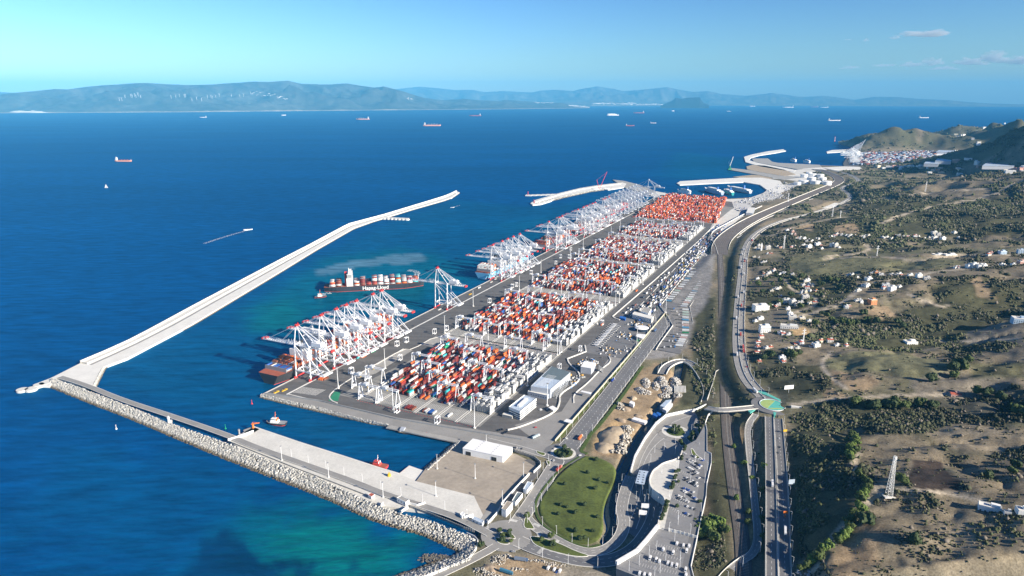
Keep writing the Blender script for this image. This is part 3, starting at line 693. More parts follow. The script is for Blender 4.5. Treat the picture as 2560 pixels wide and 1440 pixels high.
# the inland wall of the terminal, white kerbs of the truck road
b = M()
for pts in ([(352, 377), (400, 395), (430, 382)], [(622, 375), (700, 376), (962, 380), (1500, 384), (1840, 380)], [(622, 375), (612, 384), (606, 396)]):
    b.ribbon([Q(*p) for p in pts], 2.2, ZP + 1.4, 1.4)
b.ribbon([Q(*p) for p in smooth_line([(352, 377), (330, 388), (300, 420), (262, 432), (205, 420), (180, 432), (140, 440), (77, 412), (62, 400)], 2)], 2.0, ZP + 1.6, 1.6)
b.ribbon([Q(*p) for p in smooth_line([(395, 440), (372, 452), (330, 446), (262, 446), (214, 440), (185, 452)], 2)], 1.6, ZP + 1.2, 1.2)
b.build('terminal_wall', MM['concrete_pale'], kind='structure')
b = M(); b.ribbon([Q(60, 472), Q(395, 472), Q(690, 471)], .6, ZP + 3.2, 3.2); b.ribbon(GP([(1612,778),(1690,697),(1758,628)], ZP), .6, ZP + 3.2, 3.2); b.build('boundary_wall', mat('cream_wall', (.50, .47, .36), .9), kind='structure')
b = M(); b.prism(QP([(395, 473), (690, 472), (690, 480), (560, 478), (395, 476), (64, 476), (64, 473)]), ZP - .5, ZP + .2)
b.prism(GP([(1612,779),(1690,698),(1758,629),(1764,632),(1700,704),(1640,752),(1632,772)], ZP), ZP - .5, ZP + .2); b.build('grass_verge', MM['grass'], kind='structure')
# gates and inner truck area
b = M(); b.prism(QP([(80, 402), (62, 430), (40, 470), (395, 470), (395, 442), (330, 446), (262, 446), (205, 440), (150, 446)]), ZP, ZP + .09); b.build('gate_apron', MM['road_light'], kind='structure')
b = M(); b.prism(QP([(395, 382), (620, 400), (700, 410), (740, 470), (395, 470)]), ZP, ZP + .08); b.build('gate_plaza', MM['road'], kind='structure')
b = M(); b.prism(QP([(200, 365), (352, 378), (335, 388), (300, 419), (205, 418), (140, 438), (80, 410), (70, 366)]), ZP, ZP + .085); b.build('workshop_yard', MM['asphalt'], kind='structure')

# ---- near mole: concrete platform, perimeter road, walls
platform = M()
P_CONC = GP([(635,1067),(753,1107),(867,1143),(940,1167),(997,1184),(1040,1203),(1185,1240),(1217,1307),(1150,1285),(953,1265),(787,1197),(600,1120),(570,1102)], ZP)
platform.prism(P_CONC, -6, ZP + .0); platform.build('mole_pavement', MM['concrete'], kind='structure')
b = M(); b.prism(GP([(1040,1203),(1063,1173),(1147,1102),(1158,1110),(1290,1135),(1320,1150),(1350,1157),(1350,1178),(1320,1190),(1253,1264),(1217,1307),(1185,1240)], ZP), -4, ZP - .03); b.build('dusty_yard', mat('dusty', (.34, .295, .24), .95, .14, .03, var2=(.2, .1)), kind='structure')
b = M(); P = GP([(995,1185),(1023,1163),(1063,1177),(1036,1204)], 3.); b.prism(P, -4, 2.6); b.build('slipway', MM['concrete_pale'], kind='structure')
b = M(); b.ribbon(GP([(635,1067),(753,1107),(867,1143),(940,1167),(997,1184)], ZP), 2, ZP + .3, .3); b.build('mole_coping', MM['concrete_pale'], kind='structure')
b = M(); b.prism(GP([(608,1075),(635,1065),(650,1072),(634,1082),(612,1084)], ZP), -6, ZP); b.build('mole_corner', MM['concrete_grey'], kind='structure')
b = M(); b.wall([(*p, ZP) for p in GP([(570,1102),(600,1093),(634,1080)], ZP)], 3.0, 1.2); b.build('mole_end_wall', MM['white_paint'], kind='structure')
b = M(); b.prism(GP([(1253,1263),(1320,1190),(1345,1170),(1310,1150),(1322,1148),(1352,1160),(1352,1180),(1262,1275)], ZP), ZP - 2, ZP + .02); b.build('dark_service_strip', MM['asphalt'], kind='structure')
b = M(); b.prism(GP([(1200,1300),(1225,1262),(1251,1272),(1226,1309)], ZP), ZP - 1, ZP + .06); b.build('grey_pad', MM['concrete_grey'], kind='structure')
def wall_thing(name, label, pts, z, h, w, m, posts=0, group=None):
    P = GP(pts, z); o = thing(name, label, 'wall', (P[0][0], P[0][1], z), group=group)
    b = M(); b.wall([(p[0] - P[0][0], p[1] - P[0][1], 0) for p in P], h, w, base=.5); b.build('panel', m, o)
    if posts:
        b = M(); 
        for a, c in zip(P[:-1], P[1:]):
            L = math.dist(a, c); n = max(1, int(L / posts))
            for k in range(n):
                u = k / n; b.box(a[0] + (c[0] - a[0]) * u - P[0][0], a[1] + (c[1] - a[1]) * u - P[0][1], 0, w * 2.2, w * 2.2, h + .25, math.atan2(c[1] - a[1], c[0] - a[0]))
        b.build('posts', m, o, kind='stuff')
    return o
wall_thing('boundary_wall', 'long white concrete wall running behind the three white gatehouses', [(1253,1263),(1290,1222),(1323,1188)], ZP, 3.2, .5, MM['white_paint'])
wall_thing('boundary_wall', 'short white wall angling round the dusty yard toward the roundabout', [(1334,1183),(1352,1166),(1350,1156)], ZP, 3.2, .5, MM['white_paint'])
wall_thing('boundary_wall', 'grey panelled wall beside the white warehouse curving to the roundabout', [(1281,1127),(1310,1137),(1336,1146),(1349,1157)], ZP, 3.4, .5, MM['concrete_grey'], 4)
wall_thing('boundary_wall', 'white wall at the yard corner next to the green tree patch', [(1220,1310),(1240,1288),(1253,1268)], ZP, 3, .5, MM['white_paint'])
wall_thing('sea_wall', 'white wall bordering the rock armour below the roundabout', [(1167,1337),(1186,1345),(1195,1355),(1190,1375),(1172,1400),(1130,1418),(1087,1436),(1020,1462)], ZP, 3, .5, MM['white_paint'])
wall_thing('security_fence', 'grey panelled fence between the service road and the rock armour', [(1022,1268),(1070,1285),(1120,1305),(1160,1322),(1186,1330)], ZP, 2.6, .3, MM['concrete_grey'], 2.5)
wall_thing('security_fence', 'thin fence along the long breakwater road beside the concrete mole', [(570,1104),(640,1132),(740,1172),(840,1210),(930,1245)], ZP, 1.6, .25, MM['steel'], 8)

# ---- breakwaters
def ribs(name, m, *layers):
    b = M()
    for pts, z0, z1 in layers: b.prism(GP(pts, z1), z0, z1)
    return b.build(name, m, kind='structure')
outer = [(82,962),(124,946),(135,941),(200,908),(255,885),(332,850),(489,764),(700,652),(772,615),(870,562),(957,539),(1062,507),(1110,492),(1125,486),(1141,478)]
inner = [(1149,481),(1130,494),(1110,501),(1025,525),(957,546),(930,554),(885,570),(790,624),(700,679),(479,811),(319,895),(259,917),(232,968),(215,967),(142,945),(124,964)]
ribs('caisson_breakwater', MM['concrete_pale'], (outer + inner, -8, 4.0))
def between(u, a=outer[1:], c=None):
    c = c or inner
    A_ = np.array(a, float); C_ = np.array(inner[:12][::-1], float)
    return [tuple(A_[0] * (1 - u) + C_[0] * u)]
def lerp_line(u, n=44):
    """line running along the breakwater at share u of its width"""
    def res(pts):
        p = np.array(GP(pts, 4.)); d = np.r_[0, np.cumsum(np.linalg.norm(np.diff(p, axis=0), axis=1))]; s = np.linspace(0, d[-1], n)
        return np.stack([np.interp(s, d, p[:, 0]), np.interp(s, d, p[:, 1])], -1)
    a = res(outer[3:]); c = res(inner[:11][::-1][0:] if False else [(259,917)] + inner[:11][::-1][1:]); return a * (1 - u) + c * u
b = M()
la, lb_, lc_, ld = lerp_line(.02), lerp_line(.30), lerp_line(.36), lerp_line(.55)
for i in range(len(la) - 1):
    for (p, q, z0, z1) in ((la, lb_, 4, 6.2),):
        a0, a1, c0, c1 = p[i], p[i + 1], q[i], q[i + 1]
        b._add([(*a0, z1), (*c0, z1), (*c1, z1), (*a1, z1), (*c0, z0), (*c1, z0), (*a0, z0), (*a1, z0)], [(0, 1, 2, 3), (1, 4, 5, 2), (6, 0, 3, 7)])
b.build('upper_deck', MM['concrete'], kind='structure')
b = M(); b.ribbon([(*p, 0) for p in lerp_line(.035)], 2.2, 9.2, 3.2); b.build('parapet_wall', MM['concrete_pale'], kind='structure')
b = M(); b.ribbon([(*p, 0) for p in lerp_line(.45)], 5, 4.08); b.build('breakwater_road', MM['road_light'], kind='structure')
# perforated caisson fronts on the open side: one chamber block after another
P = lerp_line(-.05, 170); cz = M()
for i in range(0, 169):
    a, c = P[i], P[i + 1]; m_ = (a + c) / 2; cz.box(m_[0], m_[1], -5, math.dist(a, c) * .62, 7, 6.3 + (i % 2) * .5, math.atan2(c[1] - a[1], c[0] - a[0]))
cz.build('caisson_front', MM['concrete_grey'], kind='structure')
b = M(); b.ribbon([(*p, 0) for p in lerp_line(1.0)], 3.0, 1.6, 6); b.build('caisson_toe', MM['rock_dark'], kind='structure')
b = M()
for cx, cy, r in ((55, 973, 13), (78, 971, 14), (97, 962, 12), (112, 958, 12)):
    g = G(cx, cy, 3.5); k = G(cx + r, cy, 3.5)[0] - g[0]; b.cyl((g[0], g[1], -6), (g[0], g[1], 3.5 + (cx > 90) * .8), k, n=20)
b.build('breakwater_head', MM['concrete'], kind='structure')
# spur of round caissons half way along, and the head light
b = M(); 
for k in range(7): 
    g = G(962 + k * 9.3, 545.5 + k * .35, 4); b.cyl((g[0], g[1], -6), (g[0], g[1], 4.2), 9.5, n=14)
b.ribbon(GP([(955,543),(1022,546)], 4), 10, 4.5, 1); b.build('mooring_spur', MM['concrete_pale'], kind='structure')
# second breakwater by the far berths
ribs('inner_breakwater', MM['concrete_pale'], ([(1326,508),(1338,500),(1400,482),(1450,470),(1500,462),(1556,456),(1566,459),(1560,468),(1520,474),(1500,472),(1440,484),(1400,492),(1375,503),(1352,510),(1332,512)], -8, 4.5))
ribs('inner_breakwater_wall', MM['concrete'], ([(1334,503),(1400,482.5),(1450,470.3),(1500,462.3),(1552,457),(1552,459),(1500,465),(1450,473),(1400,485.5),(1338,505)], 4, 7.5))
b = M()
for k in range(6): g = G(1322 + k * 12.6, 487.5 - k * .4, 4); b.box(g[0], g[1], -6, 26 if k else 30, 24, 10.3, -.2)
b.build('detached_pier', MM['concrete_pale'], kind='structure')
ribs('far_quay_point', MM['concrete_grey'], ([(1532,449),(1560,452),(1600,462),(1640,478),(1625,486),(1560,468)], -8, 4))
# ferry and fishing harbour, passenger port, far terminal
ribs('harbour_mole', MM['concrete_pale'], ([(1692,458),(1700,453),(1850,444),(1905,444),(1950,452),(1965,470),(1950,485),(1918,475),(1900,462),(1860,455),(1780,458),(1700,462)], -8, 4.5))
ribs('harbour_quay', MM['concrete'], ([(1625,486),(1640,478),(1720,494),(1800,498),(1870,496),(1910,482),(1918,474),(1960,462),(2100,448),(2100,520),(1860,575),(1800,560),(1700,520),(1640,500)], -4, 3.95))
ribs('vehicle_terminal_pavement', mat('pale_lot', (.50, .49, .47), .9, .1, .02), ([(1830,505),(1900,488),(1925,470),(1990,455),(2070,450),(2085,468),(2060,487),(1970,515),(1870,545),(1835,520)], 3.9, 4.1))
ribs('port_approach_pavement', MM['concrete'], ([(1790,545),(1835,520),(1870,545),(1850,570),(1800,590),(1770,580)], 3.5, 4.02), ([(1985,425),(2050,418),(2130,430),(2100,445),(2070,440),(2050,450),(1990,452),(1930,446),(1965,432)], 3.5, 4.03))
ribs('cement_jetty', MM['concrete_grey'], ([(1820,421),(1828,420),(1900,428),(2000,444),(1960,450),(1900,438),(1822,424)], -6, 4.2))
ribs('spoil_ground', MM['sand'], ([(1866,416),(1880,412),(1912,414),(1960,424),(1990,436),(1960,440),(1900,430),(1868,423)], -4, 5))
ribs('tidal_flat', MM['sand'], ([(1832,442),(1880,437),(1930,440),(1960,450),(1890,448)], -4, 3.0))
ribs('passenger_port_mole', MM['concrete_pale'], ([(1860,392),(1880,386),(1920,378),(1958,373),(1965,377),(1940,382),(1900,388),(1878,394),(1872,400),(1890,406),(1920,412),(1990,425),(1985,430),(1900,416),(1864,405)], -6, 5))
ribs('passenger_quay', MM['concrete_grey'], ([(1880,396),(1920,396),(1930,404),(1945,407),(2050,412),(2055,418),(2000,424),(1920,411),(1885,404)], -6, 4.5))
ribs('far_terminal_mole', MM['concrete_pale'], ([(2066,379),(2080,375),(2125,373),(2130,378),(2080,381),(2068,382)], -6, 5), ([(2120,372),(2165,369),(2340,374),(2340,377),(2165,373),(2122,376)], -6, 6))
ribs('far_terminal_pavement', MM['asphalt'], ([(2108,408),(2125,380),(2150,373),(2335,377),(2360,414),(2320,417),(2110,417)], -6, 4.3))
ribs('shore_apron', MM['concrete_pale'], ([(2000,421),(2110,416),(2230,419),(2330,424),(2380,434),(2320,432),(2180,424),(2060,424)], 2, 6.0))

# ---- roads on the flat
def road(name, pts, z, w, m, mark=True, kerb=True, n=2, dash=None):
    P = [(*g, z) for g in GP(smooth_line(pts, n), z)]
    b = M(); b.ribbon(P, w, z); b.build(name, m, kind='structure')
    if kerb:
        b = M(); b.ribbon(P, .6, z + .13, .3, off=w / 2 + .3); b.ribbon(P, .6, z + .13, .3, off=-w / 2 - .3); b.build('kerb', MM['concrete_pale'], kind='structure')
    if mark:
        b = M(); 
        for o_ in (dash or [0]): dashes(b, P, o_, z + .05)
        b.build('lane_marking', MM['marking'], kind='structure')
    return P
def dashes(b, P, off, z, L=4., gap=5., w=.28):
    A_ = np.array([p[:2] for p in P]); d = np.r_[0, np.cumsum(np.linalg.norm(np.diff(A_, axis=0), axis=1))]; s = 0
    zz = np.array([p[2] for p in P])
    while s + L < d[-1]:
        a = np.array([np.interp(s, d, A_[:, 0]), np.interp(s, d, A_[:, 1])]); c = np.array([np.interp(s + L, d, A_[:, 0]), np.interp(s + L, d, A_[:, 1])])
        t = (c - a) / (np.linalg.norm(c - a) + 1e-9); nn = np.array([-t[1], t[0]]) * off
        if z is None: b.ribbon([(*(a + nn), np.interp(s, d, zz) + .06), (*(c + nn), np.interp(s + L, d, zz) + .06)], w)
        else: b.ribbon([tuple(a + nn), tuple(c + nn)], w, z)
        s += L + gap
AVE = road('port_avenue', [(1420,1118),(1437,1098),(1500,1017),(1585,907),(1640,836),(1655,812)], 4.3, 25, MM['road'], dash=[-8, 0, 8])
AVE2 = road('port_avenue', [(1655,812),(1652,795),(1640,772),(1640,756),(1655,737),(1700,689),(1745,642),(1772,605),(1798,572)], 4.28, 20, MM['road'], dash=[0])
road('truck_road', [(1640,830),(1655,812),(1690,800)], 4.32, 30, MM['road'], mark=False, kerb=False)
ACC = road('access_road', [(1290,1312),(1330,1255),(1370,1190),(1395,1150)], 4.34, 17, MM['road_light'], dash=[0])
LOOP = road('lower_loop_road', [(1295,1352),(1340,1372),(1400,1390),(1460,1403),(1520,1403),(1565,1388),(1600,1362),(1625,1325),(1640,1290),(1645,1262)], 4.30, 17, MM['road'], dash=[-2.8, 2.8])
LOOP2 = road('upper_loop_road', [(1308,1285),(1330,1312),(1375,1342),(1430,1372),(1480,1382),(1525,1370),(1553,1340),(1562,1305),(1553,1275),(1560,1235),(1577,1190)], 4.36, 12, MM['road_light'], dash=[-1.8, 1.8])
SERV = road('breakwater_service_road', [(1225,1335),(1150,1295),(1070,1268),(960,1235),(880,1202),(760,1160),(640,1118),(570,1088),(430,1040),(300,998),(215,962),(150,942)], 5.0, 9, MM['road_light'], mark=False)
road('shore_road', [(1240,1365),(1205,1385),(1160,1408),(1100,1436),(1040,1465)], 4.33, 9, MM['road_light'], mark=False)
road('warehouse_road', [(1385,1146),(1350,1135),(1310,1122),(1270,1112),(1215,1098)], 4.31, 9, MM['road'], mark=False)
def disc(name, px, py, r, z, m, r2=None, n=40):
    g = G(px, py, z); b = M(); P = [(g[0] + math.cos(2 * math.pi * k / n) * r, g[1] + math.sin(2 * math.pi * k / n) * r) for k in range(n)]
    b.prism(P, z - .4, z); return b.build(name, m, kind='structure')
disc('roundabout', 1266, 1338, 27, 4.40, MM['road_light']); disc('roundabout', 1410, 1133, 27, 4.41, MM['road'])
def island(pts, z=4.75, m=None, name='planted_island', n=2):
    P = GP(smooth_line(pts + [pts[0]], n)[:-1], z); b = M(); b.prism(P, z - .6, z); b.build(name, m or MM['grass'], kind='structure')
    b = M(); b.ribbon(P, .8, z + .06, .7, closed=True); b.build('kerb', MM['concrete_pale'], kind='structure')
island([(1248,1332),(1262,1328),(1280,1334),(1290,1345),(1283,1347),(1262,1341)]); island([(1236,1342),(1246,1344),(1262,1352),(1277,1358),(1262,1361),(1243,1356)])
disc('island_apron', 1408, 1132, 16.5, 4.62, MM['concrete']); disc('planted_island', 1408, 1132, 12.5, 4.80, MM['grass'])
island([(1312,1296),(1318,1292),(1338,1322),(1330,1322),(1308,1320)]); island([(1325,1342),(1345,1340),(1400,1358),(1440,1378),(1480,1390),(1440,1392),(1380,1378),(1335,1362)])
island([(1362,1132),(1352,1130),(1342,1126),(1340,1131),(1356,1139),(1364,1137)]); island([(1366,1152),(1376,1151),(1374,1164),(1370,1162)])
# zebra crossings and give-way triangles
b = M()
for (x0, y0, x1, y1, n_) in ((1273,1299,1293,1303,9),(1334,1309,1350,1315,7),(1345,1330,1349,1345,8),(1396,1350,1386,1360,8),(1362,1366,1345,1384,9),(1355,1376,1340,1388,0)):
    for k in range(n_):
        u = (k + .5) / n_; g = G(x0 + (x1 - x0) * u, y0 + (y1 - y0) * u, 4.5); d = G(x1, y1, 4.5) - G(x0, y0, 4.5); d = d / np.linalg.norm(d); nn = np.array([-d[1], d[0]]) * 2.0
        b.ribbon([tuple(g - nn), tuple(g + nn)], .7, 4.48)
b.build('zebra_crossing', MM['marking'], kind='structure')
# ---- grass park on its mound, stream channel
PARK = [(1463,1137),(1500,1141),(1543,1165),(1536,1205),(1514,1250),(1506,1290),(1510,1322),(1494,1352),(1460,1362),(1420,1345),(1378,1322),(1350,1295),(1343,1262),(1356,1235),(1398,1182),(1438,1150)]
pk = M(); rim = GP(smooth_line(PARK + [PARK[0]], 2)[:-1], 5.2); cen = np.mean(rim, 0)
rings = []
for k, u in enumerate((0, .03, .06, .10, .2, .35, .5, .65, .8, .93)):
    rings.append([(p[0] + (cen[0] - p[0]) * u, p[1] + (cen[1] - p[1]) * u, 3.6 + [0, 1.2, 1.7, 1.5, 1.6, 1.8, 1.9, 1.9, 1.9, 1.9][k] + (vnoise(np.array(p[0] / 30 + u * 4), np.array(p[1] / 30)) * .35 if k > 3 else 0)) for p in rim])
n_ = len(rim); pk._add([v for r_ in rings for v in r_], [(k * n_ + i, k * n_ + (i + 1) % n_, (k + 1) * n_ + (i + 1) % n_, (k + 1) * n_ + i) for k in range(len(rings) - 1) for i in range(n_)] + [tuple(range((len(rings) - 1) * n_, len(rings) * n_))])
me = pk.mesh('park_lawn', MM['grass'], True); bm_o = obj('park_lawn', me, kind='structure')
b = M(); b.ribbon([(p[0], p[1], 0) for p in CREEK], 10, .6); b.build('stream', mat('stream_water', (.02, .03, .035), .25, .2, .1, spec=.5), kind='structure')
b = M(); b.ribbon(GP(smooth_line([(1468,1134),(1450,1128),(1462,1112),(1475,1085),(1500,1062),(1560,985),(1606,915)], 2), 4.6), 5, 4.7, .6)
b.ribbon(GP(smooth_line([(1448,1142),(1400,1172),(1352,1228),(1336,1262),(1345,1300),(1378,1328),(1425,1354),(1470,1370),(1500,1362)], 2), 4.5), 2.6, 4.75, .6)
b.build('hedge', MM['grass_edge'], kind='structure')
# ---- lower bus loops and the raised car park behind its curved retaining wall
b = M(); b.prism(GP([(1577,1190),(1600,1178),(1650,1170),(1660,1200),(1668,1250),(1650,1310),(1620,1352),(1600,1350),(1570,1330),(1560,1290),(1556,1250)], 4.2), 3, 4.2); b.build('bus_station_pavement', MM['road'], kind='structure')
b = M(); b.prism(GP([(1577,1182),(1587,1145),(1612,1100),(1640,1062),(1665,1042),(1702,1034),(1768,1012),(1790,1024),(1770,1045),(1766,1075),(1768,1134),(1700,1170),(1600,1196)], 5.5), 0, 5.5); b.build('plaza_road', MM['road_light'], kind='structure')
b = M(); b.prism(PLATE, 3, 15); b.build('raised_car_park', mat('carpark', (.225, .225, .23), .9, .12, .04, var2=(.4, .08)), kind='structure')
PLATE_PX = [(1708,1117),(1700,1147),(1657,1158),(1643,1170),(1632,1177),(1622,1200),(1627,1220),(1643,1232),(1657,1240),(1663,1252),(1655,1275),(1648,1293),(1644,1319),(1617,1354),(1592,1382),(1542,1412)]
wp = GP(smooth_line(PLATE_PX, 2), 15)
b = M(); b.ribbon(wp, .9, 16.3, 13); b.build('retaining_wall', MM['concrete_pale'], kind='structure')
b = M(); b.prism(GP([(1622,1200),(1632,1177),(1643,1170),(1657,1158),(1700,1147),(1690,1200),(1676,1250),(1663,1252),(1643,1232),(1627,1220)], 15), 15, 15.06); b.build('hotel_plaza', MM['concrete'], kind='structure')
b = M(); b.prism(GP([(1663,1252),(1676,1252),(1660,1325),(1646,1322),(1650,1293),(1657,1275)], 15), 15, 15.07); b.build('tree_walk', MM['concrete'], kind='structure')
wall_thing('boundary_wall', 'white wall edging the whole east side of the raised car park', [(1790,1022),(1770,1040),(1763,1060),(1767,1077),(1767,1132),(1778,1137),(1778,1160),(1767,1210),(1765,1243),(1753,1297),(1744,1340),(1727,1419),(1735,1450)], 13.5, 2.6, .5, MM['white_paint'])
wall_thing('boundary_wall', 'white curved wall on the west side of the plaza road', [(1577,1182),(1587,1145),(1612,1100),(1640,1062),(1665,1042),(1702,1034),(1740,1028),(1765,1016)], 5.5, 4.2, .7, MM['white_paint'], 4)
wall_thing('boundary_wall', 'broad white sloping wall curving below the van parking', [(1541,1410),(1592,1380),(1617,1352),(1644,1318)], 15.2, 3.0, 3.0, MM['white_paint'])
wall_thing('boundary_wall', 'panelled fence stepping down between the two levels of the car park', [(1672,1327),(1700,1334),(1742,1346)], 15, 3, .5, MM['concrete_pale'], 4)
disc('roundabout_apron', 1689, 1080, 26, 5.62, MM['road_light']); disc('island_apron', 1689, 1079, 19, 5.75, MM['concrete']); disc('planted_island', 1689, 1079, 12.5, 5.95, MM['grass_edge'])
island([(1716,1095),(1735,1085),(1738,1105),(1728,1108)], 5.9); island([(1697,1103),(1712,1105),(1714,1112),(1702,1116)], 5.9, MM['grass_edge']); island([(1741,1055),(1760,1068),(1762,1128),(1750,1122),(1748,1090)], 5.85, MM['grass_edge'])
island([(1727,1122),(1731,1120),(1742,1138),(1758,1148),(1752,1152),(1730,1138)], 15.3)
b = M()
for pts in ([(1592,1180),(1610,1130),(1640,1085),(1680,1055),(1740,1035)], [(1600,1182),(1622,1130),(1652,1100),(1668,1092)], [(1575,1300),(1600,1240),(1606,1200)], [(1590,1320),(1612,1260),(1618,1220)]):
    P = [(*g, 0) for g in GP(smooth_line(pts, 2), 5.5)]; b.ribbon(P, .5, 5.62 if pts[0][1] < 1200 else 4.3)
b.build('lane_marking', MM['marking'], kind='structure')
# car park bay markings
b = M()
for (x0, y0, x1, y1) in ((1684,1170,1728,1190),(1680,1205,1720,1228),(1672,1236,1712,1262),(1664,1262,1712,1290),(1600,1412,1690,1432),(1610,1398,1690,1420),(1632,1380,1700,1398),(1640,1362,1706,1376)):
    A1, B1 = G(x0, y0, 15), G(x1, y1, 15); n_ = int(np.linalg.norm(B1 - A1) / 2.6)
    for k in range(n_ + 1):
        c = A1 + (B1 - A1) * k / n_; b.ribbon([(c[0] - 1.2, c[1] - 2.4), (c[0] + 1.2, c[1] + 2.4)], .22, 15.05)
b.build('bay_marking', MM['marking'], kind='structure')
b = M(); b.prism(GP([(1720,1440),(1728,1380),(1740,1340),(1750,1290),(1763,1210),(1760,1160),(1745,1155),(1748,1210),(1735,1290),(1700,1440)], 15), 15, 15.03); b.build('asphalt_lane', MM['road'], kind='structure')
# ---- truck park
b = M(); b.prism(GP([(1655,770),(1728,673),(1780,676),(1775,690),(1722,770),(1730,830),(1700,885),(1640,873),(1690,805)], 4.2), 3, 4.25); b.build('truck_park_pavement', MM['road'], kind='structure')
b = M(); b.ribbon(GP([(1648,764),(1668,790),(1682,815),(1648,862),(1640,876)], 4.2), .5, 6.5, 2.4); b.ribbon(GP([(1655,760),(1725,672),(1782,674),(1776,692),(1724,768),(1732,806),(1730,838),(1715,860)], 4.2), .5, 6.2, 2.2); b.build('truck_park_wall', MM['concrete_pale'], kind='structure')
# curved underpass road above the works yard
UP = road('underpass_road', [(1655,935),(1665,915),(1700,900),(1730,908),(1752,935),(1768,965),(1772,990),(1762,1015)], 6.5, 13, MM['road'], dash=[-2, 2])
b = M(); b.ribbon([(p[0], p[1], 0) for p in UP], .6, 8.6, 2.6, off=-7.2); b.ribbon([(p[0], p[1], 0) for p in UP], .6, 8.0, 2.6, off=7.2); b.build('underpass_wall', MM['concrete_pale'], kind='structure')
# ---- highway, bridge, coast road, railway
def road3(name, P, w, m, marks=(0,), kerb=True, barrier=None, edge=True):
    b = M(); b.ribbon(P, w, None, 1.2); b.build(name, m, kind='structure')
    if edge:
        b = M(); b.ribbon([(p[0], p[1], p[2] + .06) for p in P], .25, off=w / 2 - .6); b.ribbon([(p[0], p[1], p[2] + .06) for p in P], .25, off=-w / 2 + .6)
        for o_ in marks: dashes(b, P, o_, None)
        b.build('lane_marking', MM['marking'], kind='structure')
    if barrier:
        b = M(); 
        for o_ in barrier: b.ribbon([(p[0], p[1], p[2] + 1.0) for p in P], .35, None, 1.0, off=o_)
        b.build('crash_barrier', MM['concrete_pale'], kind='structure')
road3('highway', HWL, 10.5, mat('highway', (.15, .15, .155), .9, .1, .05, streak=(0, (.12, .01, .1), .1)), (0,), barrier=(5.6, -5.6))
road3('highway', HWR, 11, MM['highway'], (0,), barrier=(5.8, -5.8))
road3('side_road', SIDE, 7.5, MM['road_light'], (0,), barrier=(-4.2,))
road3('bridge_road', BRDG, 12, MM['road_light'], (0,), barrier=(5.8, -5.8))
road3('coast_road', COAST, 21, MM['road_light'], (-5, 5), barrier=(0, -10.6))
g = G(1931, 1013, 23.4); b = M(); b.prism([(g[0] + math.cos(a) * 29, g[1] + math.sin(a) * 31) for a in np.linspace(0, 2 * math.pi, 40)[:-1]], 21, 23.4); b.build('roundabout', MM['road'], kind='structure')
mat('teal_paint', (.10, .42, .36), .7, .12, .1); mat('lime_paint', (.34, .45, .16), .8, .12, .1)
b = M(); b.prism([(g[0] + math.cos(a) * 17, g[1] + math.sin(a) * 19) for a in np.linspace(0, 2 * math.pi, 40)[:-1]], 23, 23.9); b.build('roundabout_island', MM['teal_paint'], kind='structure')
b = M(); b.prism([(g[0] + math.cos(a) * 15 - 1, g[1] + math.sin(a) * 17) for a in np.linspace(.9, 3.9, 14)], 23.8, 24.1); b.prism([(g[0] + math.cos(a) * 14, g[1] + math.sin(a) * 8 - 6) for a in np.linspace(3.6, 5.6, 10)], 23.8, 24.05); b.build('island_planting', MM['lime_paint'], kind='structure')
b = M(); b.ribbon([(g[0] + math.cos(a) * 17.3, g[1] + math.sin(a) * 19.3) for a in np.linspace(0, 2 * math.pi, 40)[:-1]], .9, 24.3, 1, closed=True); b.build('kerb', MM['white_paint'], kind='structure')
b = M(); b.prism(GP([(1893,978),(1902,974),(1960,1003),(1978,1016),(1966,1018),(1945,1000)], 24), 20, 23.8)
b.prism(GP([(1870,1026),(1888,1024),(1876,1032)], 23.5), 22, 23.6); b.prism(GP([(1933,1030),(1941,1031),(1936,1046)], 23.5), 22, 23.6); b.build('painted_verge', MM['teal_paint'], kind='structure')
b = M(); b.ribbon(GP(smooth_line([(1978,1016),(2010,1020),(2050,1020)], 1), 27), 5, 28, 3); b.build('footpath', MM['concrete_pale'], kind='structure')
# railway: ballast, sleepers, rails
b = M(); b.ribbon(RAIL, 15, None, 2); b.build('ballast', MM['ballast'], kind='structure')
b = M(); b.ribbon(RAIL2, 46, None, 1.5); b.build('rail_yard_ballast', mat('yard_ballast', (.14, .125, .115), .95, .2, .05), kind='structure')
b = M()
for o_ in (-3.2, -1.7, 1.7, 3.2): b.ribbon([(p[0], p[1], p[2] + .3) for p in RAIL], .3, None, .25, off=o_)
for o_ in (-18, -12, -6, 0, 6, 12, 18): b.ribbon([(p[0], p[1], p[2] + .3) for p in RAIL2], .5, None, .2, off=o_)
b.build('rails', MM['rail_steel'], kind='structure')
b = M()
A_ = np.array([p[:2] for p in RAIL]); d_ = np.r_[0, np.cumsum(np.linalg.norm(np.diff(A_, axis=0), axis=1))]
for s_ in np.arange(0, d_[-1], 2.4):
    x = np.interp(s_, d_, A_[:, 0]); y = np.interp(s_, d_, A_[:, 1]); x2 = np.interp(s_ + 1, d_, A_[:, 0]); y2 = np.interp(s_ + 1, d_, A_[:, 1]); z = np.interp(s_, d_, [p[2] for p in RAIL])
    b.box(x, y, z, 9, .5, .15, math.atan2(y2 - y, x2 - x) - math.pi / 2)
b.build('sleepers', MM['concrete_grey'], kind='structure')
b = M()
b.ribbon([(p[0], p[1], p[2] + 1.6) for p in RAIL2], .8, None, 3, off=25); b.ribbon([(p[0], p[1], p[2] + 1.6) for p in RAIL2[4:]], .8, None, 3, off=-25)
b.ribbon([(*g_, 0) for g_ in GP(smooth_line([(1795,637),(1788,612),(1775,590),(1786,575),(1815,560),(1850,540),(1905,515)], 2), 10)], 1, 12, 3)
b.ribbon([(*g_, 0) for g_ in GP([(1768,1000),(1782,960),(1790,930),(1800,925)], 10)], .7, 12, 3)
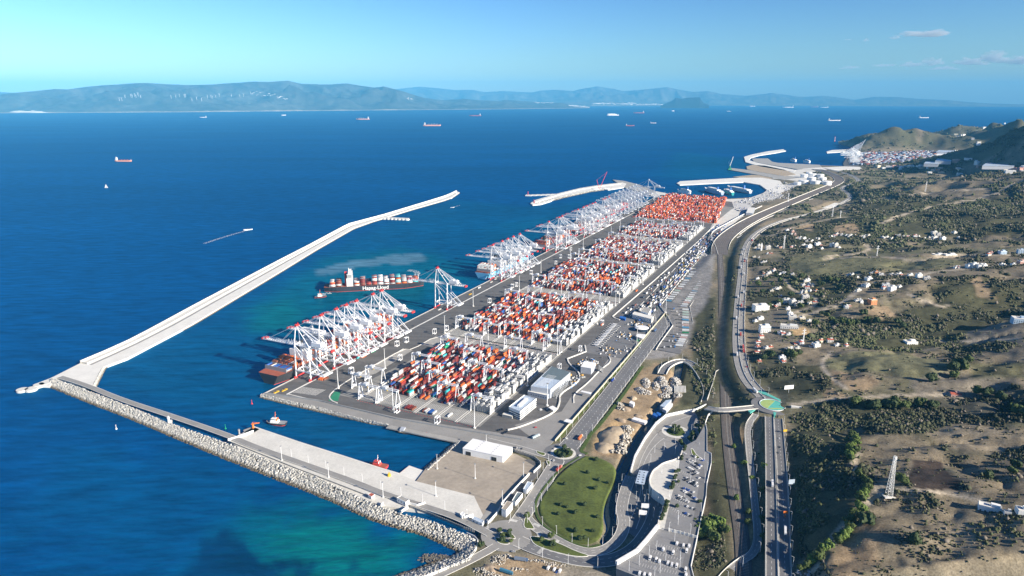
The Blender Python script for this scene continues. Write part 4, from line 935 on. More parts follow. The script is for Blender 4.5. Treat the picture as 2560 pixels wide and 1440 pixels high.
b.build('rail_yard_wall', MM['concrete_pale'], kind='structure')
b = M()
for pts in ([(1842,590),(1880,565),(1940,545),(2000,515),(2060,498)],): b.ribbon([(*g_, 0) for g_ in GP(smooth_line(pts, 2), 9)], 26, 9.4, 1)
b.build('slip_road', MM['road'], kind='structure')
b = M()
for pts in ([(1842,596),(1895,568),(1935,552),(1990,526),(2048,508),(2062,496)], [(1848,588),(1885,560),(1950,532),(2010,505),(2062,488)], [(1960,552),(2030,524),(2080,508)]): b.ribbon([(*g_, 0) for g_ in GP(smooth_line(pts, 2), 9)], 3.5, 11.5, 3)
b.build('slip_road_wall', MM['concrete_pale'], kind='structure')
# ================================================================ ship-to-shore cranes
def sts_parts(raised=False):
    P = {}
    def leg(x, y, xt, yt, top):
        b = M(); b.bar((x, y, 3.2), (xt, yt, top), 1.7, 1.5); return b
    for i, (x, y) in enumerate(((0, 9), (0, -9), (31, 9), (31, -9))):
        P['leg%d' % i] = ('leg', leg(x, y, x, y * (.72 if x == 0 else .85), 58), 'w')
    b = M()
    for y in (9, -9): 
        for k in (-3, 0, 3): b.box(0, y + k * .9, 0, 1.3, 1.9, 1.6)
    b.box(0, 0, 1.8, 1.5, 27, 1.8); P['sill0'] = ('sill_beam', b, 'r')
    b = M()
    for y in (9, -9): 
        for k in (-3, 0, 3): b.box(31, y + k * .9, 0, 1.3, 1.9, 1.6)
    b.box(31, 0, 1.8, 1.6, 27, 1.9); P['sill1'] = ('sill_beam', b, 'r')
    for i, y in enumerate((9, -9)):
        b = M(); b.bar((0, y * .95, 14), (31, y * .96, 14), 1.4, 2); P['tie%d' % i] = ('portal_beam', b, 'w')
        b = M(); b.bar((0, y * .74, 54), (29, y * .95, 15), .9); b.bar((31, y * .87, 40), (57, y * .9, 15), .8); b.bar((0, y * .75, 52), (57, y * .8, 15), .9) if False else None
        b.bar((1, y * .73, 55), (56, y * .9, 15), .95); P['brace%d' % i] = ('diagonal_brace', b, 'w')
    for i, (x, y, z, w, h) in enumerate(((0, 6.5, 58, 1.8, 2.4), (31, 7.6, 58, 1.8, 2.4), (0, 8.6, 14, 1.1, 1.8), (31, 8.6, 14, 1.1, 1.8))):
        b = M(); b.bar((x, y, z), (x, -y, z), w, h); P['xb%d' % i] = ('cross_beam', b, 'w')
    b = M(); b.bar((0, 8.9, 5), (0, 0, 13.5), .6); b.bar((0, -8.9, 5), (0, 0, 13.5), .6); b.bar((31, 8.9, 5), (31, 0, 13.5), .6); b.bar((31, -8.9, 5), (31, 0, 13.5), .6); P['cross'] = ('lower_bracing', b, 'w')
    b = M(); b.bar((31, 8.6, 13.4), (60, 8, 13), .8, 1.6); b.bar((31, -8.6, 13.4), (60, -8, 13), .8, 1.6); b.box(56.5, 0, 12.6, 9, 22, .5); b.box(60.6, 0, 12.6, .5, 22, 2.0); b.box(44, 0, 12.6, 2.2, 17, .5)
    for k in range(6): b.box(36 + k * 4, 8, 13.4, .25, .25, 1.6); b.box(36 + k * 4, -8, 13.4, .25, .25, 1.6)
    P['plat'] = ('hatch_platform', b, 'w')
    # girder over land, boom over water: open trusses
    def truss(x0, x1, ydef, z, h, n):
        b = M()
        for y in (ydef, -ydef):
            b.bar((x0, y, z), (x1, y, z), .9, 1.5); b.bar((x0, y, z + h), (x1, y, z + h), .4)
            for k in range(n):
                a = x0 + (x1 - x0) * k / n; c = x0 + (x1 - x0) * (k + .5) / n; d = x0 + (x1 - x0) * (k + 1) / n
                b.bar((a, y, z), (c, y, z + h), .28); b.bar((c, y, z + h), (d, y, z), .28)
        for k in range(n + 1):
            a = x0 + (x1 - x0) * k / n; b.bar((a, ydef, z), (a, -ydef, z), .4, .8)
        b.bar((x0, ydef + 1.3, z + .6), (x1, ydef + 1.3, z + .6), .9, .12)
        for k in range(n * 2 + 1): b.box(x0 + (x1 - x0) * k / n / 2, ydef + 1.7, z + .6, .12, .12, 1.3)
        return b
    g = truss(0, 72, 3.2, 56, 3.0, 14); P['girder'] = ('girder', g, 'w')
    bm_ = truss(-72, -1, 3.2, 56, 3.0, 14)
    if raised:
        ang = R(68); T_ = Matrix.Translation((-1, 0, 56)) @ Matrix.Rotation(ang, 4, 'Y') @ Matrix.Translation((1, 0, -56)); o = M(); o.merge(bm_, T_); bm_ = o
    P['boom'] = ('boom', bm_, 'w')
    if not raised:
        b = M(); b.box(-73.5, 0, 55, 3, 8, 2.6); b.box(-66, 0, 57, 2, 7, 2.2); P['tip'] = ('boom_tip', b, 'r')
    b = M(); b.box(73.4, 0, 54.6, 3, 8.5, 3.4); P['rtip'] = ('girder_end', b, 'r')
    b = M()
    for y in (1, -1): b.bar((0, 6.5 * y, 59), (2, 2.6 * y, 90), 1.1, 1.1); b.bar((31, 7.2 * y, 59), (3, 2.6 * y, 89), .95, .95)
    b.bar((15, 3.2, 74), (15, -3.2, 74), .7); P['aframe'] = ('a_frame', b, 'w')
    b = M(); b.box(2.5, 0, 88.4, 4.6, 7, 2.6); b.box(2.5, 2.5, 91, 1, 1, 2.4); b.box(2.5, -2.5, 91, 1, 1, 1.6); P['apex'] = ('apex_cap', b, 'r')
    b = M()
    for y in (2.6, -2.6):
        b.bar((3, y, 89.6), (60, y * 1.2, 59.5), .8); b.bar((3, y, 88.5), (36, y * 1.2, 70), .55); b.bar((36, y * 1.2, 70.5), (36, y * 1.2, 59), .7); b.bar((36, y * 1.2, 70), (58, y * 1.2, 60), .5)
    P['back'] = ('backstay', b, 'w')
    if not raised:
        b = M()
        for y in (2.4, -2.4): b.bar((1.5, y, 90), (-58, y, 59.5), .42); b.bar((1.5, y, 89), (-30, y, 59.5), .42)
        P['fore'] = ('forestay', b, 'w')
    b = M(); b.box(44, 0, 59.8, 20, 9.5, 6.4); b.box(40, 0, 66.2, 6, 5, 1.6); b.box(50, 3, 66.2, 3, 3, 1.2); P['house'] = ('machinery_house', b, 'w')
    b = M(); b.box(9, 0, 53.6, 6, 5, 2.2); b.box(5, 3.4, 51, 3, 2.6, 2.8); P['cab'] = ('trolley_cab', b, 'g')
    b = M()
    for k in range(11):
        z = 4 + k * 4.8; y0, y1 = (11.4, 8.2) if k % 2 else (8.2, 11.4); b.bar((31, -y0 * .95, z), (31, -y1 * .95, z + 4.8), 1.0, .35); b.box(31, -y1 * .95, z + 4.8, 2, 2, .2)
    P['stair'] = ('stair_tower', b, 'w')
    b = M(); 
    for k in range(7): b.box(-4 - k * 2.4 if not raised else 4 + k * 2.4, 2.2 - (k % 2) * 4.4, 59, .5, .5, 2.2 + (k % 3) * 1.4)
    P['mast'] = ('floodlights', b, 'w')
    return P
_sts = {}
for rz in (False, True):
    for col in ('white', 'grey'):
        mm = {'w': MM['crane_' + col], 'r': MM['red_paint'] if col == 'white' else MM['crane_grey'], 'g': MM['crane_grey']}
        _sts[rz, col] = [(n, b.mesh(n, mm[k])) for n, b, k in sts_parts(rz).values()]
def sts(s, t, label, raised=False, col='white', rot=QR, sc=1., group=None, z=ZP + .1, xy=None):
    x, y = xy or Q(s, t)
    o = thing('quay_crane', label, 'crane', (x, y, z), rot, group); o.scale = (sc, sc, sc)
    for n, me in _sts[raised, col]: obj(n, me, o, kind='stuff' if n in ('floodlights', 'lower_bracing', 'stair_tower', 'forestay', 'backstay', 'diagonal_brace', 'hatch_platform') else None)
    return o
ORD = ['first', 'second', 'third', 'fourth', 'fifth', 'sixth', 'seventh', 'eighth', 'ninth', 'tenth', 'eleventh', 'twelfth', 'thirteenth', 'fourteenth', 'fifteenth', 'sixteenth', 'seventeenth', 'eighteenth', 'nineteenth', 'twentieth']
ORD += ['twenty ' + a for a in ORD[:9]] + ['thirtieth'] + ['thirty ' + a for a in ORD[:9]] + ['fortieth'] + ['forty ' + a for a in ORD[:9]]
def nth(i): return ORD[i] if i < len(ORD) else 'fiftieth'
for i, s in enumerate((86, 145, 184, 211, 240, 290, 317)):
    sts(s, 3, 'white quay crane with red apex, %s from the quay corner in the nearest row' % ORD[i], group='quay cranes of the nearest row')
sts(521, 3, 'white quay crane standing alone near the bow of the black hulled container ship')
for i, s in enumerate((789, 842, 875, 909, 950)):
    sts(s, 2, 'white quay crane over the pale blue ship, %s of five from the near end' % ORD[i], group='quay cranes of the middle row')
for i, s in enumerate((1163, 1248, 1272)):
    sts(s, -1, 'white quay crane in the group of three past mid quay, %s from the near end' % ORD[i], group='quay cranes past mid quay')
for i, s in enumerate((1423, 1475, 1511, 1572, 1599, 1690, 1715, 1759)):
    sts(s, -4, 'pale quay crane in the far row of eight, %s from the near end' % ORD[i], group='quay cranes of the far row')
for i, s in enumerate((1880, 1935, 1985, 2040, 2085, 2130, 2180)):
    sts(s, -18, 'pale grey quay crane by the orange far stacks, %s from the near end' % ORD[i], col='grey', group='grey quay cranes at the far end')
sts(2385, -15, 'pale grey quay crane standing apart at the very end of the long quay', col='grey')
for i, (px, py) in enumerate(((2128,398),(2134,393),(2140,388),(2146,384),(2150,381),(2153,378))):
    g = G(px, py, 5); sts(0, 0, 'pale raised boom crane at the distant terminal, %s of six' % ORD[i], raised=True, col='white', rot=R(160), group='cranes of the distant terminal', z=5, xy=(float(g[0]), float(g[1])), sc=.85)
for i, (px, py) in enumerate(((2126,410),(2128,403),(2124,406))):
    g = G(px, py, 5); sts(0, 0, 'grey low boom crane at the distant terminal, %s of three' % ORD[i], col='grey', rot=R(8), group='low cranes of the distant terminal', z=5, xy=(float(g[0]), float(g[1])), sc=1.1)

# ================================================================ yard gantry cranes
def rmg_parts():
    P = []
    H = 23
    b = M(); 
    for y in (2.6, -2.6): b.box(0, y, H, 35, 1.0, 1.4)
    b.box(-17.2, 0, H, 1, 6, 1.2); b.box(17.2, 0, H, 1, 6, 1.2); P.append(('girder', b, 'w'))
    for y in (1, -1):
        b = M(); b.bar((-16.2, 6.0 * y, 1.8), (-16.2, 2.4 * y, H), 1.15, 1.0); P.append(('leg', b, 'w'))
        b = M(); b.bar((16.4, 6.2 * y, 1.8), (16.2, 1.6 * y, H), .9, .9); P.append(('leg', b, 'w'))
    for x in (-16.3, 16.3):
        b = M(); b.box(x, 0, 1.0, 1.0, 14, 1.1)
        for k in (-6, -4.4, 4.4, 6): b.box(x, k, 0, .9, 1.4, 1.1)
        P.append(('sill_beam', b, 'w'))
    b = M(); b.box(-16.2, 0, 3, 2.6, 4.6, 2.6); b.box(-17.0, 0, 9, 1.0, 1.6, 8); P.append(('equipment_box', b, 'w'))
    b = M(); b.box(-5, 0, H + 1.7, 6, 7, 2.6); b.box(-5, 0, H - 3, 5, 2.6, .6); P.append(('trolley', b, 'g'))
    b = M(); b.box(-2.2, 0, H - 2.6, 2, 2.2, 2.2); P.append(('cab', b, 'y'))
    return P
_rm = [(n, b.mesh(n, {'w': MM['crane_white'], 'g': MM['crane_grey'], 'y': MM['yellow_paint']}[k])) for n, b, k in rmg_parts()]
def rmg(s, t, label, group='yard gantry cranes', flip=False):
    x, y = Q(s, t); o = thing('yard_gantry_crane', label, 'gantry crane', (x, y, ZP + .2), QR + (math.pi if flip else 0), group)
    for n, me in _rm: obj(n, me, o)
_bn = ['nearest container block', 'second container block', 'third container block', 'fourth container block', 'fifth container block']
_rs = {0: {0: [88, 122], 1: [60, 205, 300], 2: [62, 182, 330], 3: [150, 262], 4: [118, 215, 352], 5: [205, 300], 6: [100, 372]},
       1: {0: [416, 640], 1: [428, 520, 690], 2: [404, 600], 3: [425, 655], 4: [510, 680], 5: [398, 560, 700], 6: [440, 610]}}
_lanew = ['the lane nearest the sea', 'the second lane from the sea', 'the third lane from the sea', 'the middle lane', 'the third lane from the land', 'the second lane from the land', 'the white reefer lane']
for bi, (s0, s1, l0) in enumerate(BLOCKS):
    for li, t in enumerate(LC):
        L_ = _rs.get(bi, {}).get(li) or [s0 + rnd.uniform(0, 50), s1 - rnd.uniform(0, 60)] + ([s0 + 140 + rnd.uniform(-30, 30)] if rnd.random() < .4 else [])
        for k, s in enumerate(sorted(L_)):
            pos = ['near end', 'far end'][k] if len(L_) == 2 else ['near end', 'middle', 'far end'][k]
            rmg(s, t, 'white gantry crane, %s of %s, %s' % (pos, _lanew[li], _bn[bi]), 'gantry cranes of the %s' % _bn[bi])

# ================================================================ containers
PAL = {'maroon': (.16, .028, .026), 'red': (.33, .04, .03), 'orange': (.60, .13, .025), 'white': (.62, .62, .61), 'grey': (.36, .37, .38), 'blue': (.03, .10, .34), 'light blue': (.15, .42, .62), 'green': (.02, .25, .12), 'brown': (.20, .07, .04), 'teal': (.05, .40, .44), 'pink': (.62, .16, .20)}
MIX = [dict(maroon=28, orange=14, white=21, grey=11, red=14, blue=6, brown=5, green=2, teal=2), dict(maroon=24, orange=20, white=19, grey=9, red=19, blue=4, brown=4, teal=3),
       dict(maroon=26, orange=14, white=19, grey=10, red=18, blue=5, brown=8, teal=2), dict(maroon=26, orange=9, white=24, grey=12, red=16, blue=4, brown=6), dict(maroon=28, orange=7, white=26, grey=16, red=14, blue=5, brown=6), dict(orange=46, red=20, white=13, maroon=14, grey=5, pink=6)]
def pick(mix): 
    r = rnd.uniform(0, sum(mix.values()))
    for k, v in mix.items():
        r -= v
        if r <= 0: return k
    return k
CL, CW, CHT = 12.19, 2.44, 2.6
stack = []          # (s, t, height, block, lane, row, bay)
def tall(s, t, b):
    n = float(fbm(np.array(s), np.array(t), 70, 3, 300 + b)) ; return n
for bi, (s0, s1, l0) in enumerate(BLOCKS):
    nb = int((s1 - s0) / 13.2)
    for li in range(l0, 7):
        reefer = li == 6
        for k in range(nb):
            for r in range(10):
                s = s0 + 6.5 + k * 13.2 + rnd.uniform(-.25, .25); t = LC[li] + (r - 4.5) * 2.95
                if bi == 0 and li == 0: continue
                n = tall(s, t, bi)
                if reefer:
                    if rnd.random() < .20: continue
                    h = rnd.choice((4, 4, 5, 3, 3, 2, 5)) 
                    if k == 0 and bi == 0: h = min(h, 4)
                else:
                    p_e = .15 + (.45 if k == 0 and bi in (0, 1) else 0) + (.25 if (bi == 0 and k < 2 and li < 2) else 0) - n * .2
                    if rnd.random() < p_e: continue
                    h = int(np.clip(round(2.9 + 3.4 * n + rnd.gauss(0, 1.25)), 1, 5))
                    if bi in (0, 1) and k < 1: h = rnd.choice((1, 1, 2, 3))
                stack.append((s, t, h, bi, li, r, k))
for k in range(52):                                  # the dense orange block at the far end
    s = 1880 + k * 13
    for r in range(110):
        t = 62 + r * 2.95 - (s - 1880) * .04
        if t > 380 - (s - 1880) * .10 or (r % 20) in (0, 1) and k % 6: continue
        n = tall(s, t, 5)
        if rnd.random() < .16 - n * .2 or k % 7 == 6: continue
        stack.append((s, t, int(np.clip(round(3.8 + 3 * n + rnd.gauss(0, 1.1)), 1, 7)), 5, r // 20, r, k))
allc = []
for (s, t, h, bi, li, r, k) in stack:
    cm = None
    nz = float(vnoise(np.array(s / 40.), np.array(t / 22.), 9 + bi))
    for z in range(h):
        if li == 6 and bi < 5: c = 'white'
        else:
            if cm and rnd.random() < .35: c = cm
            else: c = pick(MIX[bi])
            if bi in (0, 1, 2) and nz > .45 and li >= 4 and rnd.random() < .6: c = 'orange'
            if bi in (0, 1, 2) and nz < -.5 and rnd.random() < .5: c = 'white' if li % 2 else 'maroon'
        cm = c
        allc.append((s, t, z, c, z == h - 1, bi, li, r, k, h))
# loose boxes on the ground near the quay and lanes
for (s, t, c) in ((92, 42, 'orange'), (92, 45, 'orange'), (93, 48, 'orange'), (94, 51, 'brown'), (96, 39, 'white'), (202, 42, 'orange'), (203, 45, 'orange'), (215, 41, 'brown'), (232, 44, 'green'), (232, 40, 'brown'), (196, 39, 'teal'),
                  (62, 232, 'maroon'), (63, 236, 'red'), (62, 240, 'maroon'), (62, 244, 'brown'), (64, 262, 'brown'), (65, 265, 'white'), (63, 269, 'white'), (64, 272, 'blue'), (63, 275, 'blue'), (63, 279, 'white'), (66, 304, 'white'), (560, 372, 'orange'), (840, 366, 'orange'), (700, 12, 'white')):
    allc.append((s, t, 0, c, True, -1, 0, 0, 0, 1))
cs = np.array([(c[0], c[1]) for c in allc]); cx, cy = A0[0] + EX[0] * cs[:, 0] + EY[0] * cs[:, 1], A0[1] + EX[1] * cs[:, 0] + EY[1] * cs[:, 1]
dist = np.hypot(cx, cy)
exposed = np.array([c[4] or c[5] == -1 or (c[8] == 0 and c[2] >= c[9] - 3) for c in allc])
order = np.argsort(np.where(exposed, dist, 1e9))[:300]
single = np.zeros(len(allc), bool); single[order] = True
def container_mesh():
    b = M(); b.box(0, 0, .12, CW - .12, CL - .3, CHT - .2)
    for x in (-CW / 2 + .08, CW / 2 - .08):
        for y in (-CL / 2 + .1, CL / 2 - .1): b.box(x, y, 0, .16, .2, CHT)
    for y in (-CL / 2 + .1, CL / 2 - .1): b.box(0, y, CHT - .16, CW - .3, .2, .16)
    for k in range(12):
        for x in (-1, 1): b.box(x * (CW / 2 - .05), -CL / 2 + .6 + k * 1.0, .2, .07, .45, CHT - .4)
    for k in range(9): b.box(0, -CL / 2 + .9 + k * 1.3, CHT - .08, CW - .3, .5, .06)
    d = M(); 
    for x in (-.57, .57): d.box(x, -CL / 2 - .02, .2, 1.0, .1, CHT - .4); d.box(x, -CL / 2 - .1, .2, .07, .08, CHT - .4)
    return b.mesh('container_body', MM['paint_obj']), d.mesh('door', MM['matte_obj'])
cbm, cdm = container_mesh()
CROT = math.atan2(EX[1], EX[0]) - math.pi / 2
_tier = ['resting on the ground', 'on the second tier', 'on the third tier', 'on the fourth tier', 'on the fifth tier', 'on the sixth tier', 'on the seventh tier']
for i in order:
    s, t, z, c, top, bi, li, r, k, h = allc[i]
    if bi == -1:
        where = 'lying alone on the quay behind the crane legs, %s seaward among its like' % 'farther' if t < 60 else 'standing on the ground in the truck lanes before the nearest block'
        nl = len([j for j in order if allc[j][5] == -1 and (allc[j][1] < 60) == (t < 60) and allc[j][1] < t])
        lab = '%s container on the %s, %s counting from the sea' % (c, 'quay road behind the crane legs' if t < 60 else 'striped lanes before the nearest block', nth(nl))
        grp = '%s single containers on the %s' % (c, 'quay road' if t < 60 else 'striped lanes')
    else:
        row = ['leftmost', 'second from left', 'third from left', 'fourth from left', 'fifth from left', 'fifth from right', 'fourth from right', 'third from right', 'second from right', 'rightmost'][r]
        lab = '%s container %s, %s row, lane %s, bay %s' % (c, _tier[z].replace('resting ', ''), row, ['one', 'two', 'three', 'four', 'five', 'six', 'seven'][li], ['one', 'two', 'three', 'four', 'five', 'six', 'seven', 'eight', 'nine', 'ten', 'eleven', 'twelve', 'thirteen', 'fourteen', 'fifteen', 'sixteen', 'seventeen', 'eighteen', 'nineteen', 'twenty', 'twenty one', 'twenty two'][k])
        grp = 'containers of the nearest block'
    cc = np.array(PAL[c]) * rnd.uniform(.8, 1.15)
    o = obj('shipping_container', None, None, lab, 'container', grp, None, (cx[i], cy[i], ZP + .12 + z * CHT), CROT)
    obj('container_body', cbm, o, color=cc); obj('door', cdm, o, color=cc * .8)
rest = np.where(~single)[0]
Vr, Fr, br = boxes(cx[rest], cy[rest], [ZP + .12 + allc[i][2] * CHT for i in rest], CW, CL, CHT - .04, CROT)
cols = np.array([np.array(PAL[allc[i][3]]) * rnd.uniform(.78, 1.18) for i in rest])
# ends (doors) a little duller than the sides: separate small boxes only where they show
fo = [i for i in rest if allc[i][5] in (0, 1, 2)]
Vd, Fd, bd = boxes(cx[fo] - EX[0] * (CL / 2 + .02), cy[fo] - EX[1] * (CL / 2 + .02), [ZP + .2 + allc[i][2] * CHT for i in fo], CW - .35, .12, CHT - .35, CROT)
cd = np.array([np.array(PAL[allc[i][3]]) * .5 for i in fo])
V_ = np.concatenate([Vr, Vd]); F_ = np.concatenate([Fr, Fd + len(Vr)]); C_ = np.concatenate([cols[br], cd[bd]])
obj('stacked_containers', np_mesh('stacked_containers', V_, F_, MM['paint_attr'], False, C_), kind='stuff')
# reefer racks: steel grids at the bay ends of the white lane
rk = M(); w_ = 29.5
for x in np.linspace(-w_ / 2, w_ / 2, 11): rk.box(x, 0, 0, .3, 1.3, 13.4)
rk2 = M()
for z in range(1, 6): rk2.box(0, 0, z * 2.6 - .1, w_, 1.4, .22)
rk3 = M()
for z in range(1, 6): rk3.box(0, -.75, z * 2.6 + .9, w_, .1, .12)
rkm = [('post_row', rk.mesh('post_row', MM['steel'])), ('walkway', rk2.mesh('walkway', MM['steel'])), ('railing', rk3.mesh('railing', MM['crane_grey']))]
for bi, (s0, s1, l0) in enumerate(BLOCKS):
    nb = int((s1 - s0) / 13.2)
    for k in range(nb + 1):
        if bi > 0 and k % 2: continue
        x, y = Q(s0 - .1 + k * 13.2, LC[6])
        o = thing('reefer_rack', 'grey reefer rack, %s bay end, white lane, %s' % (nth(k) if k < nb - 1 else ('last but one' if k == nb - 1 else 'last'), _bn[bi]), 'rack', (x, y, ZP + .1), QR, 'reefer racks of the %s' % _bn[bi])
        for n, me in rkm: obj(n, me, o)

# ================================================================ ships
def hull_mesh(L, B, Dp, mt, draft_col=True, bow=.13, stern=.06, flare=.5):
    """stern at -L/2, bow at +L/2 along x; z = 0 waterline"""
    ns = 26; V = []; xs = np.linspace(-L / 2, L / 2, ns)
    for x in xs:
        u = (x + L / 2) / L
        wd = 1.0
        if u > 1 - bow * 1.6: wd = max(.02, 1 - ((u - (1 - bow * 1.6)) / (bow * 1.6)) ** 2.2)
        if u < stern: wd *= .86 + .14 * (u / stern)
        ww = 1.0
        if u > 1 - bow * 2.2: ww = max(.01, 1 - ((u - (1 - bow * 2.2)) / (bow * 2.2)) ** 1.4)
        if u < stern * 2.2: ww *= .45 + .55 * (u / (stern * 2.2))
        sh = Dp + (max(0, u - .88) / .12) ** 1.6 * Dp * .25 + (max(0, .06 - u) / .06) * 0
        rake = (max(0, u - .93) / .07) * L * .012
        V += [(x, -B / 2 * ww, -1.5), (x, -B / 2 * ww, .9), (x + rake, -B / 2 * wd, sh), (x + rake, B / 2 * wd, sh), (x, B / 2 * ww, .9), (x, B / 2 * ww, -1.5)]
    b = M()
    V = [tuple(v) for v in V]
    lo, hi, dk = [], [], []
    for i in range(ns - 1):
        a = 6 * i; c = a + 6
        lo += [(a, c, c + 1, a + 1), (a + 4, c + 4, c + 5, a + 5)]; hi += [(a + 1, c + 1, c + 2, a + 2), (a + 3, c + 3, c + 4, a + 4)]; dk.append((a + 2, c + 2, c + 3, a + 3))
    b.v = V; e = 6 * (ns - 1)
    b.f = lo + hi + dk + [(0, 1, 2, 3, 4, 5), (e + 5, e + 4, e + 3, e + 2, e + 1, e)]
    b.m = [1] * len(lo) + [0] * len(hi) + [2] * len(dk) + [0, 0]; b.c = [(1, 1, 1)] * len(b.f)
    return b.mesh('hull', mt)
def fmat(name, col, rough=.5): return MATS.get(name) or mat(name, col, rough, .08, .05)
mat('antifouling', (.40, .045, .03), .6, .15, .1); mat('deck_green', (.10, .16, .13), .8, .15, .1); mat('deck_red', (.34, .10, .06), .8, .15, .1)
def superstructure(o, x, B, h, w=14, m=None, dark=True):
    m = m or MM['white_paint']
    b = M(); b.box(x, 0, 0, w, B * .92, h * .55); b.box(x + .5, 0, h * .55, w * .85, B * .8, h * .33); b.box(x + 1, 0, h * .88, w * .5, B * 1.02, h * .09); b.build('superstructure', m, o)
    b = M()
    for k in range(max(2, int(h / 4))): b.box(x + w / 2 + .02, 0, 1.6 + k * 3.1, .12, B * .8, 1.0); b.box(x, 0, 1.6 + k * 3.1, w * .8, B * .925, .9)
    b.box(x + 1 + w * .26, 0, h * .9, .15, B * .98, h * .05); b.build('window_band', MM['glass'], o)
    b = M(); b.box(x - w * .1, 0, h * .97, 1, 1, 7); b.box(x - w * .1, 0, h * .97 + 4.5, 1.2, 6, .5); b.cyl((x - 1, 3, h * .97), (x - 1, 3, h * .97 + 2.5), 1.2, n=8); b.build('radar_mast', MM['white_paint'], o)
def funnel(o, x, h, z0, col, r=3): b = M(); b.box(x, 0, z0, r * 2.2, r * 1.6, h, taper=.85); b.build('funnel', col, o)
def bays(o, L, B, Dp, x0, x1, skip, heights, mix, name='deck_cargo', maxn=10**9, pitch=14.6, hmix=None):
    n = int((x1 - x0) / pitch); X = []; 
    rows = int((B - 1.5) / 2.52)
    for k in range(n):
        x = x0 + (k + .5) * pitch
        if any(abs(x - s_) < w_ for s_, w_ in skip): continue
        hh = heights[k % len(heights)]
        base = pick(mix)
        u = (x + L / 2) / L; rr = rows if u < .84 else int(rows * (1 - (u - .84) / .16 * .55))
        for r in range(rr):
            for z in range(max(0, hh + (0 if rnd.random() < .75 else -1))):
                c = base if rnd.random() < .45 else pick(mix)
                X.append((x, (r - (rr - 1) / 2) * 2.52, Dp + 1.2 + z * CHT, c))
    if not X: return
    V, F, bb = boxes([a[0] for a in X], [a[1] for a in X], [a[2] for a in X], 12.19, 2.42, 2.56, 0)
    C = np.array([np.array(PAL[a[3]]) * rnd.uniform(.85, 1.15) for a in X])
    obj(name, np_mesh(name, V, F, MM['paint_attr'], False, C[bb]), o, kind='stuff')
    lb = M()
    for k in range(n + 1):
        x = x0 + k * pitch
        if any(abs(x - s_) < w_ for s_, w_ in skip): continue
        lb.box(x, 0, Dp, .8, B * .96 if (x + L / 2) / L < .84 else B * .6, 6.5)
    lb.build('lashing_bridges', MM['steel'], o, kind='stuff')
def ship_root(label, x, y, rot, name='container_ship', cat='ship', group=None): return thing(name, label, cat, (x, y, 0), rot, group)
# moored near ship, stern towards the camera
HB = math.atan2(EX[1], EX[0])
def ship_q(label, s, t, L, B, Dp, hullcol, hname, mix, heights, bridge=.3, fun=.12, funcol=None, deck='deck_red', h=34, x0=.05, x1=.93, flip=False, twin=True, group=None):
    x, y = Q(s + L / 2, t); o = ship_root(label, x, y, HB + (math.pi if flip else 0), group=group)
    m = fmat(hname, hullcol)
    obj('hull', hull_mesh(L, B, Dp, [m, MM['antifouling'], MM[deck]]), o)
    xb = -L / 2 + L * (1 - bridge); xf = -L / 2 + L * fun
    e = M(); o2 = obj('deckhouse_block', None, o)
    o2.location = (0, 0, Dp)
    superstructure(o2, xb, B, h); funnel(o2, xf, h * .75, 0, funcol or MM['dark'], 5)
    b = M(); b.box(xf, 0, 0, 12, B * .8, h * .4); b.build('engine_casing', MM['white_paint'], o2)
    bays(o, L, B, Dp, -L / 2 + L * x0, -L / 2 + L * x1, [(xb, 13), (xf, 12)], heights, mix)
    return o
ship_q('dark container ship with orange deck boxes beside the nearest crane row', 46, -27, 350, 48, 17, (.045, .045, .05), 'hull_black', dict(orange=40, brown=22, maroon=16, white=8, blue=6, grey=5), [2, 3, 4, 5, 6, 5, 6, 6, 5, 6, 4, 6, 5, 5, 6, 6, 4, 3], bridge=.68, fun=.22, h=44)
ship_q('pale blue container ship with white stern boxes under the five cranes', 795, -32, 300, 46, 16, (.16, .45, .66), 'hull_light_blue', dict(white=60, grey=20, maroon=10, orange=8), [6, 6, 1, 0, 2, 1, 3, 2, 1, 4, 4, 3, 4, 3, 5], bridge=.70, fun=.25, h=42)
ship_q('dark container ship with brown boxes under the three cranes past mid quay', 1150, -30, 270, 42, 15, (.05, .06, .09), 'hull_navy', dict(maroon=40, brown=20, orange=20, white=14), [4, 5, 5, 4, 5, 6], bridge=.6, fun=.2)
ship_q('dark container ship with maroon boxes in the far row of cranes', 1440, -34, 330, 46, 16, (.05, .06, .09), 'hull_navy', dict(maroon=45, white=20, orange=16, grey=10), [5, 6, 5, 6, 4, 6], bridge=.6, fun=.2)
ship_q('container ship with pink and orange boxes beside the grey far cranes', 1880, -46, 300, 44, 15, (.30, .07, .09), 'hull_red', dict(pink=40, orange=30, white=14, red=10), [5, 6, 6, 5, 6], bridge=.6, fun=.2)
# the ship under way in the basin, black hull with white lettering
a = G(812, 727, 0); c = G(1059, 714, 0); L_ = float(np.linalg.norm(c - a)); mid = (a + c) / 2
o = ship_root('black hulled container ship with white lettering and tall white bridge, turning in the basin', float(mid[0]), float(mid[1]), math.atan2(c[1] - a[1], c[0] - a[0]))
Bm, Dp = 37, 12.5
obj('hull', hull_mesh(L_, Bm, Dp, [fmat('hull_charcoal', (.035, .038, .048)), MM['antifouling'], MM['deck_red']], bow=.10), o)
xb = -L_ / 2 + L_ * .255
o2 = obj('deckhouse_block', None, o); o2.location = (0, 0, Dp); superstructure(o2, xb, Bm, 36, 15)
b = M(); b.box(xb - 9, 0, 0, 6, 9, 33, taper=.9); b.build('funnel', MM['red_paint'], o2)
bays(o, L_, Bm, Dp, -L_ / 2 + L_ * .055, -L_ / 2 + L_ * .95, [(xb - 2, 12)], [4, 5, 4, 0, 4, 6, 3, 6, 6, 5, 6, 6, 5, 4, 4, 3], dict(maroon=30, white=34, orange=10, red=8, teal=8, brown=6, grey=8), pitch=14.2)
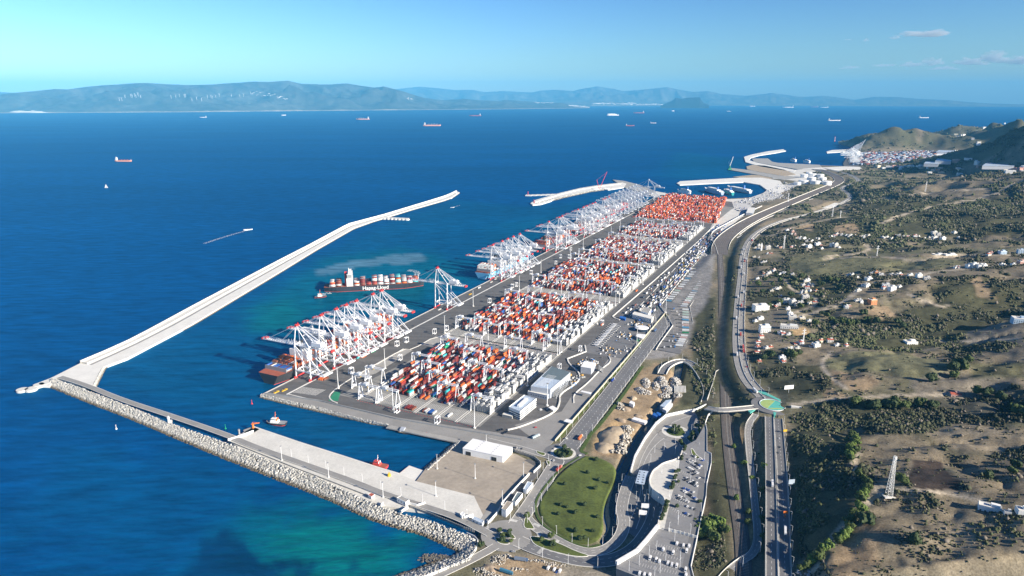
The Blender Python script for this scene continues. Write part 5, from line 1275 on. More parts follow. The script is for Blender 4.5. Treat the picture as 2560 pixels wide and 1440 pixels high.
cu = bpy.data.curves.new('hull_lettering', 'FONT'); cu.body = 'Hapag-Lloyd'; cu.size = 12.5; cu.extrude = .12; cu.align_x = 'CENTER'; cu.offset = .16
tmp = bpy.data.objects.new('lettering_tmp', cu); COL.objects.link(tmp); bpy.context.view_layer.update()
lm = bpy.data.meshes.new_from_object(tmp.evaluated_get(bpy.context.evaluated_depsgraph_get())); bpy.data.objects.remove(tmp); lm.materials.clear(); lm.materials.append(MM['white_paint']); lm.name = 'hull_lettering'
lo = obj('hull_lettering', lm, o); lo.location = (2, -Bm / 2 - .35, 2.2); lo.rotation_euler = (math.pi / 2, 0, 0)
b = M(); b.box(L_ / 2 - 12, 0, Dp + 3, 1, 1, 14); b.build('foremast', MM['white_paint'], o)
# tugs and small craft
def tug(label, px, py, rot, col, sc=1., cabin=None):
    g = G(px, py, 0); o = thing('tugboat', label, 'tugboat', (float(g[0]), float(g[1]), 0), rot); o.scale = (sc,) * 3
    obj('hull', hull_mesh(30, 11, 3.2, [fmat('tug_' + col, {'black': (.03, .03, .035), 'red': (.55, .05, .05)}[col]), MM['antifouling'], MM['deck_red'] if col == 'red' else MM['steel']], bow=.25), o)
    b = M(); b.box(2, 0, 3.2, 11, 7, 3); b.box(3, 0, 6.2, 6.5, 5.5, 3); b.build('wheelhouse', fmat('tug_cabin_red', (.6, .08, .07)) if cabin == 'red' else MM['white_paint'], o)
    b = M(); b.box(3.3, 0, 7.3, 6.6, 5.6, 1.0); b.build('window_band', MM['glass'], o)
    b = M(); b.bar((1, 0, 9), (0, 0, 19), .5); b.bar((.3, -2.2, 14), (.3, 2.2, 14), .3); b.cyl((-2, 2, 5), (-2, 2, 9.5), .8, n=8); b.cyl((-2, -2, 5), (-2, -2, 9.5), .8, n=8); b.build('mast', MM['orange_paint'] if col == 'black' else MM['white_paint'], o)
    b = M(); 
    for k in range(8): b.cyl((-12 + k * 3.1, -5.6, 2.2), (-12 + k * 3.1, -5.6, 3.0), .7, n=6)
    b.build('fenders', MM['rubber'], o); return o
tug('black tugboat with white wheelhouse and wake behind the black hulled ship', 801, 743, R(215), 'black', .95)
tug('black tugboat with orange mast near the corner of the concrete mole', 691, 1060, R(170), 'black', 1.)
tug('red rescue tug moored at the inner edge of the concrete mole', 946, 1166, R(160), 'red', .85, 'red')
def sea_ship(label, px, py, L, rot, hcol, hname, kind, group='ships out in the strait'):
    g = G(px, py, 0); o = thing({'tanker': 'tanker_ship', 'bulk': 'bulk_carrier', 'white': 'white_ship'}.get(kind, 'cargo_ship'), label, 'ship', (float(g[0]), float(g[1]), 0), rot, group)
    B, D = L * .155, L * .055 + 3
    obj('hull', hull_mesh(L, B, D, [fmat(hname, hcol), MM['antifouling'], MM['deck_red']]), o)
    o2 = obj('deckhouse_block', None, o); o2.location = (0, 0, D); superstructure(o2, -L / 2 + L * .09, B, L * .11 + 6, L * .07)
    b = M()
    if kind == 'bulk':
        for k in range(5): b.box(-L * .25 + k * L * .15, 0, D, L * .09, B * .6, 2.5)
        b.build('hatch_covers', MM['deck_red'], o); b = M()
        for k in range(4): b.box(-L * .18 + k * L * .15, 0, D, 2, 2, L * .08); b.bar((-L * .18 + k * L * .15, 0, D + L * .07), (-L * .10 + k * L * .15, 0, D + L * .05), 1)
        b.build('deck_cranes', MM['white_paint'], o)
    elif kind == 'white':
        b.box(0, 0, D, L * .72, B * .9, L * .06); b.box(-L * .05, 0, D + L * .06, L * .5, B * .7, L * .035); b.build('upper_decks', MM['white_paint'], o)
    else:
        b.bar((-L * .3, 0, D + 1.5), (L * .42, 0, D + 1.5), 2); 
        for k in range(3): b.box(-L * .1 + k * L * .17, 0, D, 2, B * .5, 5)
        b.build('deck_pipes', MM['deck_red'], o)
    b = M(); b.box(L * .46, 0, D, 1.5, 1.5, L * .06); b.build('foremast', MM['white_paint'], o)
W_ = (.75, .75, .75); RD = (.5, .10, .08); SA = (.62, .30, .22); NV = (.05, .07, .12)
for (lab, px, py, L, rot, hc, hn, kd) in (
    ('salmon hulled tanker with white bridge at its left end, nearest of the ships at sea', 309, 404, 128, R(-4), SA, 'hull_salmon', 'tanker'),
    ('small pale ship left of centre close under the far shore', 508, 294, 165, R(184), W_, 'hull_white', 'cargo'),
    ('tiny white vessel below the highest hill of the far shore', 709, 289, 140, R(180), W_, 'hull_white', 'white'),
    ('orange red bulk carrier with deck cranes heading left past the tip of the long hill', 907, 299, 300, R(180), SA, 'hull_salmon', 'bulk'),
    ('bulk carrier with white cranes heading right, farther down than its neighbours', 1080, 315, 300, R(2), SA, 'hull_salmon', 'bulk'),
    ('low dark red tanker with white bridge on its right', 1188, 290, 330, R(182), RD, 'hull_red', 'tanker'),
    ('long white ship in mid strait left of the red tanker', 1532, 289, 330, R(3), W_, 'hull_white', 'white'),
    ('red tanker with its bridge on the right near the rocky headland', 1597, 283, 360, R(181), RD, 'hull_red', 'tanker'),
    ('short red hulled coaster below the white ship', 1575, 315, 150, R(2), RD, 'hull_red', 'cargo'),
    ('small white coaster right of the short red one', 1633, 308, 110, R(-5), W_, 'hull_white', 'cargo'),
    ('pale cargo ship above the dark headland on the right', 2085, 302, 260, R(-3), W_, 'hull_white', 'cargo'),
    ('faint grey ship at far right under the horizon', 2309, 295, 240, R(0), W_, 'hull_white', 'cargo'),
    ('distant pale ship on the horizon, left of three in a line', 1970, 269, 600, R(180), W_, 'hull_white', 'cargo'),
    ('distant reddish ship on the horizon, middle of three in a line', 2036, 268, 420, R(180), RD, 'hull_red', 'cargo'),
    ('distant pale ship on the horizon, right of three in a line', 2061, 269, 420, R(180), W_, 'hull_white', 'cargo'),
    ('tiny white boat off the rocky headland on the left of its town', 1683, 278, 120, R(20), W_, 'hull_white', 'white'),
    ('tiny white boat right of the rocky headland', 1822, 279, 150, R(-20), W_, 'hull_white', 'white'),
    ('faint ship on the horizon right of the rocky headland', 1881, 266, 380, R(10), W_, 'hull_white', 'cargo')):
    sea_ship(lab, px, py, L, rot, hc, hn, kd)
g = G(266, 470, 0); o = thing('sailing_boat', 'white sailing boat alone on the left of the open sea', 'sailing boat', (float(g[0]), float(g[1]), 0), R(10))
obj('hull', hull_mesh(17, 5, 2, [MM['white_paint'], MM['dark'], MM['white_paint']], bow=.3), o)
b = M(); b._add([(-.3, 0, 3), (-7.5, .8, 3.2), (-.2, 0, 21), (-7.5, 1.0, 3.2), (-.3, .15, 3), (-.2, .15, 21)], [(0, 1, 2), (3, 4, 5)]); b.build('mainsail', MM['white_paint'], o)
b = M(); b._add([(.4, 0, 20), (8, 0, 2.2), (.8, 1.6, 3), (.4, .15, 20), (.8, 1.75, 3), (8, .15, 2.2)], [(0, 1, 2), (3, 4, 5)]); b.build('jib', MM['white_paint'], o)
b = M(); b.bar((0, 0, 1.5), (0, 0, 22), .3); b.bar((0, 0, 3), (-7.6, .9, 3), .25); b.build('mast', MM['steel'], o)
def foam(name, pts, w0, w1, label=None):
    b = M(); P = [np.array(G(p[0], p[1], 0)) for p in smooth_line(pts, 2)]; n = len(P); vs = []
    for i, p in enumerate(P):
        d = P[min(i + 1, n - 1)] - P[max(i - 1, 0)]; d /= np.linalg.norm(d); nn = np.array([-d[1], d[0]]); w = w0 + (w1 - w0) * i / (n - 1)
        for e in (-.5, -.25, .25, .5): q = p + nn * w * e; vs.append((q[0], q[1], .12))
    b._add(vs, [(4 * i + j, 4 * i + j + 1, 4 * i + j + 5, 4 * i + j + 4) for i in range(n - 1) for j in range(3)])
    return b.build(name, FOAM, kind='stuff')
FOAM = bpy.data.materials.new('foam'); FOAM.use_nodes = True; _fn = FOAM.node_tree; _b = _fn.nodes['Principled BSDF']; _b.inputs['Base Color'].default_value = (.75, .8, .82, 1); _b.inputs['Roughness'].default_value = .9
_g = _fn.nodes.new('ShaderNodeNewGeometry'); _t = _fn.nodes.new('ShaderNodeTexNoise'); _t.inputs['Scale'].default_value = .22; _t.inputs['Detail'].default_value = 6; _m = _fn.nodes.new('ShaderNodeMapRange'); _m.inputs[1].default_value = .47; _m.inputs[2].default_value = .62; _m.inputs[4].default_value = .8
_fn.links.new(_g.outputs['Position'], _t.inputs['Vector']); _fn.links.new(_t.outputs[0], _m.inputs[0]); _fn.links.new(_m.outputs[0], _b.inputs['Alpha'])
foam('wake', [(627,573),(600,581),(575,588),(540,599),(510,609)], 11, 12)
foam('wake', [(805,737),(815,734),(828,732)], 12, 16)
foam('wake', [(1131,519),(1140,516),(1150,513)], 6, 4); foam('propeller_wash', [(1010,700),(1030,693),(1045,686),(1040,678),(1020,676)], 10, 22)
def speedboat(label, px, py, rot, sc=1.):
    g = G(px, py, 0); o = thing('motorboat', label, 'motorboat', (float(g[0]), float(g[1]), 0), rot); o.scale = (sc,) * 3
    obj('hull', hull_mesh(22, 6, 2, [MM['white_paint'], MM['white_paint'], MM['white_paint']], bow=.3), o); b = M(); b.box(0, 0, 2, 9, 4, 2.4, taper=.8); b.build('cabin', MM['glass'], o)
speedboat('fast white motorboat at the head of its wake on the open sea', 620, 575, R(25), 1.4); speedboat('small white motorboat inside the breakwater tip', 1131, 519, R(200), .8)
for (nm, lab, px, py, m) in (('channel_buoy', 'red channel buoy off the near corner of the terminal', 630, 1010, 'red_paint'), ('channel_buoy', 'green channel buoy off the concrete mole', 564, 1072, None), ('channel_buoy', 'small pale buoy outside the long rock breakwater', 291, 1073, 'white_paint')):
    g = G(px, py, 0); o = thing(nm, lab, 'buoy', (float(g[0]), float(g[1]), 0)); mm = MM[m] if m else fmat('buoy_green', (.02, .35, .16))
    b = M(); b.cyl((0, 0, -1), (0, 0, 1), 1.3, n=10); b.build('float', mm, o); b = M(); b.cyl((0, 0, 1), (0, 0, 6), .5, .2, n=6); b.box(0, 0, 6, .8, .8, .8); b.build('tower', mm, o)
# ferries in the far harbour
def ferry(label, px0, py0, px1, py1, col, hn, B=26, decks=3):
    a = G(px0, py0, 0); c = G(px1, py1, 0); L = float(np.linalg.norm(c - a)); m_ = (a + c) / 2
    o = thing('ferry', label, 'ferry', (float(m_[0]), float(m_[1]), 0), math.atan2(c[1] - a[1], c[0] - a[0]), 'ships in the far harbour'); obj('hull', hull_mesh(L, B, 15, [fmat(hn, col), MM['antifouling'], MM['white_paint']], bow=.2), o)
    b = M()
    for k in range(decks): b.box(L * (-.06 + .05 * k), 0, 15 + k * 3.4, L * (.72 - .16 * k), B * .9, 3.4)
    b.build('upper_decks', MM['white_paint'], o); b = M(); b.box(-L * .22, 0, 15, 10, 9, 20, taper=.8); b.build('funnel', fmat('funnel_blue', (.05, .15, .4)), o)
    b = M()
    for k in range(decks): b.box(L * (-.06 + .05 * k), 0, 16 + k * 3.4, L * (.70 - .16 * k), B * .905, 1.1)
    b.build('window_band', MM['glass'], o)
ferry('long pale grey cargo ferry berthed furthest right in the far harbour', 1876, 484, 1818, 472, (.45, .48, .55), 'hull_pale', 26, 1)
ferry('white passenger ferry with blue decks in the middle of the far harbour', 1806, 488, 1762, 477, (.35, .42, .55), 'hull_bluegrey', 24, 3)
ferry('teal hulled ferry moored before the pale cargo ferry in the far harbour', 1832, 489, 1810, 481, (.05, .38, .36), 'hull_teal', 18, 2)
ferry('white yacht like vessel leftmost in the far harbour', 1726, 485, 1694, 482, (.7, .7, .7), 'hull_white', 16, 2)
ferry('white ferry at the distant passenger quay, left of two', 1990, 405, 1976, 404, (.7, .7, .7), 'hull_white', 22, 3); ferry('white ferry at the distant passenger quay, right of two', 2025, 408, 2008, 407, (.7, .7, .7), 'hull_white', 22, 3)
# ================================================================ rocks
def rock_boxes(P, S, seed, flat=.8):
    r = np.random.RandomState(seed); n = len(P)
    sg = np.array([(-1, -1, -1), (1, -1, -1), (1, 1, -1), (-1, 1, -1), (-1, -1, 1), (1, -1, 1), (1, 1, 1), (-1, 1, 1)], float) * .5
    v = sg[None] * (S[:, None, None] * r.uniform(.7, 1.15, (n, 1, 3))) * r.uniform(.72, 1.15, (n, 8, 1))
    a, b, c = r.uniform(0, 6.28, (3, n)); b = b * .5
    ca, sa, cb, sb = np.cos(a), np.sin(a), np.cos(b), np.sin(b); cc, sc_ = np.cos(c), np.sin(c); o = np.zeros(n); i = np.ones(n)
    Rz = np.stack([np.stack([ca, -sa, o], -1), np.stack([sa, ca, o], -1), np.stack([o, o, i], -1)], 1)
    Rx = np.stack([np.stack([i, o, o], -1), np.stack([o, cb, -sb], -1), np.stack([o, sb, cb], -1)], 1)
    Rz2 = np.stack([np.stack([cc, -sc_, o], -1), np.stack([sc_, cc, o], -1), np.stack([o, o, i], -1)], 1)
    Rm = Rz @ Rx @ Rz2
    V = (np.einsum('nij,nkj->nki', Rm, v) + P[:, None]).reshape(-1, 3)
    F = np.array([(3, 2, 1, 0), (4, 5, 6, 7), (0, 1, 5, 4), (1, 2, 6, 5), (2, 3, 7, 6), (3, 0, 4, 7)])
    return V, (np.arange(n)[:, None, None] * 8 + F[None]).reshape(-1, 4), np.repeat(np.arange(n), 8)
def resample(pts, z, n):
    p = np.array([(*G(a, b, z), z) for a, b in pts]); d = np.r_[0, np.cumsum(np.linalg.norm(np.diff(p, axis=0), axis=1))]; s = np.linspace(0, d[-1], n)
    return np.stack([np.interp(s, d, p[:, k]) for k in range(3)], -1), d[-1]
def armour(name, top, bot, z1, z0, size, seed, dens=1.0, base='rock_dark', tone=(.47, .46, .43)):
    n = 60; a, L = resample(top, z1, n); b_, _ = resample(bot, z0, n)
    V = np.concatenate([a, (a + b_) / 2, b_, b_ + (b_ - a) * .25]); V[:, 2] -= .9
    obj(name + '_core', np_mesh(name + '_core', V, grid_faces(4, n), MM[base]), kind='structure')
    wid = np.linalg.norm((a - b_)[:, :2], axis=1).mean(); N_ = int(dens * L * np.hypot(wid, z1 - z0) * 1.15 / (size * size * .62))
    r = np.random.RandomState(seed); u = r.uniform(0, n - 1.001, N_); v = r.uniform(-.03, 1.04, N_); i = u.astype(int); f = (u - i)[:, None]
    A_ = a[i] * (1 - f) + a[i + 1] * f; B_ = b_[i] * (1 - f) + b_[i + 1] * f; P = A_ * (1 - v[:, None]) + B_ * v[:, None]; P[:, 2] += r.uniform(-.5, .7, N_) * size * .4
    Vr, Fr, br = rock_boxes(P, size * r.uniform(.75, 1.3, N_), seed)
    k = np.clip((P[:, 2] - .2) / 1.6, 0, 1)[:, None]               # wet, weedy band just over the water
    C = (np.array(tone) * r.uniform(.72, 1.2, (N_, 1))) * k + np.array((.13, .105, .07)) * (1 - k)
    obj(name, np_mesh(name, Vr, Fr, MM['matte_attr'], False, C[br]), kind='stuff')
armour('armour_blocks', [(129,947),(161,956),(319,1016),(424,1059),(562,1108),(700,1162),(787,1193),(953,1270),(1083,1307),(1167,1338)], [(118,966),(202,1001),(319,1046),(469,1110),(562,1149),(700,1204),(760,1227),(833,1257),(917,1297),(983,1320),(1067,1343),(1125,1372)], 6.5, -.6, 1.8, 1, 1.1)
armour('armour_blocks', [(1165,1337),(1186,1352),(1187,1378),(1170,1400),(1125,1417),(1070,1436),(985,1462)], [(1120,1368),(1140,1377),(1146,1385),(1130,1392),(1090,1404),(1040,1424),(955,1452)], 6.0, -.3, 1.8, 2, 1.1)
armour('riprap', [(652,985),(716,1001),(800,1019),(860,1036),(916,1050),(972,1062)], [(649,995),(720,1013),(800,1032),(870,1048),(930,1062),(968,1067)], 4.0, -.5, 1.5, 3, 1.2)
armour('riprap', [(1068,1176),(1110,1140),(1150,1104)], [(1060,1171),(1103,1135),(1143,1099)], 3.8, -.4, 1.6, 4)
armour('riprap', [(258,917),(244,942),(231,968)], [(266,919),(253,944),(240,971)], 3.8, -.4, 1.6, 5)
armour('riprap', [(1340,510),(1400,493),(1470,478),(1530,470)], [(1343,513),(1403,497),(1473,481),(1532,473)], 4, -.4, 4, 6)
def heap(name, items, size, seed, tone, mt='matte_attr', kind='stuff', z0=3.4, n_per=90):
    V, F, C, o = [], [], [], 0
    r = np.random.RandomState(seed)
    for (px, py, a, b_, h) in items:
        g = G(px, py, z0); n = int(n_per * a * b_ / 60); rr = np.sqrt(r.uniform(0, 1, n)); th_ = r.uniform(0, 6.28, n)
        x = rr * np.cos(th_) * a; y = rr * np.sin(th_) * b_; c, s_ = math.cos(CROT + .3), math.sin(CROT + .3)
        P = np.stack([g[0] + x * c - y * s_, g[1] + x * s_ + y * c, z0 + h * (1 - rr) * r.uniform(.8, 1.1, n)], -1)
        v, f, b3 = rock_boxes(P, size * r.uniform(.5, 1.3, n), seed + 1); V.append(v); F.append(f + o); C.append((np.array(tone) * r.uniform(.7, 1.25, (n, 1)))[b3]); o += len(v)
    return obj(name, np_mesh(name, np.concatenate(V), np.concatenate(F), MM[mt], False, np.concatenate(C)), kind=kind)
heap('rubble_heap', [(1615,958,7,22,5),(1640,965,6,20,5),(1612,982,12,9,5),(1655,955,9,26,6),(1668,975,9,18,5),(1690,960,9,30,5),(1695,990,8,12,4),(1600,975,8,10,4),(1660,990,9,9,4)], 1.5, 21, (.50, .48, .45), n_per=70)
heap('boulder_heap', [(1567,1075,9,14,6),(1562,1100,9,16,6),(1553,1118,8,12,5),(1545,1130,14,5,4),(1548,1013,6,6,4),(1555,1023,8,6,3.5)], 2.6, 22, (.42, .39, .34), n_per=45)
heap('rubble_heap', [(1245,1400,8,8,3),(1265,1392,6,4,2),(1205,1430,9,7,3),(1230,1440,10,6,3),(1300,1425,9,3,1.5),(1350,1405,18,2.5,1.6),(1400,1415,18,2.5,1.5)], 1.2, 23, (.46, .43, .38), n_per=60)
heap('rubble_heap', [(1765,640,12,40,3),(1758,660,10,30,3),(1775,655,8,30,3)], 2.2, 24, (.46, .45, .44), n_per=30)
heap('beach_cobbles', [(1088,1393,14,6,.8),(1072,1400,12,5,.8),(1110,1392,10,4,1)], .8, 25, (.20, .18, .15), z0=.6, n_per=110)
heap('coastal_stones', [(2015,1432,9,5,1),(2030,1440,8,4,1)], 1.3, 26, (.55, .53, .50), z0=float(land_h(*G(2020,1434,24))), n_per=50)
def mound(name, px, py, a, b_, h, m, seed, rot=0, z0=3.5, label=None):
    g = G(px, py, z0); n, k = 26, 9; vs, fs = [], []
    for j in range(k):
        u = 1 - j / (k - 1)
        for i in range(n):
            t = 2 * math.pi * i / n; nz = 1 + .22 * float(vnoise(np.array(math.cos(t) * 1.7 + seed), np.array(math.sin(t) * 1.7)))
            x, y = math.cos(t) * a * u * nz, math.sin(t) * b_ * u * nz; c, s_ = math.cos(CROT + rot), math.sin(CROT + rot)
            vs.append((x * c - y * s_ + g[0], x * s_ + y * c + g[1], z0 - .5 + h * (1 - u ** 2.2) + .5 * float(vnoise(np.array(x / 4 + seed), np.array(y / 4))) * (u < .95)))
    for j in range(k - 1):
        for i in range(n): fs.append((j * n + i, j * n + (i + 1) % n, (j + 1) * n + (i + 1) % n, (j + 1) * n + i))
    b = M(); b._add(vs, fs); o = b.build(name, m, kind='structure', smooth=True)
mound('sand_heap', 1530, 1092, 17, 36, 6.5, MM['sand'], 3, .15); mound('sand_heap', 1514, 1118, 15, 14, 5, MM['sand'], 8); mound('sand_heap', 1583, 997, 6, 6, 4.5, MM['sand'], 5); mound('sand_heap', 1563, 1023, 9, 6, 4, MM['dirt'], 6); mound('sand_heap', 1552, 1052, 9, 5, 4, MM['dirt'], 7)
mound('soil_heap', 1597, 1040, 8, 4, 2.5, MM['dirt'], 9); mound('sand_heap', 1225, 1420, 9, 6, 3, MM['dirt'], 10)
b = M()
for k in range(9):
    g = G(1686 + k * 3.3, 975, 4); b.bar((g[0] - 2, g[1] - 12, 5.2), (g[0] + 3, g[1] + 12, 5.2), 1.3, 2.2)
b.build('stacked_pipes', MM['concrete_pale'], kind='stuff')

# ================================================================ buildings
def face_windows(o, poly, z0, z1, rows, w=1.6, gap=3.2, hh=1.3, m=None, name='window'):
    """separate window panes, 4 cm proud of each long wall of a footprint (local coordinates)"""
    k = len(poly)
    for i in range(k):
        (x1, y1), (x2, y2) = poly[i], poly[(i + 1) % k]; L = math.hypot(x2 - x1, y2 - y1)
        if L < 4: continue
        n = int((L - 1) / gap); 
        me = _winmesh(w, hh, m or MM['glass'])
        for r in range(rows):
            z = z0 + (z1 - z0) * (r + .5) / rows - hh / 2
            for j in range(n):
                u = (j + .5) / n; wob_ = obj(name, me, o, loc=(x1 + (x2 - x1) * u, y1 + (y2 - y1) * u, z), rotz=math.atan2(y2 - y1, x2 - x1))
_wm = {}
def _winmesh(w, h, m):
    if (w, h, m.name) not in _wm:
        b = M(); b.box(0, 0, 0, w, .16, h); _wm[w, h, m.name] = b.mesh('window', m)
    return _wm[w, h, m.name]
def block(name, label, roof_px, zb, h, wall_m, roof_m, cat='building', parapet=.5, rows=0, group=None, wname='window', gap=4):
    P = GP(roof_px, zb + h); cx_, cy_ = np.mean(P, 0); L = [(p[0] - cx_, p[1] - cy_) for p in P]
    ar = sum(L[i][0] * L[(i + 1) % len(L)][1] - L[(i + 1) % len(L)][0] * L[i][1] for i in range(len(L)))
    if ar < 0: L = L[::-1]
    o = thing(name, label, cat, (float(cx_), float(cy_), zb), 0, group)
    b = M(); b.prism(L, 0, h - .02); b.build('walls', wall_m, o)
    s_ = .97 if parapet else 1.02
    b = M(); b.prism([(x * s_, y * s_) for x, y in L], h - .02, h + .06 if parapet else h + .3); b.build('roof', roof_m, o)
    if parapet:
        b = M(); b.ribbon([(x * .99, y * .99) for x, y in L], .4, h + parapet, parapet, closed=True); b.build('parapet', wall_m, o)
    if rows: face_windows(o, L, .6, h - .4, rows, gap=gap, name=wname)
    return o, L
mat('metal_roof', (.42, .50, .60), .5, .12, .2, streak=(CROT, (.6, .01, .1), .12)); mat('metal_wall', (.42, .45, .50), .5, .06, .2); mat('dark_roof', (.13, .17, .19), .7, .1, .2)
mat('blue_panel', (.06, .12, .26), .4, .2, .4); mat('terracotta', (.40, .10, .06), .8, .2, .5); mat('roof_white', (.80, .80, .79), .6, .05, .2)
# white warehouse by the basin
base = [(1157,1121),(1183,1097),(1281,1118),(1257,1142)]
o, L = block('warehouse', 'long white warehouse with two dark doorways beside the small basin', base, ZP, 8.5, MM['roof_white'], MM['roof_white'], 'warehouse', 0)
fx = sorted(L, key=lambda p: p[1] + p[0] * .0)[:2]; fa, fb = (min(fx), max(fx))
for u in (.14, .78):
    b = M(); x, y = fa[0] + (fb[0] - fa[0]) * u, fa[1] + (fb[1] - fa[1]) * u; b.box(x, y, .1, 7, .5, 5.2, math.atan2(fb[1] - fa[1], fb[0] - fa[0])); b.build('doorway', MM['dark'], o)
for k in range(6):
    for q in (.3, .7):
        b = M(); p = np.array(L[0]) * 0; cc = [np.array(v) for v in L]; u = (k + .5) / 6; p = (cc[0] * (1 - u) + cc[1] * u) * (1 - q) + (cc[3] * (1 - u) + cc[2] * u) * q; b.box(p[0], p[1], 8.6, .9, .9, .6); b.build('roof_vent', MM['steel'], o)
# workshops and office
o, L = block('workshop_hall', 'large workshop hall with pale blue roof panels and darker rear half', [(1327,966),(1376,974),(1426,931),(1379,916)], ZP, 15, MM['metal_wall'], MM['metal_roof'], 'workshop', .6)
P = GP([(1355,942),(1403,951),(1426,931),(1379,916)], ZP + 15.2); cx_, cy_ = o.location[0], o.location[1]
b = M(); b.prism([(p[0] - cx_, p[1] - cy_) for p in P], 15, 15.35); b.build('rear_roof', MM['dark_roof'], o)
for k in range(12):
    b = M(); g1, g2 = G(1340 + k * 2.6, 962 - k * 2.2, ZP + 15), G(1362 + k * 2.6, 966 - k * 2.2, ZP + 15); b.bar((g1[0] - cx_, g1[1] - cy_, 15.3), (g2[0] - cx_, g2[1] - cy_, 15.3), .8, .5); b.build('skylight', MM['roof_white'], o)
block('workshop_annex', 'low grey annex at the front of the large workshop hall', [(1319,979),(1368,990),(1378,978),(1330,967)], ZP, 7, MM['metal_wall'], MM['concrete_pale'], 'building', .8, 1)
block('workshop_hall', 'small workshop hall with white and grey roof, right of the large one', [(1452,917),(1478,921),(1490,907),(1461,903)], ZP, 11, MM['metal_wall'], MM['roof_white'], 'workshop', 0)
o, L = block('office_building', 'white four storey office block with long balconies beside the reefer stacks', [(1272,1018),(1300,1030),(1341,997),(1311,988)], ZP, 13, MM['white_paint'], MM['metal_roof'], 'office', 1.0)
for z in (1.6, 4.8, 8.0):
    b = M(); b.prism([(x * 1.015, y * 1.015) for x, y in L], z, z + 1.5); b.build('window_band', MM['glass'], o)
b = M(); c0_ = np.mean(L, 0); b.box(c0_[0], c0_[1], 13, 4, 30, 2.6, CROT); b.build('roof_plant', MM['white_paint'], o)
block('substation', 'small grey substation in front of the white office block', [(1255,1036),(1280,1042),(1284,1037),(1261,1031)], ZP, 4, MM['concrete_grey'], MM['concrete_pale'], 'building', .3)
# gatehouses on the white wall
block('gatehouse', 'tall white gatehouse with tan roof, nearest to the big roundabout', [(1254,1272),(1267,1253),(1282,1256),(1265,1276)], ZP, 9, MM['white_paint'], MM['dusty'], 'building', .4, 0)
o, L = block('gatehouse', 'low white gatehouse with open dark roof, middle of the three', [(1280,1253),(1293,1231),(1307,1234),(1289,1256)], ZP, 5, MM['white_paint'], MM['dark_roof'], 'building', .9, 0)
block('gatehouse', 'white gatehouse with blue grey roof, farthest of the three', [(1308,1223),(1319,1204),(1333,1207),(1317,1226)], ZP, 5, MM['white_paint'], MM['metal_roof'], 'building', .5, 0)
block('guard_hut', 'small hut with dark red roof between white walls by the breakwater', [(920,1237),(928,1232),(937,1236),(929,1242)], 5, 3, MM['white_paint'], MM['terracotta'], 'hut', .2)
block('service_block', 'white service block with blue panels beside the breakwater road', [(992,1245),(1002,1240),(1023,1250),(1014,1256)], ZP + .6, 5, MM['white_paint'], MM['concrete_grey'], 'building', .5, 1)
block('service_block', 'long white service block with blue panels before the roundabout', [(1180,1297),(1185,1291),(1210,1302),(1206,1309)], ZP, 4, MM['white_paint'], MM['metal_roof'], 'building', .5, 1)
block('guard_hut', 'tiny white hut on the mole edge near the long service block', [(1150,1286),(1157,1279),(1162,1283),(1155,1291)], ZP, 4, MM['white_paint'], MM['white_paint'], 'hut', .3)
for lab, pts in (('short white wall angling from the first service block', [(1020,1260),(1042,1266)]), ('white splayed wall beside the rock armour', [(1004,1281),(1020,1270)]), ('white splayed wall at the end of the breakwater road', [(952,1268),(958,1260)]), ('short white splayed wall by the mole huts', [(1044,1266),(1063,1260)]), ('short white wall joining the tiny hut and the long block', [(1161,1296),(1183,1290)])):
    wall_thing('splay_wall', lab, pts, ZP + .5, 3, .6, MM['white_paint'])
# canopies
def canopy(label, px, z, h, m, legs=True, name='canopy'):
    P = GP(px, z + h); c = np.mean(P, 0); o = thing(name, label, 'canopy', (float(c[0]), float(c[1]), z)); L = [(p[0] - c[0], p[1] - c[1]) for p in P]
    b = M(); b.prism(L, h - .7, h); b.prism(L, h - .7, h - .69) ; b.build('roof', m, o)
    for x, y in L:
        b = M(); b.bar((x * .8, y * .8, 0), (x * .9, y * .9, h - .7), .6); b.build('post', MM['steel'], o)
    return o, L
canopy('large grey toll canopy with dark roof holes over the shaded road', [(1598,1175),(1622,1178),(1610,1211),(1588,1207)], 5.3, 9, MM['metal_roof'])
b = M()
for k in range(5):
    for q in (0, 1): g = G(1597 + q * 11 + 0 - k * 1.2 * 1.0 + 3, 1180 + k * 6 + q * 1.5, 14.5); b.box(g[0], g[1], 14.35, 1.4, 1.4, .3)
b.build('canopy_openings', MM['dark'], kind='structure')
canopy('white twin canopy on the bus station, farther of two', [(1604,1258),(1623,1259),(1622,1270),(1603,1268)], 4.2, 7, MM['roof_white'])
canopy('white twin canopy on the bus station, nearer of two', [(1598,1274),(1618,1277),(1616,1287),(1597,1285)], 4.2, 7, MM['roof_white'])
canopy('white gate canopy across the truck lanes of the apron', [(1451,979),(1455,976),(1479,981),(1475,985)], ZP, 7, MM['roof_white'])
canopy('white weighbridge canopy near the staff cars', [(1371,1018),(1382,1014),(1394,1021),(1383,1026)], ZP, 5, MM['roof_white'])
canopy('white kiosk beside the avenue fence with its roof openings', [(1409,1053),(1416,1047),(1434,1051),(1428,1058)], ZP, 4.5, MM['roof_white'], name='kiosk')
canopy('grey canopy of the far vehicle inspection lanes', [(2030,520),(2045,508),(2095,507),(2090,519)], 8, 9, MM['concrete_pale'])
canopy('white roofed petrol station with green edge beside the avenue', [(1589,840),(1596,834),(1614,836),(1607,847)], ZP, 6, MM['roof_white'], name='petrol_station')
b = M(); b.prism(GP([(1590,850),(1600,846),(1603,858),(1597,862)], ZP), ZP, ZP + .2); b.build('green_forecourt', mat('forecourt_green', (.02, .40, .08), .7), kind='structure')
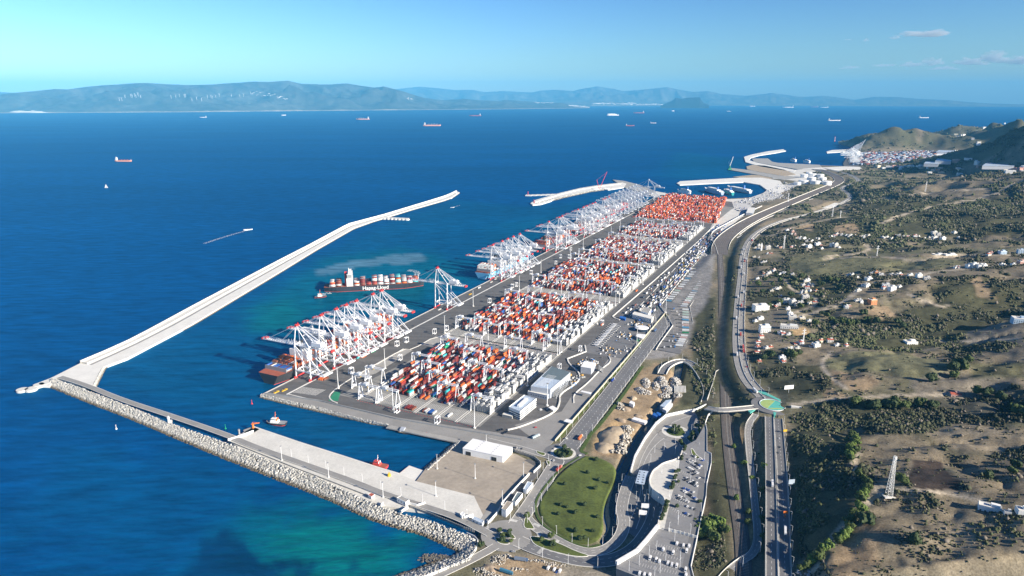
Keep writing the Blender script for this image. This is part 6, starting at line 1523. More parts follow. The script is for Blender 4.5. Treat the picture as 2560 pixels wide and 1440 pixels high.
g = G(1604, 826, ZP); o = thing('round_pavilion', 'round pavilion with shallow pale roof behind the petrol station', 'building', (float(g[0]), float(g[1]), ZP)); b = M(); b.cyl((0, 0, 0), (0, 0, 6), 12, n=24); b.build('walls', MM['glass'], o); b = M(); b.cyl((0, 0, 6), (0, 0, 7.2), 14, 11, 24); b.build('roof', MM['roof_white'], o)
block('customs_building', 'long pale customs building with blue windows at the avenue bend', [(1581,786),(1586,779),(1634,790),(1629,798)], ZP, 9, MM['concrete_pale'], MM['concrete_pale'], 'building', .5, 1, gap=6)
block('customs_building', 'pale cube shaped building behind the long customs building', [(1602,778),(1610,767),(1628,772),(1621,784)], ZP, 12, MM['white_paint'], MM['concrete_grey'], 'building', .5, 1, gap=5)
block('service_block', 'blue cabin by the terminal gate', [(1549,794),(1551,790),(1565,793),(1563,798)], ZP, 4, MATS.get('hull_blue') or mat('hull_blue', (.02, .12, .42)), MM['hull_blue'], 'cabin', 0)
block('depot_building', 'pale depot building beside the far vehicle park', [(1865,532),(1872,518),(1888,519),(1882,533)], ZP, 12, MM['metal_wall'], MM['concrete_pale'], 'building', .3, 1, gap=9)
block('site_shed', 'long white shed with pale roof in the works yard, farther of two', [(1650,1015),(1665,1001),(1679,999),(1662,1018)], 3.6, 6, MM['metal_wall'], MM['metal_roof'], 'shed', 0)
block('site_shed', 'long white shed in the works yard, nearer of two', [(1656,1022),(1673,1008),(1682,1009),(1666,1027)], 3.6, 5, MM['metal_wall'], MM['roof_white'], 'shed', 0)
for i, (x, y, w, h_) in enumerate(((1590,1048,11,3),(1606,1053,12,3),(1580,1007,7,5),(1646,1035,7,3),(1638,1037,7,3))):
    block('site_cabin', '%s works yard cabin, %s from the left' % (['white', 'white', 'pale', 'blue', 'blue'][i], nth((2, 3, 0, 4, 3)[i] if i != 3 else 4)), [(x - w, y), (x - w * .4, y - 5), (x + w, y - 1), (x + w * .5, y + 5)], 3.6, h_, MM['white_paint'] if i < 3 else MM['hull_blue'], MM['roof_white'] if i < 3 else MM['hull_blue'], 'cabin', 0, group='works yard cabins')
# tall things: lighthouse, jib, masts, pylons, billboards
def lattice(o, h, w0, w1, n, m, name='lattice'):
    b = M(); zs = [h * (k / n) for k in range(n + 1)]
    for k in range(n):
        a, c = w0 + (w1 - w0) * k / n, w0 + (w1 - w0) * (k + 1) / n; z0, z1 = zs[k], zs[k + 1]
        C0 = [(-a, -a), (a, -a), (a, a), (-a, a)]; C1 = [(-c, -c), (c, -c), (c, c), (-c, c)]
        for i in range(4):
            j = (i + 1) % 4; b.bar((*C0[i], z0), (*C1[i], z1), .26); b.bar((*C0[i], z0), (*C1[j], z1), .13); b.bar((*C1[i], z1), (*C1[j], z1), .13)
    b.build(name, m, o); return b
def on_land(px, py): p = T(px, py)[0]; return float(p[0]), float(p[1]), float(p[2])
x, y, z = on_land(2222, 1240); o = thing('radio_mast', 'tall white lattice radio mast beside the brown ploughed field', 'mast', (x, y, z)); lattice(o, 46, 2.6, .8, 14, MM['white_paint'])
b = M(); 
for k in range(3): b.box(math.cos(k * 2.1) * 1.6, math.sin(k * 2.1) * 1.6, 42, .6, .6, 3.2)
b.build('antenna_panels', MM['white_paint'], o, kind='stuff'); b = M(); b.box(0, 0, -.6, 11, 8, 1.0); b.build('base_slab', MM['concrete_pale'], o)
for i, (px, py, h, lab) in enumerate(((2080,545,52,'white power pylon beside the bend of the coast road'),(1959,622,40,'white power pylon left of the pink houses'),(2007,862,30,'slim white mast behind the row of village houses'),(2313,480,45,'distant pylon on the bare hilltop'),(2192,640,28,'small pylon in the middle of the green valley'),(2100,548,30,'slim pylon right of the tall white one'),(1970,505,40,'pylon in the shaded hollow before the tanks'))):
    x, y, z = on_land(px, py); o = thing('power_pylon', lab, 'pylon', (x, y, z), .3, 'power pylons'); lattice(o, h, 1.8 if h > 32 else .7, .5, 9, MM['crane_white'])
    b = M(); b.bar((-4, 0, h - 3), (4, 0, h - 3), .5); b.bar((-5, 0, h - 8), (5, 0, h - 8), .5); b.build('cross_arm', MM['crane_white'], o, kind='stuff')
for i, (px, py, w, h, rot, lab, m) in enumerate(((1971,982,15,6,.2,'white hillside billboard on a single post above the roundabout','roof_white'),(1977,1222,7,6,.1,'pale blue roadside billboard by the highway','metal_roof'),(1962,1084,5,3,.1,'small yellow roadside sign, farther of two','yellow_paint'),(1963,1290,5,3,.1,'small orange road sign by the right carriageway, nearer of two','orange_paint'))):
    x, y, z = on_land(px, py); o = thing('billboard', lab, 'billboard', (x, y, z), rot); hh = 6 if w > 6 else 3
    b = M(); b.bar((0, 0, -.5), (0, 0, hh), .6); b.build('post', MM['steel'], o); b = M(); b.box(0, 0, hh, w, .6, h); b.build('panel', MM[m], o)
g = G(423, 1058, 6); o = thing('lighthouse', 'small white light tower on the long rock breakwater', 'lighthouse', (float(g[0]), float(g[1]), 5.5)); b = M(); b.cyl((0, 0, 0), (0, 0, 9), 2.0, 1.5, 12); b.build('tower', MM['white_paint'], o); b = M(); b.cyl((0, 0, 9), (0, 0, 11.5), 1.1, n=10); b.cyl((0, 0, 9), (0, 0, 9.3), 2.2, n=12); b.build('lantern', MM['white_paint'], o); b = M(); b.box(0, 3, -.5, 5, 10, 2.5, .4); b.build('base', MM['concrete_pale'], o)
for (px, py, h, m, lab) in ((1141,484,14,'white_paint','white light tower at the tip of the long caisson breakwater'),(1320,487,14,'red_paint','red light tower on the detached pier'),(1335,508,14,'red_paint','red light tower at the end of the inner breakwater'),(599,1090,8,'steel','small grey beacon on the mole corner')):
    g = G(px, py, 4); o = thing('harbour_light', lab, 'beacon', (float(g[0]), float(g[1]), 4)); b = M(); b.cyl((0, 0, 0), (0, 0, h), 1.6, 1.0, 10); b.build('tower', MM[m], o); b = M(); b.cyl((0, 0, h), (0, 0, h + 2), 1.5, n=8); b.build('lantern', MM[m], o)
g = G(633, 1070, ZP); o = thing('mooring_crane', 'orange jib crane standing at the outer end of the concrete mole', 'crane', (float(g[0]), float(g[1]), ZP)); b = M(); b.cyl((0, 0, 0), (0, 0, 6), 1.6, 1.2, 10); b.build('column', MM['orange_paint'], o); b = M(); b.bar((-2, 0, 6), (9, 1, 7.5), 1.0, 1.2); b.bar((0, 0, 6), (0, 0, 9), .6); b.bar((0, 0, 9), (8, .9, 7.6), .25); b.build('jib', MM['orange_paint'], o)
g = G(973, 1190, ZP); o = thing('mooring_buoy', 'yellow buoy body stored on the concrete mole', 'buoy', (float(g[0]), float(g[1]), ZP)); b = M(); b.cyl((0, 0, 0), (0, 0, 2.8), 2.3, 2.0, 12); b.build('float', MM['yellow_paint'], o); b = M(); b.box(0, 0, 2.8, 1.6, 1.6, 2); b.build('cage', MM['yellow_paint'], o)
g = G(1036, 1083, 0); o = thing('barge', 'flat brown deck barge moored at the piled berth', 'barge', (float(g[0]), float(g[1]), 0), R(-11)); obj('hull', hull_mesh(44, 11, 2.2, [MM['dark'], MM['dark'], MM['dirt']], bow=.06), o); b = M(); b.box(-17, 0, 2.2, 6, 8, 4); b.build('deckhouse', MM['metal_wall'], o); b = M(); b.box(19, 0, 2.2, 3, 4, 2); b.build('winch', MM['red_paint'], o)
g = G(1500, 472, 0); o = thing('floating_crane', 'red and white crane barge moored inside the inner breakwater', 'crane barge', (float(g[0]), float(g[1]) - 30, 0), R(10)); obj('hull', hull_mesh(90, 30, 6, [MM['white_paint'], MM['antifouling'], MM['white_paint']], bow=.06), o); b = M(); b.bar((-5, 0, 6), (30, 0, 90), 1.6); b.build('jib', MM['red_paint'], o); b = M(); b.bar((-10, 0, 6), (-22, 0, 50), 1.5); b.bar((-22, 0, 50), (28, 0, 86), .4); b.build('back_mast', MM['red_paint'], o)
g = G(1824, 424, 4); o = thing('jetty_crane', 'green slewing crane at the end of the dark jetty', 'crane', (float(g[0]), float(g[1]), 4)); b = M(); b.box(0, 0, 0, 26, 26, 8, taper=.7); b.cyl((0, 0, 8), (0, 0, 24), 5, n=8); b.build('portal', MM['landing_paint'], o); b = M(); b.bar((0, 0, 22), (14, -10, 84), 3); b.bar((0, 0, 22), (-8, 4, 50), 2.5); b.bar((-8, 4, 50), (13, -9, 80), .6); b.build('boom', MM['crane_white'], o)
x, y, z = on_land(2086, 356); o = thing('chimney', 'red and white banded chimney on the low point before the headland', 'chimney', (x, y, max(z, 2)))
for k in range(5): b = M(); b.cyl((0, 0, k * 11), (0, 0, k * 11 + 11), 5 - k * .5, 4.5 - k * .5, 10); b.build('band', MM['red_paint' if k % 2 == 0 else 'white_paint'], o)
# tanks
tb = M(); tb.cyl((0, 0, 0), (0, 0, 20), 25, n=28); tr = M(); tr.cyl((0, 0, 20), (0, 0, 21.5), 25.4, 22, 28); ts = M()
for k in range(3): ts.cyl((0, 0, 5 + k * 5.5), (0, 0, 5.5 + k * 5.5), 25.3, n=28)
tbm, trm, tsm = tb.mesh('shell', MM['roof_white']), tr.mesh('roof', MM['white_paint']), ts.mesh('stiffening_rings', MM['crane_grey'])
for i, (px, py, s_) in enumerate(((1993,462,.72),(2009,460,.95),(2028,452,.95),(2038,462,1.05),(2065,463,1.05),(2054,452,.95),(2010,443,.8),(2031,442,.9),(2050,443,.85),(2022,436,.7))):
    g = G(px, py, 5); o = thing('storage_tank', 'white cylindrical tank in the far tank farm, %s counting from front left' % nth(i), 'storage tank', (float(g[0]), float(g[1]), 5), 0, 'tanks of the far tank farm'); o.scale = (s_,) * 3
    obj('shell', tbm, o); obj('roof', trm, o); obj('stiffening_rings', tsm, o, kind='stuff')
# logistics sheds and stacks at the distant terminal
for i, (px, py, w, h) in enumerate(((2375,392,40,9),(2425,392,40,9),(2490,398,46,11),(2395,408,36,7),(2440,410,34,7),(2500,414,44,8),(2552,416,30,7),(2360,402,22,6),(2540,394,34,8),(2470,384,30,5),(2415,381,30,4),(2365,379,24,4),(2300,386,20,3),(2330,408,20,5))):
    p = [(px - w, py), (px - w * .75, py - h), (px + w * .9, py - h + 1), (px + w * .8, py + 1)]; zz = float(T(px, py)[0][2]); P = GP([(a, min(b_, 425)) for a, b_ in p], zz + 12)
    o = thing('logistics_shed', 'pale grey logistics shed in the distant industrial zone, %s of fourteen' % nth(i), 'shed', (float(np.mean(P, 0)[0]), float(np.mean(P, 0)[1]), zz - 2), 0, 'logistics sheds of the distant zone')
    b = M(); L = [(a[0] - o.location[0], a[1] - o.location[1]) for a in P]; b.prism(L, -6, 12); b.build('walls', MM['metal_wall'], o); b = M(); b.prism([(x * 1.01, y * 1.01) for x, y in L], 12, 13); b.build('roof', MM['metal_roof'] if i % 3 else MM['roof_white'], o)
n = 2600; r = np.random.RandomState(5); px = r.uniform(2125, 2345, n); py = 376 + r.uniform(0, 1, n) * 37; px = px + (py - 395) * .3; g = G(px, py, 5); q = np.floor(r.uniform(0, 5, n))
Vb, Fb, bb = boxes(g[:, 0], g[:, 1], 5, r.choice([6, 12], n), r.choice([12, 24, 36], n), 3 + q * 2.6, R(100)); pc = [PAL['maroon'], PAL['grey'], (.12, .16, .24), PAL['brown'], (.30, .36, .45), (.22, .26, .34), PAL['grey'], (.12, .18, .30)]
C = np.array([pc[i] for i in r.randint(0, 8, n)]); obj('distant_container_stacks', np_mesh('distant_container_stacks', Vb, Fb, MM['paint_attr'], False, C[bb]), kind='stuff')
# thousands of parked vehicles behind the far harbour, and trailers along the rail yard
n = 5200; r = np.random.RandomState(6); lot = np.array([(1830,507),(1905,487),(1930,470),(1960,455),(1990,466),(2080,468),(2060,486),(1970,513),(1870,543),(1838,522)]); px = r.uniform(1830, 2080, n); py = r.uniform(455, 545, n); k = inpoly(px, py, lot); px, py = px[k], py[k]; g = G(px, py, 4.3)
s_, t_ = toQ(g[:, 0], g[:, 1]); s_ = np.round(s_ / 9) * 9 + r.uniform(-.6, .6, len(s_)); t_ = np.round(t_ / 3.4) * 3.4; gx = A0[0] + EX[0] * s_ + EY[0] * t_; gy = A0[1] + EX[1] * s_ + EY[1] * t_; keep = r.uniform(0, 1, len(gx)) < .5 + .5 * np.sin(s_ / 60) * np.cos(t_ / 45); gx, gy = gx[keep], gy[keep]
big = r.uniform(0, 1, len(gx)) < .25
Vb, Fb, bb = boxes(gx, gy, 4.3, np.where(big, 2.6, 1.9), np.where(big, 10, 4.5), np.where(big, 3.6, 1.5), CROT); pc = [(.7, .7, .7), (.62, .62, .62), (.08, .08, .09), (.3, .3, .32), (.7, .68, .6), (.07, .12, .3), (.5, .5, .5)]
C = np.array([pc[i] for i in r.randint(0, 7, len(gx))]); obj('parked_vehicles', np_mesh('parked_vehicles', Vb, Fb, MM['paint_attr'], False, C[bb]), kind='stuff')
# houses
hw = {}
def big_nth(i): return nth(i) if i < 49 else ['fiftieth', 'sixtieth', 'seventieth', 'eightieth', 'ninetieth'][i // 10 - 5 + 0 if i >= 50 else 0] if (i + 1) % 10 == 0 and i < 99 else ['fifty ', 'sixty ', 'seventy ', 'eighty ', 'ninety '][min(4, max(0, (i + 1) // 10 - 5))] + ORD[(i + 1) % 10 - 1]
HC = {'white': (.74, .74, .72), 'cream': (.62, .56, .44), 'pink': (.58, .36, .30), 'orange': (.60, .26, .12), 'pale blue': (.42, .54, .66), 'yellow': (.70, .52, .22), 'pale': (.58, .56, .52)}
def house(px, py, w, d, h, wc_, roof, label, group, rot=None, windows=True):
    x, y, z = on_land(px, py)
    rot = rot if rot is not None else rnd.uniform(-.35, .35)
    zz = min(float(land_h(np.array([x + a]), np.array([y + b_]))[0]) for a in (-w / 2, w / 2) for b_ in (-d / 2, d / 2)); e = z - zz
    o = thing('house', label, 'house', (x, y, zz - .3), rot, group); h = h + e * .6
    key = (round(w), round(d), round(h), wc_)
    if key not in hw:
        b = M(); b.box(0, 0, 0, round(w), round(d), round(h)); b.box(round(w) * .22, round(d) * .1, round(h), round(w) * .4, round(d) * .45, 2.6); hw[key] = b.mesh('walls', fmat('wall_' + wc_.replace(' ', '_'), HC[wc_], .9))
    obj('walls', hw[key], o); w, d, h = key[:3]
    rk_ = ('r', w, d, h, roof)
    if rk_ not in hw:
        b = M()
        if roof == 'red':
            b._add([(-w / 2 - .3, -d / 2 - .3, h), (w / 2 + .3, -d / 2 - .3, h), (w / 2 + .3, d / 2 + .3, h), (-w / 2 - .3, d / 2 + .3, h), (-w / 2 - .3, 0, h + d * .18), (w / 2 + .3, 0, h + d * .18)], [(0, 1, 5, 4), (2, 3, 4, 5), (1, 2, 5), (3, 0, 4)])
        else: b.box(0, 0, h, w * .96, d * .96, .12); b.ribbon([(-w / 2 + .2, -d / 2 + .2), (w / 2 - .2, -d / 2 + .2), (w / 2 - .2, d / 2 - .2), (-w / 2 + .2, d / 2 - .2)], .35, h + .8, .8, closed=True)
        hw[rk_] = b.mesh('roof', MM['terracotta'] if roof == 'red' else MM['concrete_pale'] if roof == 'flat' else MM['terracotta'])
    obj('roof', hw[rk_], o)
    if windows:
        me = _winmesh(1.3, 1.5, MM['glass']); fl_ = max(1, int(h / 3.2)); nn = max(2, int(w / 3.4))
        for f_ in range(fl_):
            for j in range(nn): obj('window', me, o, loc=((j + .5) / nn * w - w / 2, -d / 2 - .03, .9 + f_ * 3.1))
        if d > 7:
            me2 = _winmesh(1.3, 1.5, MM['glass'])
            for f_ in range(fl_): obj('window', me2, o, loc=(w / 2 + .03, 0, .9 + f_ * 3.1), rotz=math.pi / 2)
    return o
Z3 = lambda x, y: (1850 + x / 3.428, 540 + y / 3.428)
clusters = {
 'the pink hillside row': [(430,115),(450,140),(470,165),(490,190),(550,200),(590,205),(650,200),(615,215),(570,225),(510,205),(440,160)],
 'the row behind the valley bend': [(800,168),(830,163),(870,168),(910,168),(950,168),(985,171),(1040,178),(1070,173),(1100,175),(780,178),(930,178)],
 'the upper right hamlet': [(1220,184),(1260,182),(1300,195),(1330,172),(1360,176),(1400,176),(1440,180),(1500,180),(1530,180),(1580,195),(1620,185),(1660,168,'b'),(1665,205,'b'),(1700,172,'b'),(1735,208,'b'),(1835,148,'b'),(1870,196)],
 'the roadside hamlet by the mosque': [(130,275),(160,260),(240,285,'b'),(320,265),(360,270),(440,270),(470,262),(520,262),(590,275,'b'),(665,252,'b'),(700,282),(790,258,'b'),(820,262,'b'),(545,250)],
 'the shaded hamlet beside the coast road': [(235,326),(120,355),(160,360),(220,395),(190,405),(205,500),(250,495),(290,475),(340,505),(380,495),(450,503),(150,540),(225,520)],
 'the middle ridge': [(960,515),(1000,532),(1130,495),(1165,492),(1210,508),(1300,503),(1340,505),(1380,508),(1460,508),(1100,548,'b'),(1530,525,'b'),(1600,540,'b'),(940,505)],
 'the gully hamlet': [(560,565),(590,600),(540,605),(620,605),(650,645),(600,645),(560,660),(575,625),(270,645),(300,630),(335,620),(345,695)],
 'the ridge road houses': [(1060,598),(1090,604),(980,648),(1010,648),(1250,608,'b'),(1300,638,'b'),(1350,608),(1275,620),(1230,625),(1000,728),(1040,735),(910,776),(930,768)],
 'the village centre': [(400,740,'b'),(450,755,'b'),(560,715,'b'),(520,750),(600,752),(270,775),(330,770),(140,778),(410,805),(440,845),(450,885,'b'),(530,888,'b'),(590,905),(150,890),(130,905),(190,880),(640,745),(490,770)],
 'the lower village row': [(370,1015),(415,1020),(180,1047),(155,1085,'r'),(150,1125,'r'),(150,1170,'r'),(260,1128,'r'),(480,1100),(520,1098),(430,1140),(490,1140),(650,1118,'b'),(690,1085,'r'),(770,1080,'r'),(830,1112),(910,1112,'r'),(165,1250,'r'),(370,1255,'r'),(355,1225),(225,1135),(610,1120)],
 'the upper right roadside': [(2150,328),(2245,325,'b'),(2400,320,'b'),(1850,445),(1960,440,'b'),(2000,440,'b'),(2060,440,'b'),(2090,436),(2340,420),(2260,424)],
}
for _cn, _L in clusters.items():
    for _it in list(_L)[::3]:
        if len(_it) == 2 or _it[2] != 'r': _L.append((_it[0] + rnd.choice((-1, 1)) * rnd.uniform(14, 30), _it[1] + rnd.uniform(-9, 12)))
special = {('the middle ridge', 3): 'orange', ('the gully hamlet', 4): 'orange', ('the upper right roadside', 2): 'pale blue', ('the upper right roadside', 1): 'pale blue', ('the pink hillside row', 1): 'pink', ('the pink hillside row', 2): 'pink', ('the pink hillside row', 3): 'pink', ('the pink hillside row', 0): 'pink'}
for cn, L in clusters.items():
    L2 = sorted(range(len(L)), key=lambda i: (L[i][0], L[i][1]))
    for rank, i in enumerate(L2):
        it = L[i]; px, py = Z3(it[0], it[1]); bigh = len(it) > 2 and it[2] == 'b'; red = len(it) > 2 and it[2] == 'r'
        far = np.hypot(*G(px, py, 50)) > 1500
        w, d, h = (rnd.choice((11, 13, 15)), rnd.choice((9, 11)), rnd.choice((6, 8, 10))) if bigh else (rnd.choice((6, 8, 10)), rnd.choice((6, 8)), rnd.choice((3, 3, 6)))
        wc_ = special.get((cn, i)) or rnd.choice(['white'] * 5 + ['cream', 'pale', 'pale'])
        roof = 'red' if red or (not bigh and rnd.random() < .2) else 'flat'
        lab = '%s %s%s house, %s from left in %s' % ('large' if bigh else 'small', wc_, ' red roofed' if roof == 'red' else '', nth(rank), cn)
        house(px, py, w, d, h, wc_, roof, lab, 'houses of ' + cn, windows=True)
for (px, py, w, d, h, wc_, roof, lab, rot) in ((1901,775,30,18,12,'white','flat','large white hall with bright roof at the coast road',.1),(1911,830,19,12,14,'white','flat','four storey white house on pillars beside the coast road',0),(1973,820,32,11,7,'white','flat','long white building with a row of windows behind the four storey house',-.35),
        (2180,757,13,12,11,'orange','flat','unfinished orange brick house on the slope',.2),(2276,856,20,12,4,'white','flat','lone low white house on the bare ridge',.1),(2549,806,24,16,10,'pale blue','flat','pale blue and white villa cut by the right edge',-.3),
        (2474,1274,19,9,5,'white','flat','long white farmhouse at lower right with dark windows',-.55),(2556,1282,10,9,5,'white','flat','white farmhouse cut by the right edge below',-.3),(2518,1285,6,4,3,'pale','flat','small outbuilding between the two lower right farmhouses',-.4),
        (2388,986,13,9,3,'pink','red','ruined pinkish farm building in the green hollow',-.2),(2553,660,14,12,8,'pink','flat','pink house at the right edge on the ridge road',0),(2345,637,26,14,2,'white','flat','white walled enclosure, left part, on the upper road',.1),(2375,636,30,12,2,'white','flat','white walled enclosure, right part, on the upper road',.1)):
    house(px, py, w, d, h, wc_, roof, lab, None, rot)
x, y, z = on_land(1903, 626); o = thing('minaret', 'square white minaret beside the roadside hamlet', 'tower', (x, y, z - 1)); b = M(); b.box(0, 0, 0, 4, 4, 19); b.build('shaft', MM['white_paint'], o); b = M(); b.box(0, 0, 19, 2.2, 2.2, 4); b.build('lantern', MM['white_paint'], o)
far_h = [('the hill town', 62, lambda: (lambda u: (2375 + u * 130 + rnd.gauss(0, 6), 352 - u * 26 + rnd.gauss(0, 7)))(rnd.random() ** .8)),
         ('the left roadside town', 30, lambda: (rnd.uniform(2182, 2330), 419 + rnd.gauss(0, 2.2))), ('the right roadside town', 30, lambda: (lambda u: (2310 + u * 250, 431 - u * 4 + rnd.gauss(0, 4)))(rnd.random()))]
for cn, n, fn in far_h:
    pts = sorted(fn() for _ in range(n))
    P = T([p[0] for p in pts], [p[1] for p in pts])
    for i, p in enumerate(P):
        wc_ = rnd.choice(['white', 'white', 'cream', 'pale', 'pink']); s_ = rnd.uniform(.8, 1.3) * (1.5 if 'hill' in cn else 1.2); key = ('f', wc_, i % 4)
        if key not in hw: b = M(); b.box(0, 0, -3, 14 + 4 * (i % 4), 13, 9 + 3 * (i % 3)); hw[key] = b.mesh('walls', fmat('wall_' + wc_, HC[wc_], .9))
        o = obj('house', hw[key], None, 'distant %s house, %s from left in %s' % (wc_, big_nth(i), cn), 'house', 'houses of ' + cn, None, tuple(float(v) for v in p), rnd.uniform(-.4, .4)); o.scale = (s_, s_, s_)
# ================================================================ turbines and towns over the strait
tw = M(); tw.cyl((0, 0, 0), (0, 0, 110), 4.5, 3, 6); bl = M()
for k in range(3): a = k * 2.094 + .4; bl.bar((0, -4, 110), (math.cos(a) * 52, -4, 110 + math.sin(a) * 52), 4.5, 2)
nc = M(); nc.box(0, 0, 107, 6, 12, 6); twm, blm, ncm = tw.mesh('tower', MM['roof_white']), bl.mesh('rotor', MM['roof_white']), nc.mesh('nacelle', MM['roof_white'])
for i, (x_, y_) in enumerate([(867,212),(885,208),(914,200),(955,192),(962,190),(985,186),(992,184),(1003,186),(1010,188),(1020,190),(1233,190),(1268,190),(1300,186),(1335,184),(1342,182),(1382,215),(1415,212),(1448,210),(1490,203),(1520,190),(1525,188),(1555,190),(1580,192),(1667,178),(1725,186),(1752,182),(1800,174)]):
    x, y, z = on_ridge('strait_hills', x_ / 2.844, 180 + y_ / 2.844); o = thing('wind_turbine', 'distant white wind turbine on the far hills, %s from left' % nth(i), 'wind turbine', (x, y, z), rnd.uniform(-.5, .5), 'wind turbines on the far hills')
    obj('tower', twm, o); obj('rotor', blm, o); obj('nacelle', ncm, o)
def town(name, L, s0, rg='strait_hills', seed=1):
    r = np.random.RandomState(seed); X, Y, Z = [], [], []
    for (x0, y0, x1, y1, n) in L:
        for _ in range(n):
            u = r.uniform(); p = on_ridge(rg, x0 + (x1 - x0) * u, y0 + (y1 - y0) * u + r.normal() * .7); X.append(p[0]); Y.append(p[1]); Z.append(max(p[2], 1) - 2)
    Vb, Fb, bb = boxes(X, Y, Z, s0 * r.uniform(.5, 1.6, len(X)), s0 * .6, s0 * .25 * r.uniform(.5, 1.4, len(X)), r.uniform(-.4, .4, len(X))); C = np.array([(.62, .60, .56)] * len(X)) * r.uniform(.6, 1.1, (len(X), 1))
    obj(name, np_mesh(name, Vb, Fb, MM['matte_attr'], False, C[bb]), kind='stuff')
town('far_town', [(1422,264,1472,268,90),(1335,257,1385,257,30),(635,237,700,243,26),(700,246,720,250,14),(1020,247,1032,250,12)], 70, seed=2)
town('port_town', [(1480,260,1660,262,150),(1660,261,1770,262,110),(1560,257,1640,258,40)], 130, 'coastal_plain', 3)
g = G(1755, 263.2, 0); r = np.random.RandomState(9); Vb, Fb, bb = boxes(g[0] + r.uniform(-1300, 900, 130), g[1] + r.uniform(-400, 300, 130), 0, 150 * r.uniform(.4, 1.4, 130), 90, 40 * r.uniform(.4, 1.6, 130), 0); obj('headland_town', np_mesh('headland_town', Vb, Fb, MM['roof_white']), kind='stuff')
# ================================================================ vehicles
def car_meshes():
    b = M()
    sec = [(-2.15, .35, .85, .82), (-1.95, .3, .98, .88), (-1.0, .28, 1.0, .9), (.9, .28, .95, .9), (1.9, .3, .78, .84), (2.15, .38, .66, .74)]
    vs = []
    for x, z0, z1, hwid in sec: vs += [(x, -hwid, z0), (x, -hwid, z1), (x, hwid, z1), (x, hwid, z0)]
    f = []
    for i in range(len(sec) - 1):
        a = 4 * i
        for j in range(4): f.append((a + j, a + (j + 1) % 4, a + 4 + (j + 1) % 4, a + 4 + j)[::-1])
    f += [(0, 1, 2, 3), (23, 22, 21, 20)]; b._add(vs, f)
    r = M(); r.box(-.35, 0, 1.38, 1.7, 1.35, .1)
    g = M(); g._add([(-1.75, -.78, .97), (1.0, -.78, .95), (1.0, .78, .95), (-1.75, .78, .97), (-1.25, -.66, 1.4), (.45, -.66, 1.4), (.45, .66, 1.4), (-1.25, .66, 1.4)], [(4, 5, 6, 7), (0, 1, 5, 4), (1, 2, 6, 5), (2, 3, 7, 6), (3, 0, 4, 7)])
    w = M(); w.cyl((0, -.1, 0), (0, .1, 0), .33, n=8)
    return b.mesh('car_body', MM['paint_obj']), r.mesh('car_roof', MM['paint_obj']), g.mesh('car_windows', MM['glass']), w.mesh('wheel', MM['rubber'])
CB, CR, CG, CWH = car_meshes()
CC = {'white': (.72, .72, .72), 'black': (.02, .02, .025), 'silver': (.42, .43, .45), 'dark grey': (.09, .09, .10), 'blue': (.03, .08, .32), 'red': (.45, .03, .03), 'orange': (.75, .22, .04), 'pale grey': (.55, .55, .54), 'yellow': (.75, .50, .05)}
def car(x, y, z, rot, c, label, group=None, name='parked_car'):
    o = thing(name, label, 'car', (x, y, z), rot, group)
    obj('car_body', CB, o, color=CC[c]); obj('car_roof', CR, o, color=CC[c]); obj('car_windows', CG, o)
    for a in (-1.3, 1.35):
        for b_ in (-.82, .82): obj('wheel', CWH, o, loc=(a, b_, .33))
vb = M(); vb._add([(-2.9, -1, .4), (2.9, -1, .4), (2.9, 1, .4), (-2.9, 1, .4), (-2.9, -.95, 2.6), (1.6, -.95, 2.6), (1.6, .95, 2.6), (-2.9, .95, 2.6), (2.5, -.98, 1.3), (2.5, .98, 1.3), (2.95, -1, 1.2), (2.95, 1, 1.2)],
    [(4, 5, 6, 7), (0, 3, 7, 4), (5, 8, 9, 6), (8, 10, 11, 9), (10, 1, 2, 11), (0, 4, 5, 8, 10, 1), (3, 2, 11, 9, 6, 7), (0, 1, 2, 3)][:7])
vg = M(); vg._add([(1.68, -.85, 2.48), (2.44, -.88, 1.42), (2.44, .88, 1.42), (1.68, .85, 2.48)], [(0, 1, 2, 3)]); vg.box(1.2, 0, 1.5, 1.6, 2.02, .8)
VB, VG = vb.mesh('van_body', MM['paint_obj']), vg.mesh('windscreen', MM['glass'])
def van(x, y, z, rot, label, group=None, c='white'):
    o = thing('parked_van', label, 'van', (x, y, z), rot, group); obj('van_body', VB, o, color=CC[c]); obj('windscreen', VG, o)
    for a in (-1.8, 1.9):
        for b_ in (-.95, .95): obj('wheel', CWH, o, loc=(a, b_, .34))
tc = M(); tc.box(6.4, 0, .9, 2.4, 2.45, 2.7, taper=.95); tt = M(); tt.box(-1.2, 0, 1.15, 13.2, 2.5, 2.8); tch = M(); tch.box(0, 0, .7, 15, .9, .4); tg = M(); tg.box(7.5, 0, 2.1, .3, 2.1, .9)
TCM, TTM, TCH, TGM = tc.mesh('truck_cab', MM['paint_obj']), tt.mesh('trailer', MM['paint_obj']), tch.mesh('chassis', MM['dark']), tg.mesh('windscreen', MM['glass'])
def truck(x, y, z, rot, label, cab=(.7, .7, .7), box=(.7, .7, .7), group=None, trailer=True, cab_on=True, sc=1., name='truck'):
    o = thing(name, label, 'truck', (x, y, z), rot, group); o.scale = (sc,) * 3
    if cab_on: obj('truck_cab', TCM, o, color=cab); obj('windscreen', TGM, o)
    if trailer: obj('trailer', TTM, o, color=box)
    obj('chassis', TCH, o)
    for a in (-6, -4.8, 3, 6.2):
        for b_ in (-1.05, 1.05): w = obj('wheel', CWH, o, loc=(a, b_, .5)); w.scale = (1.5, 1.5, 1.5)
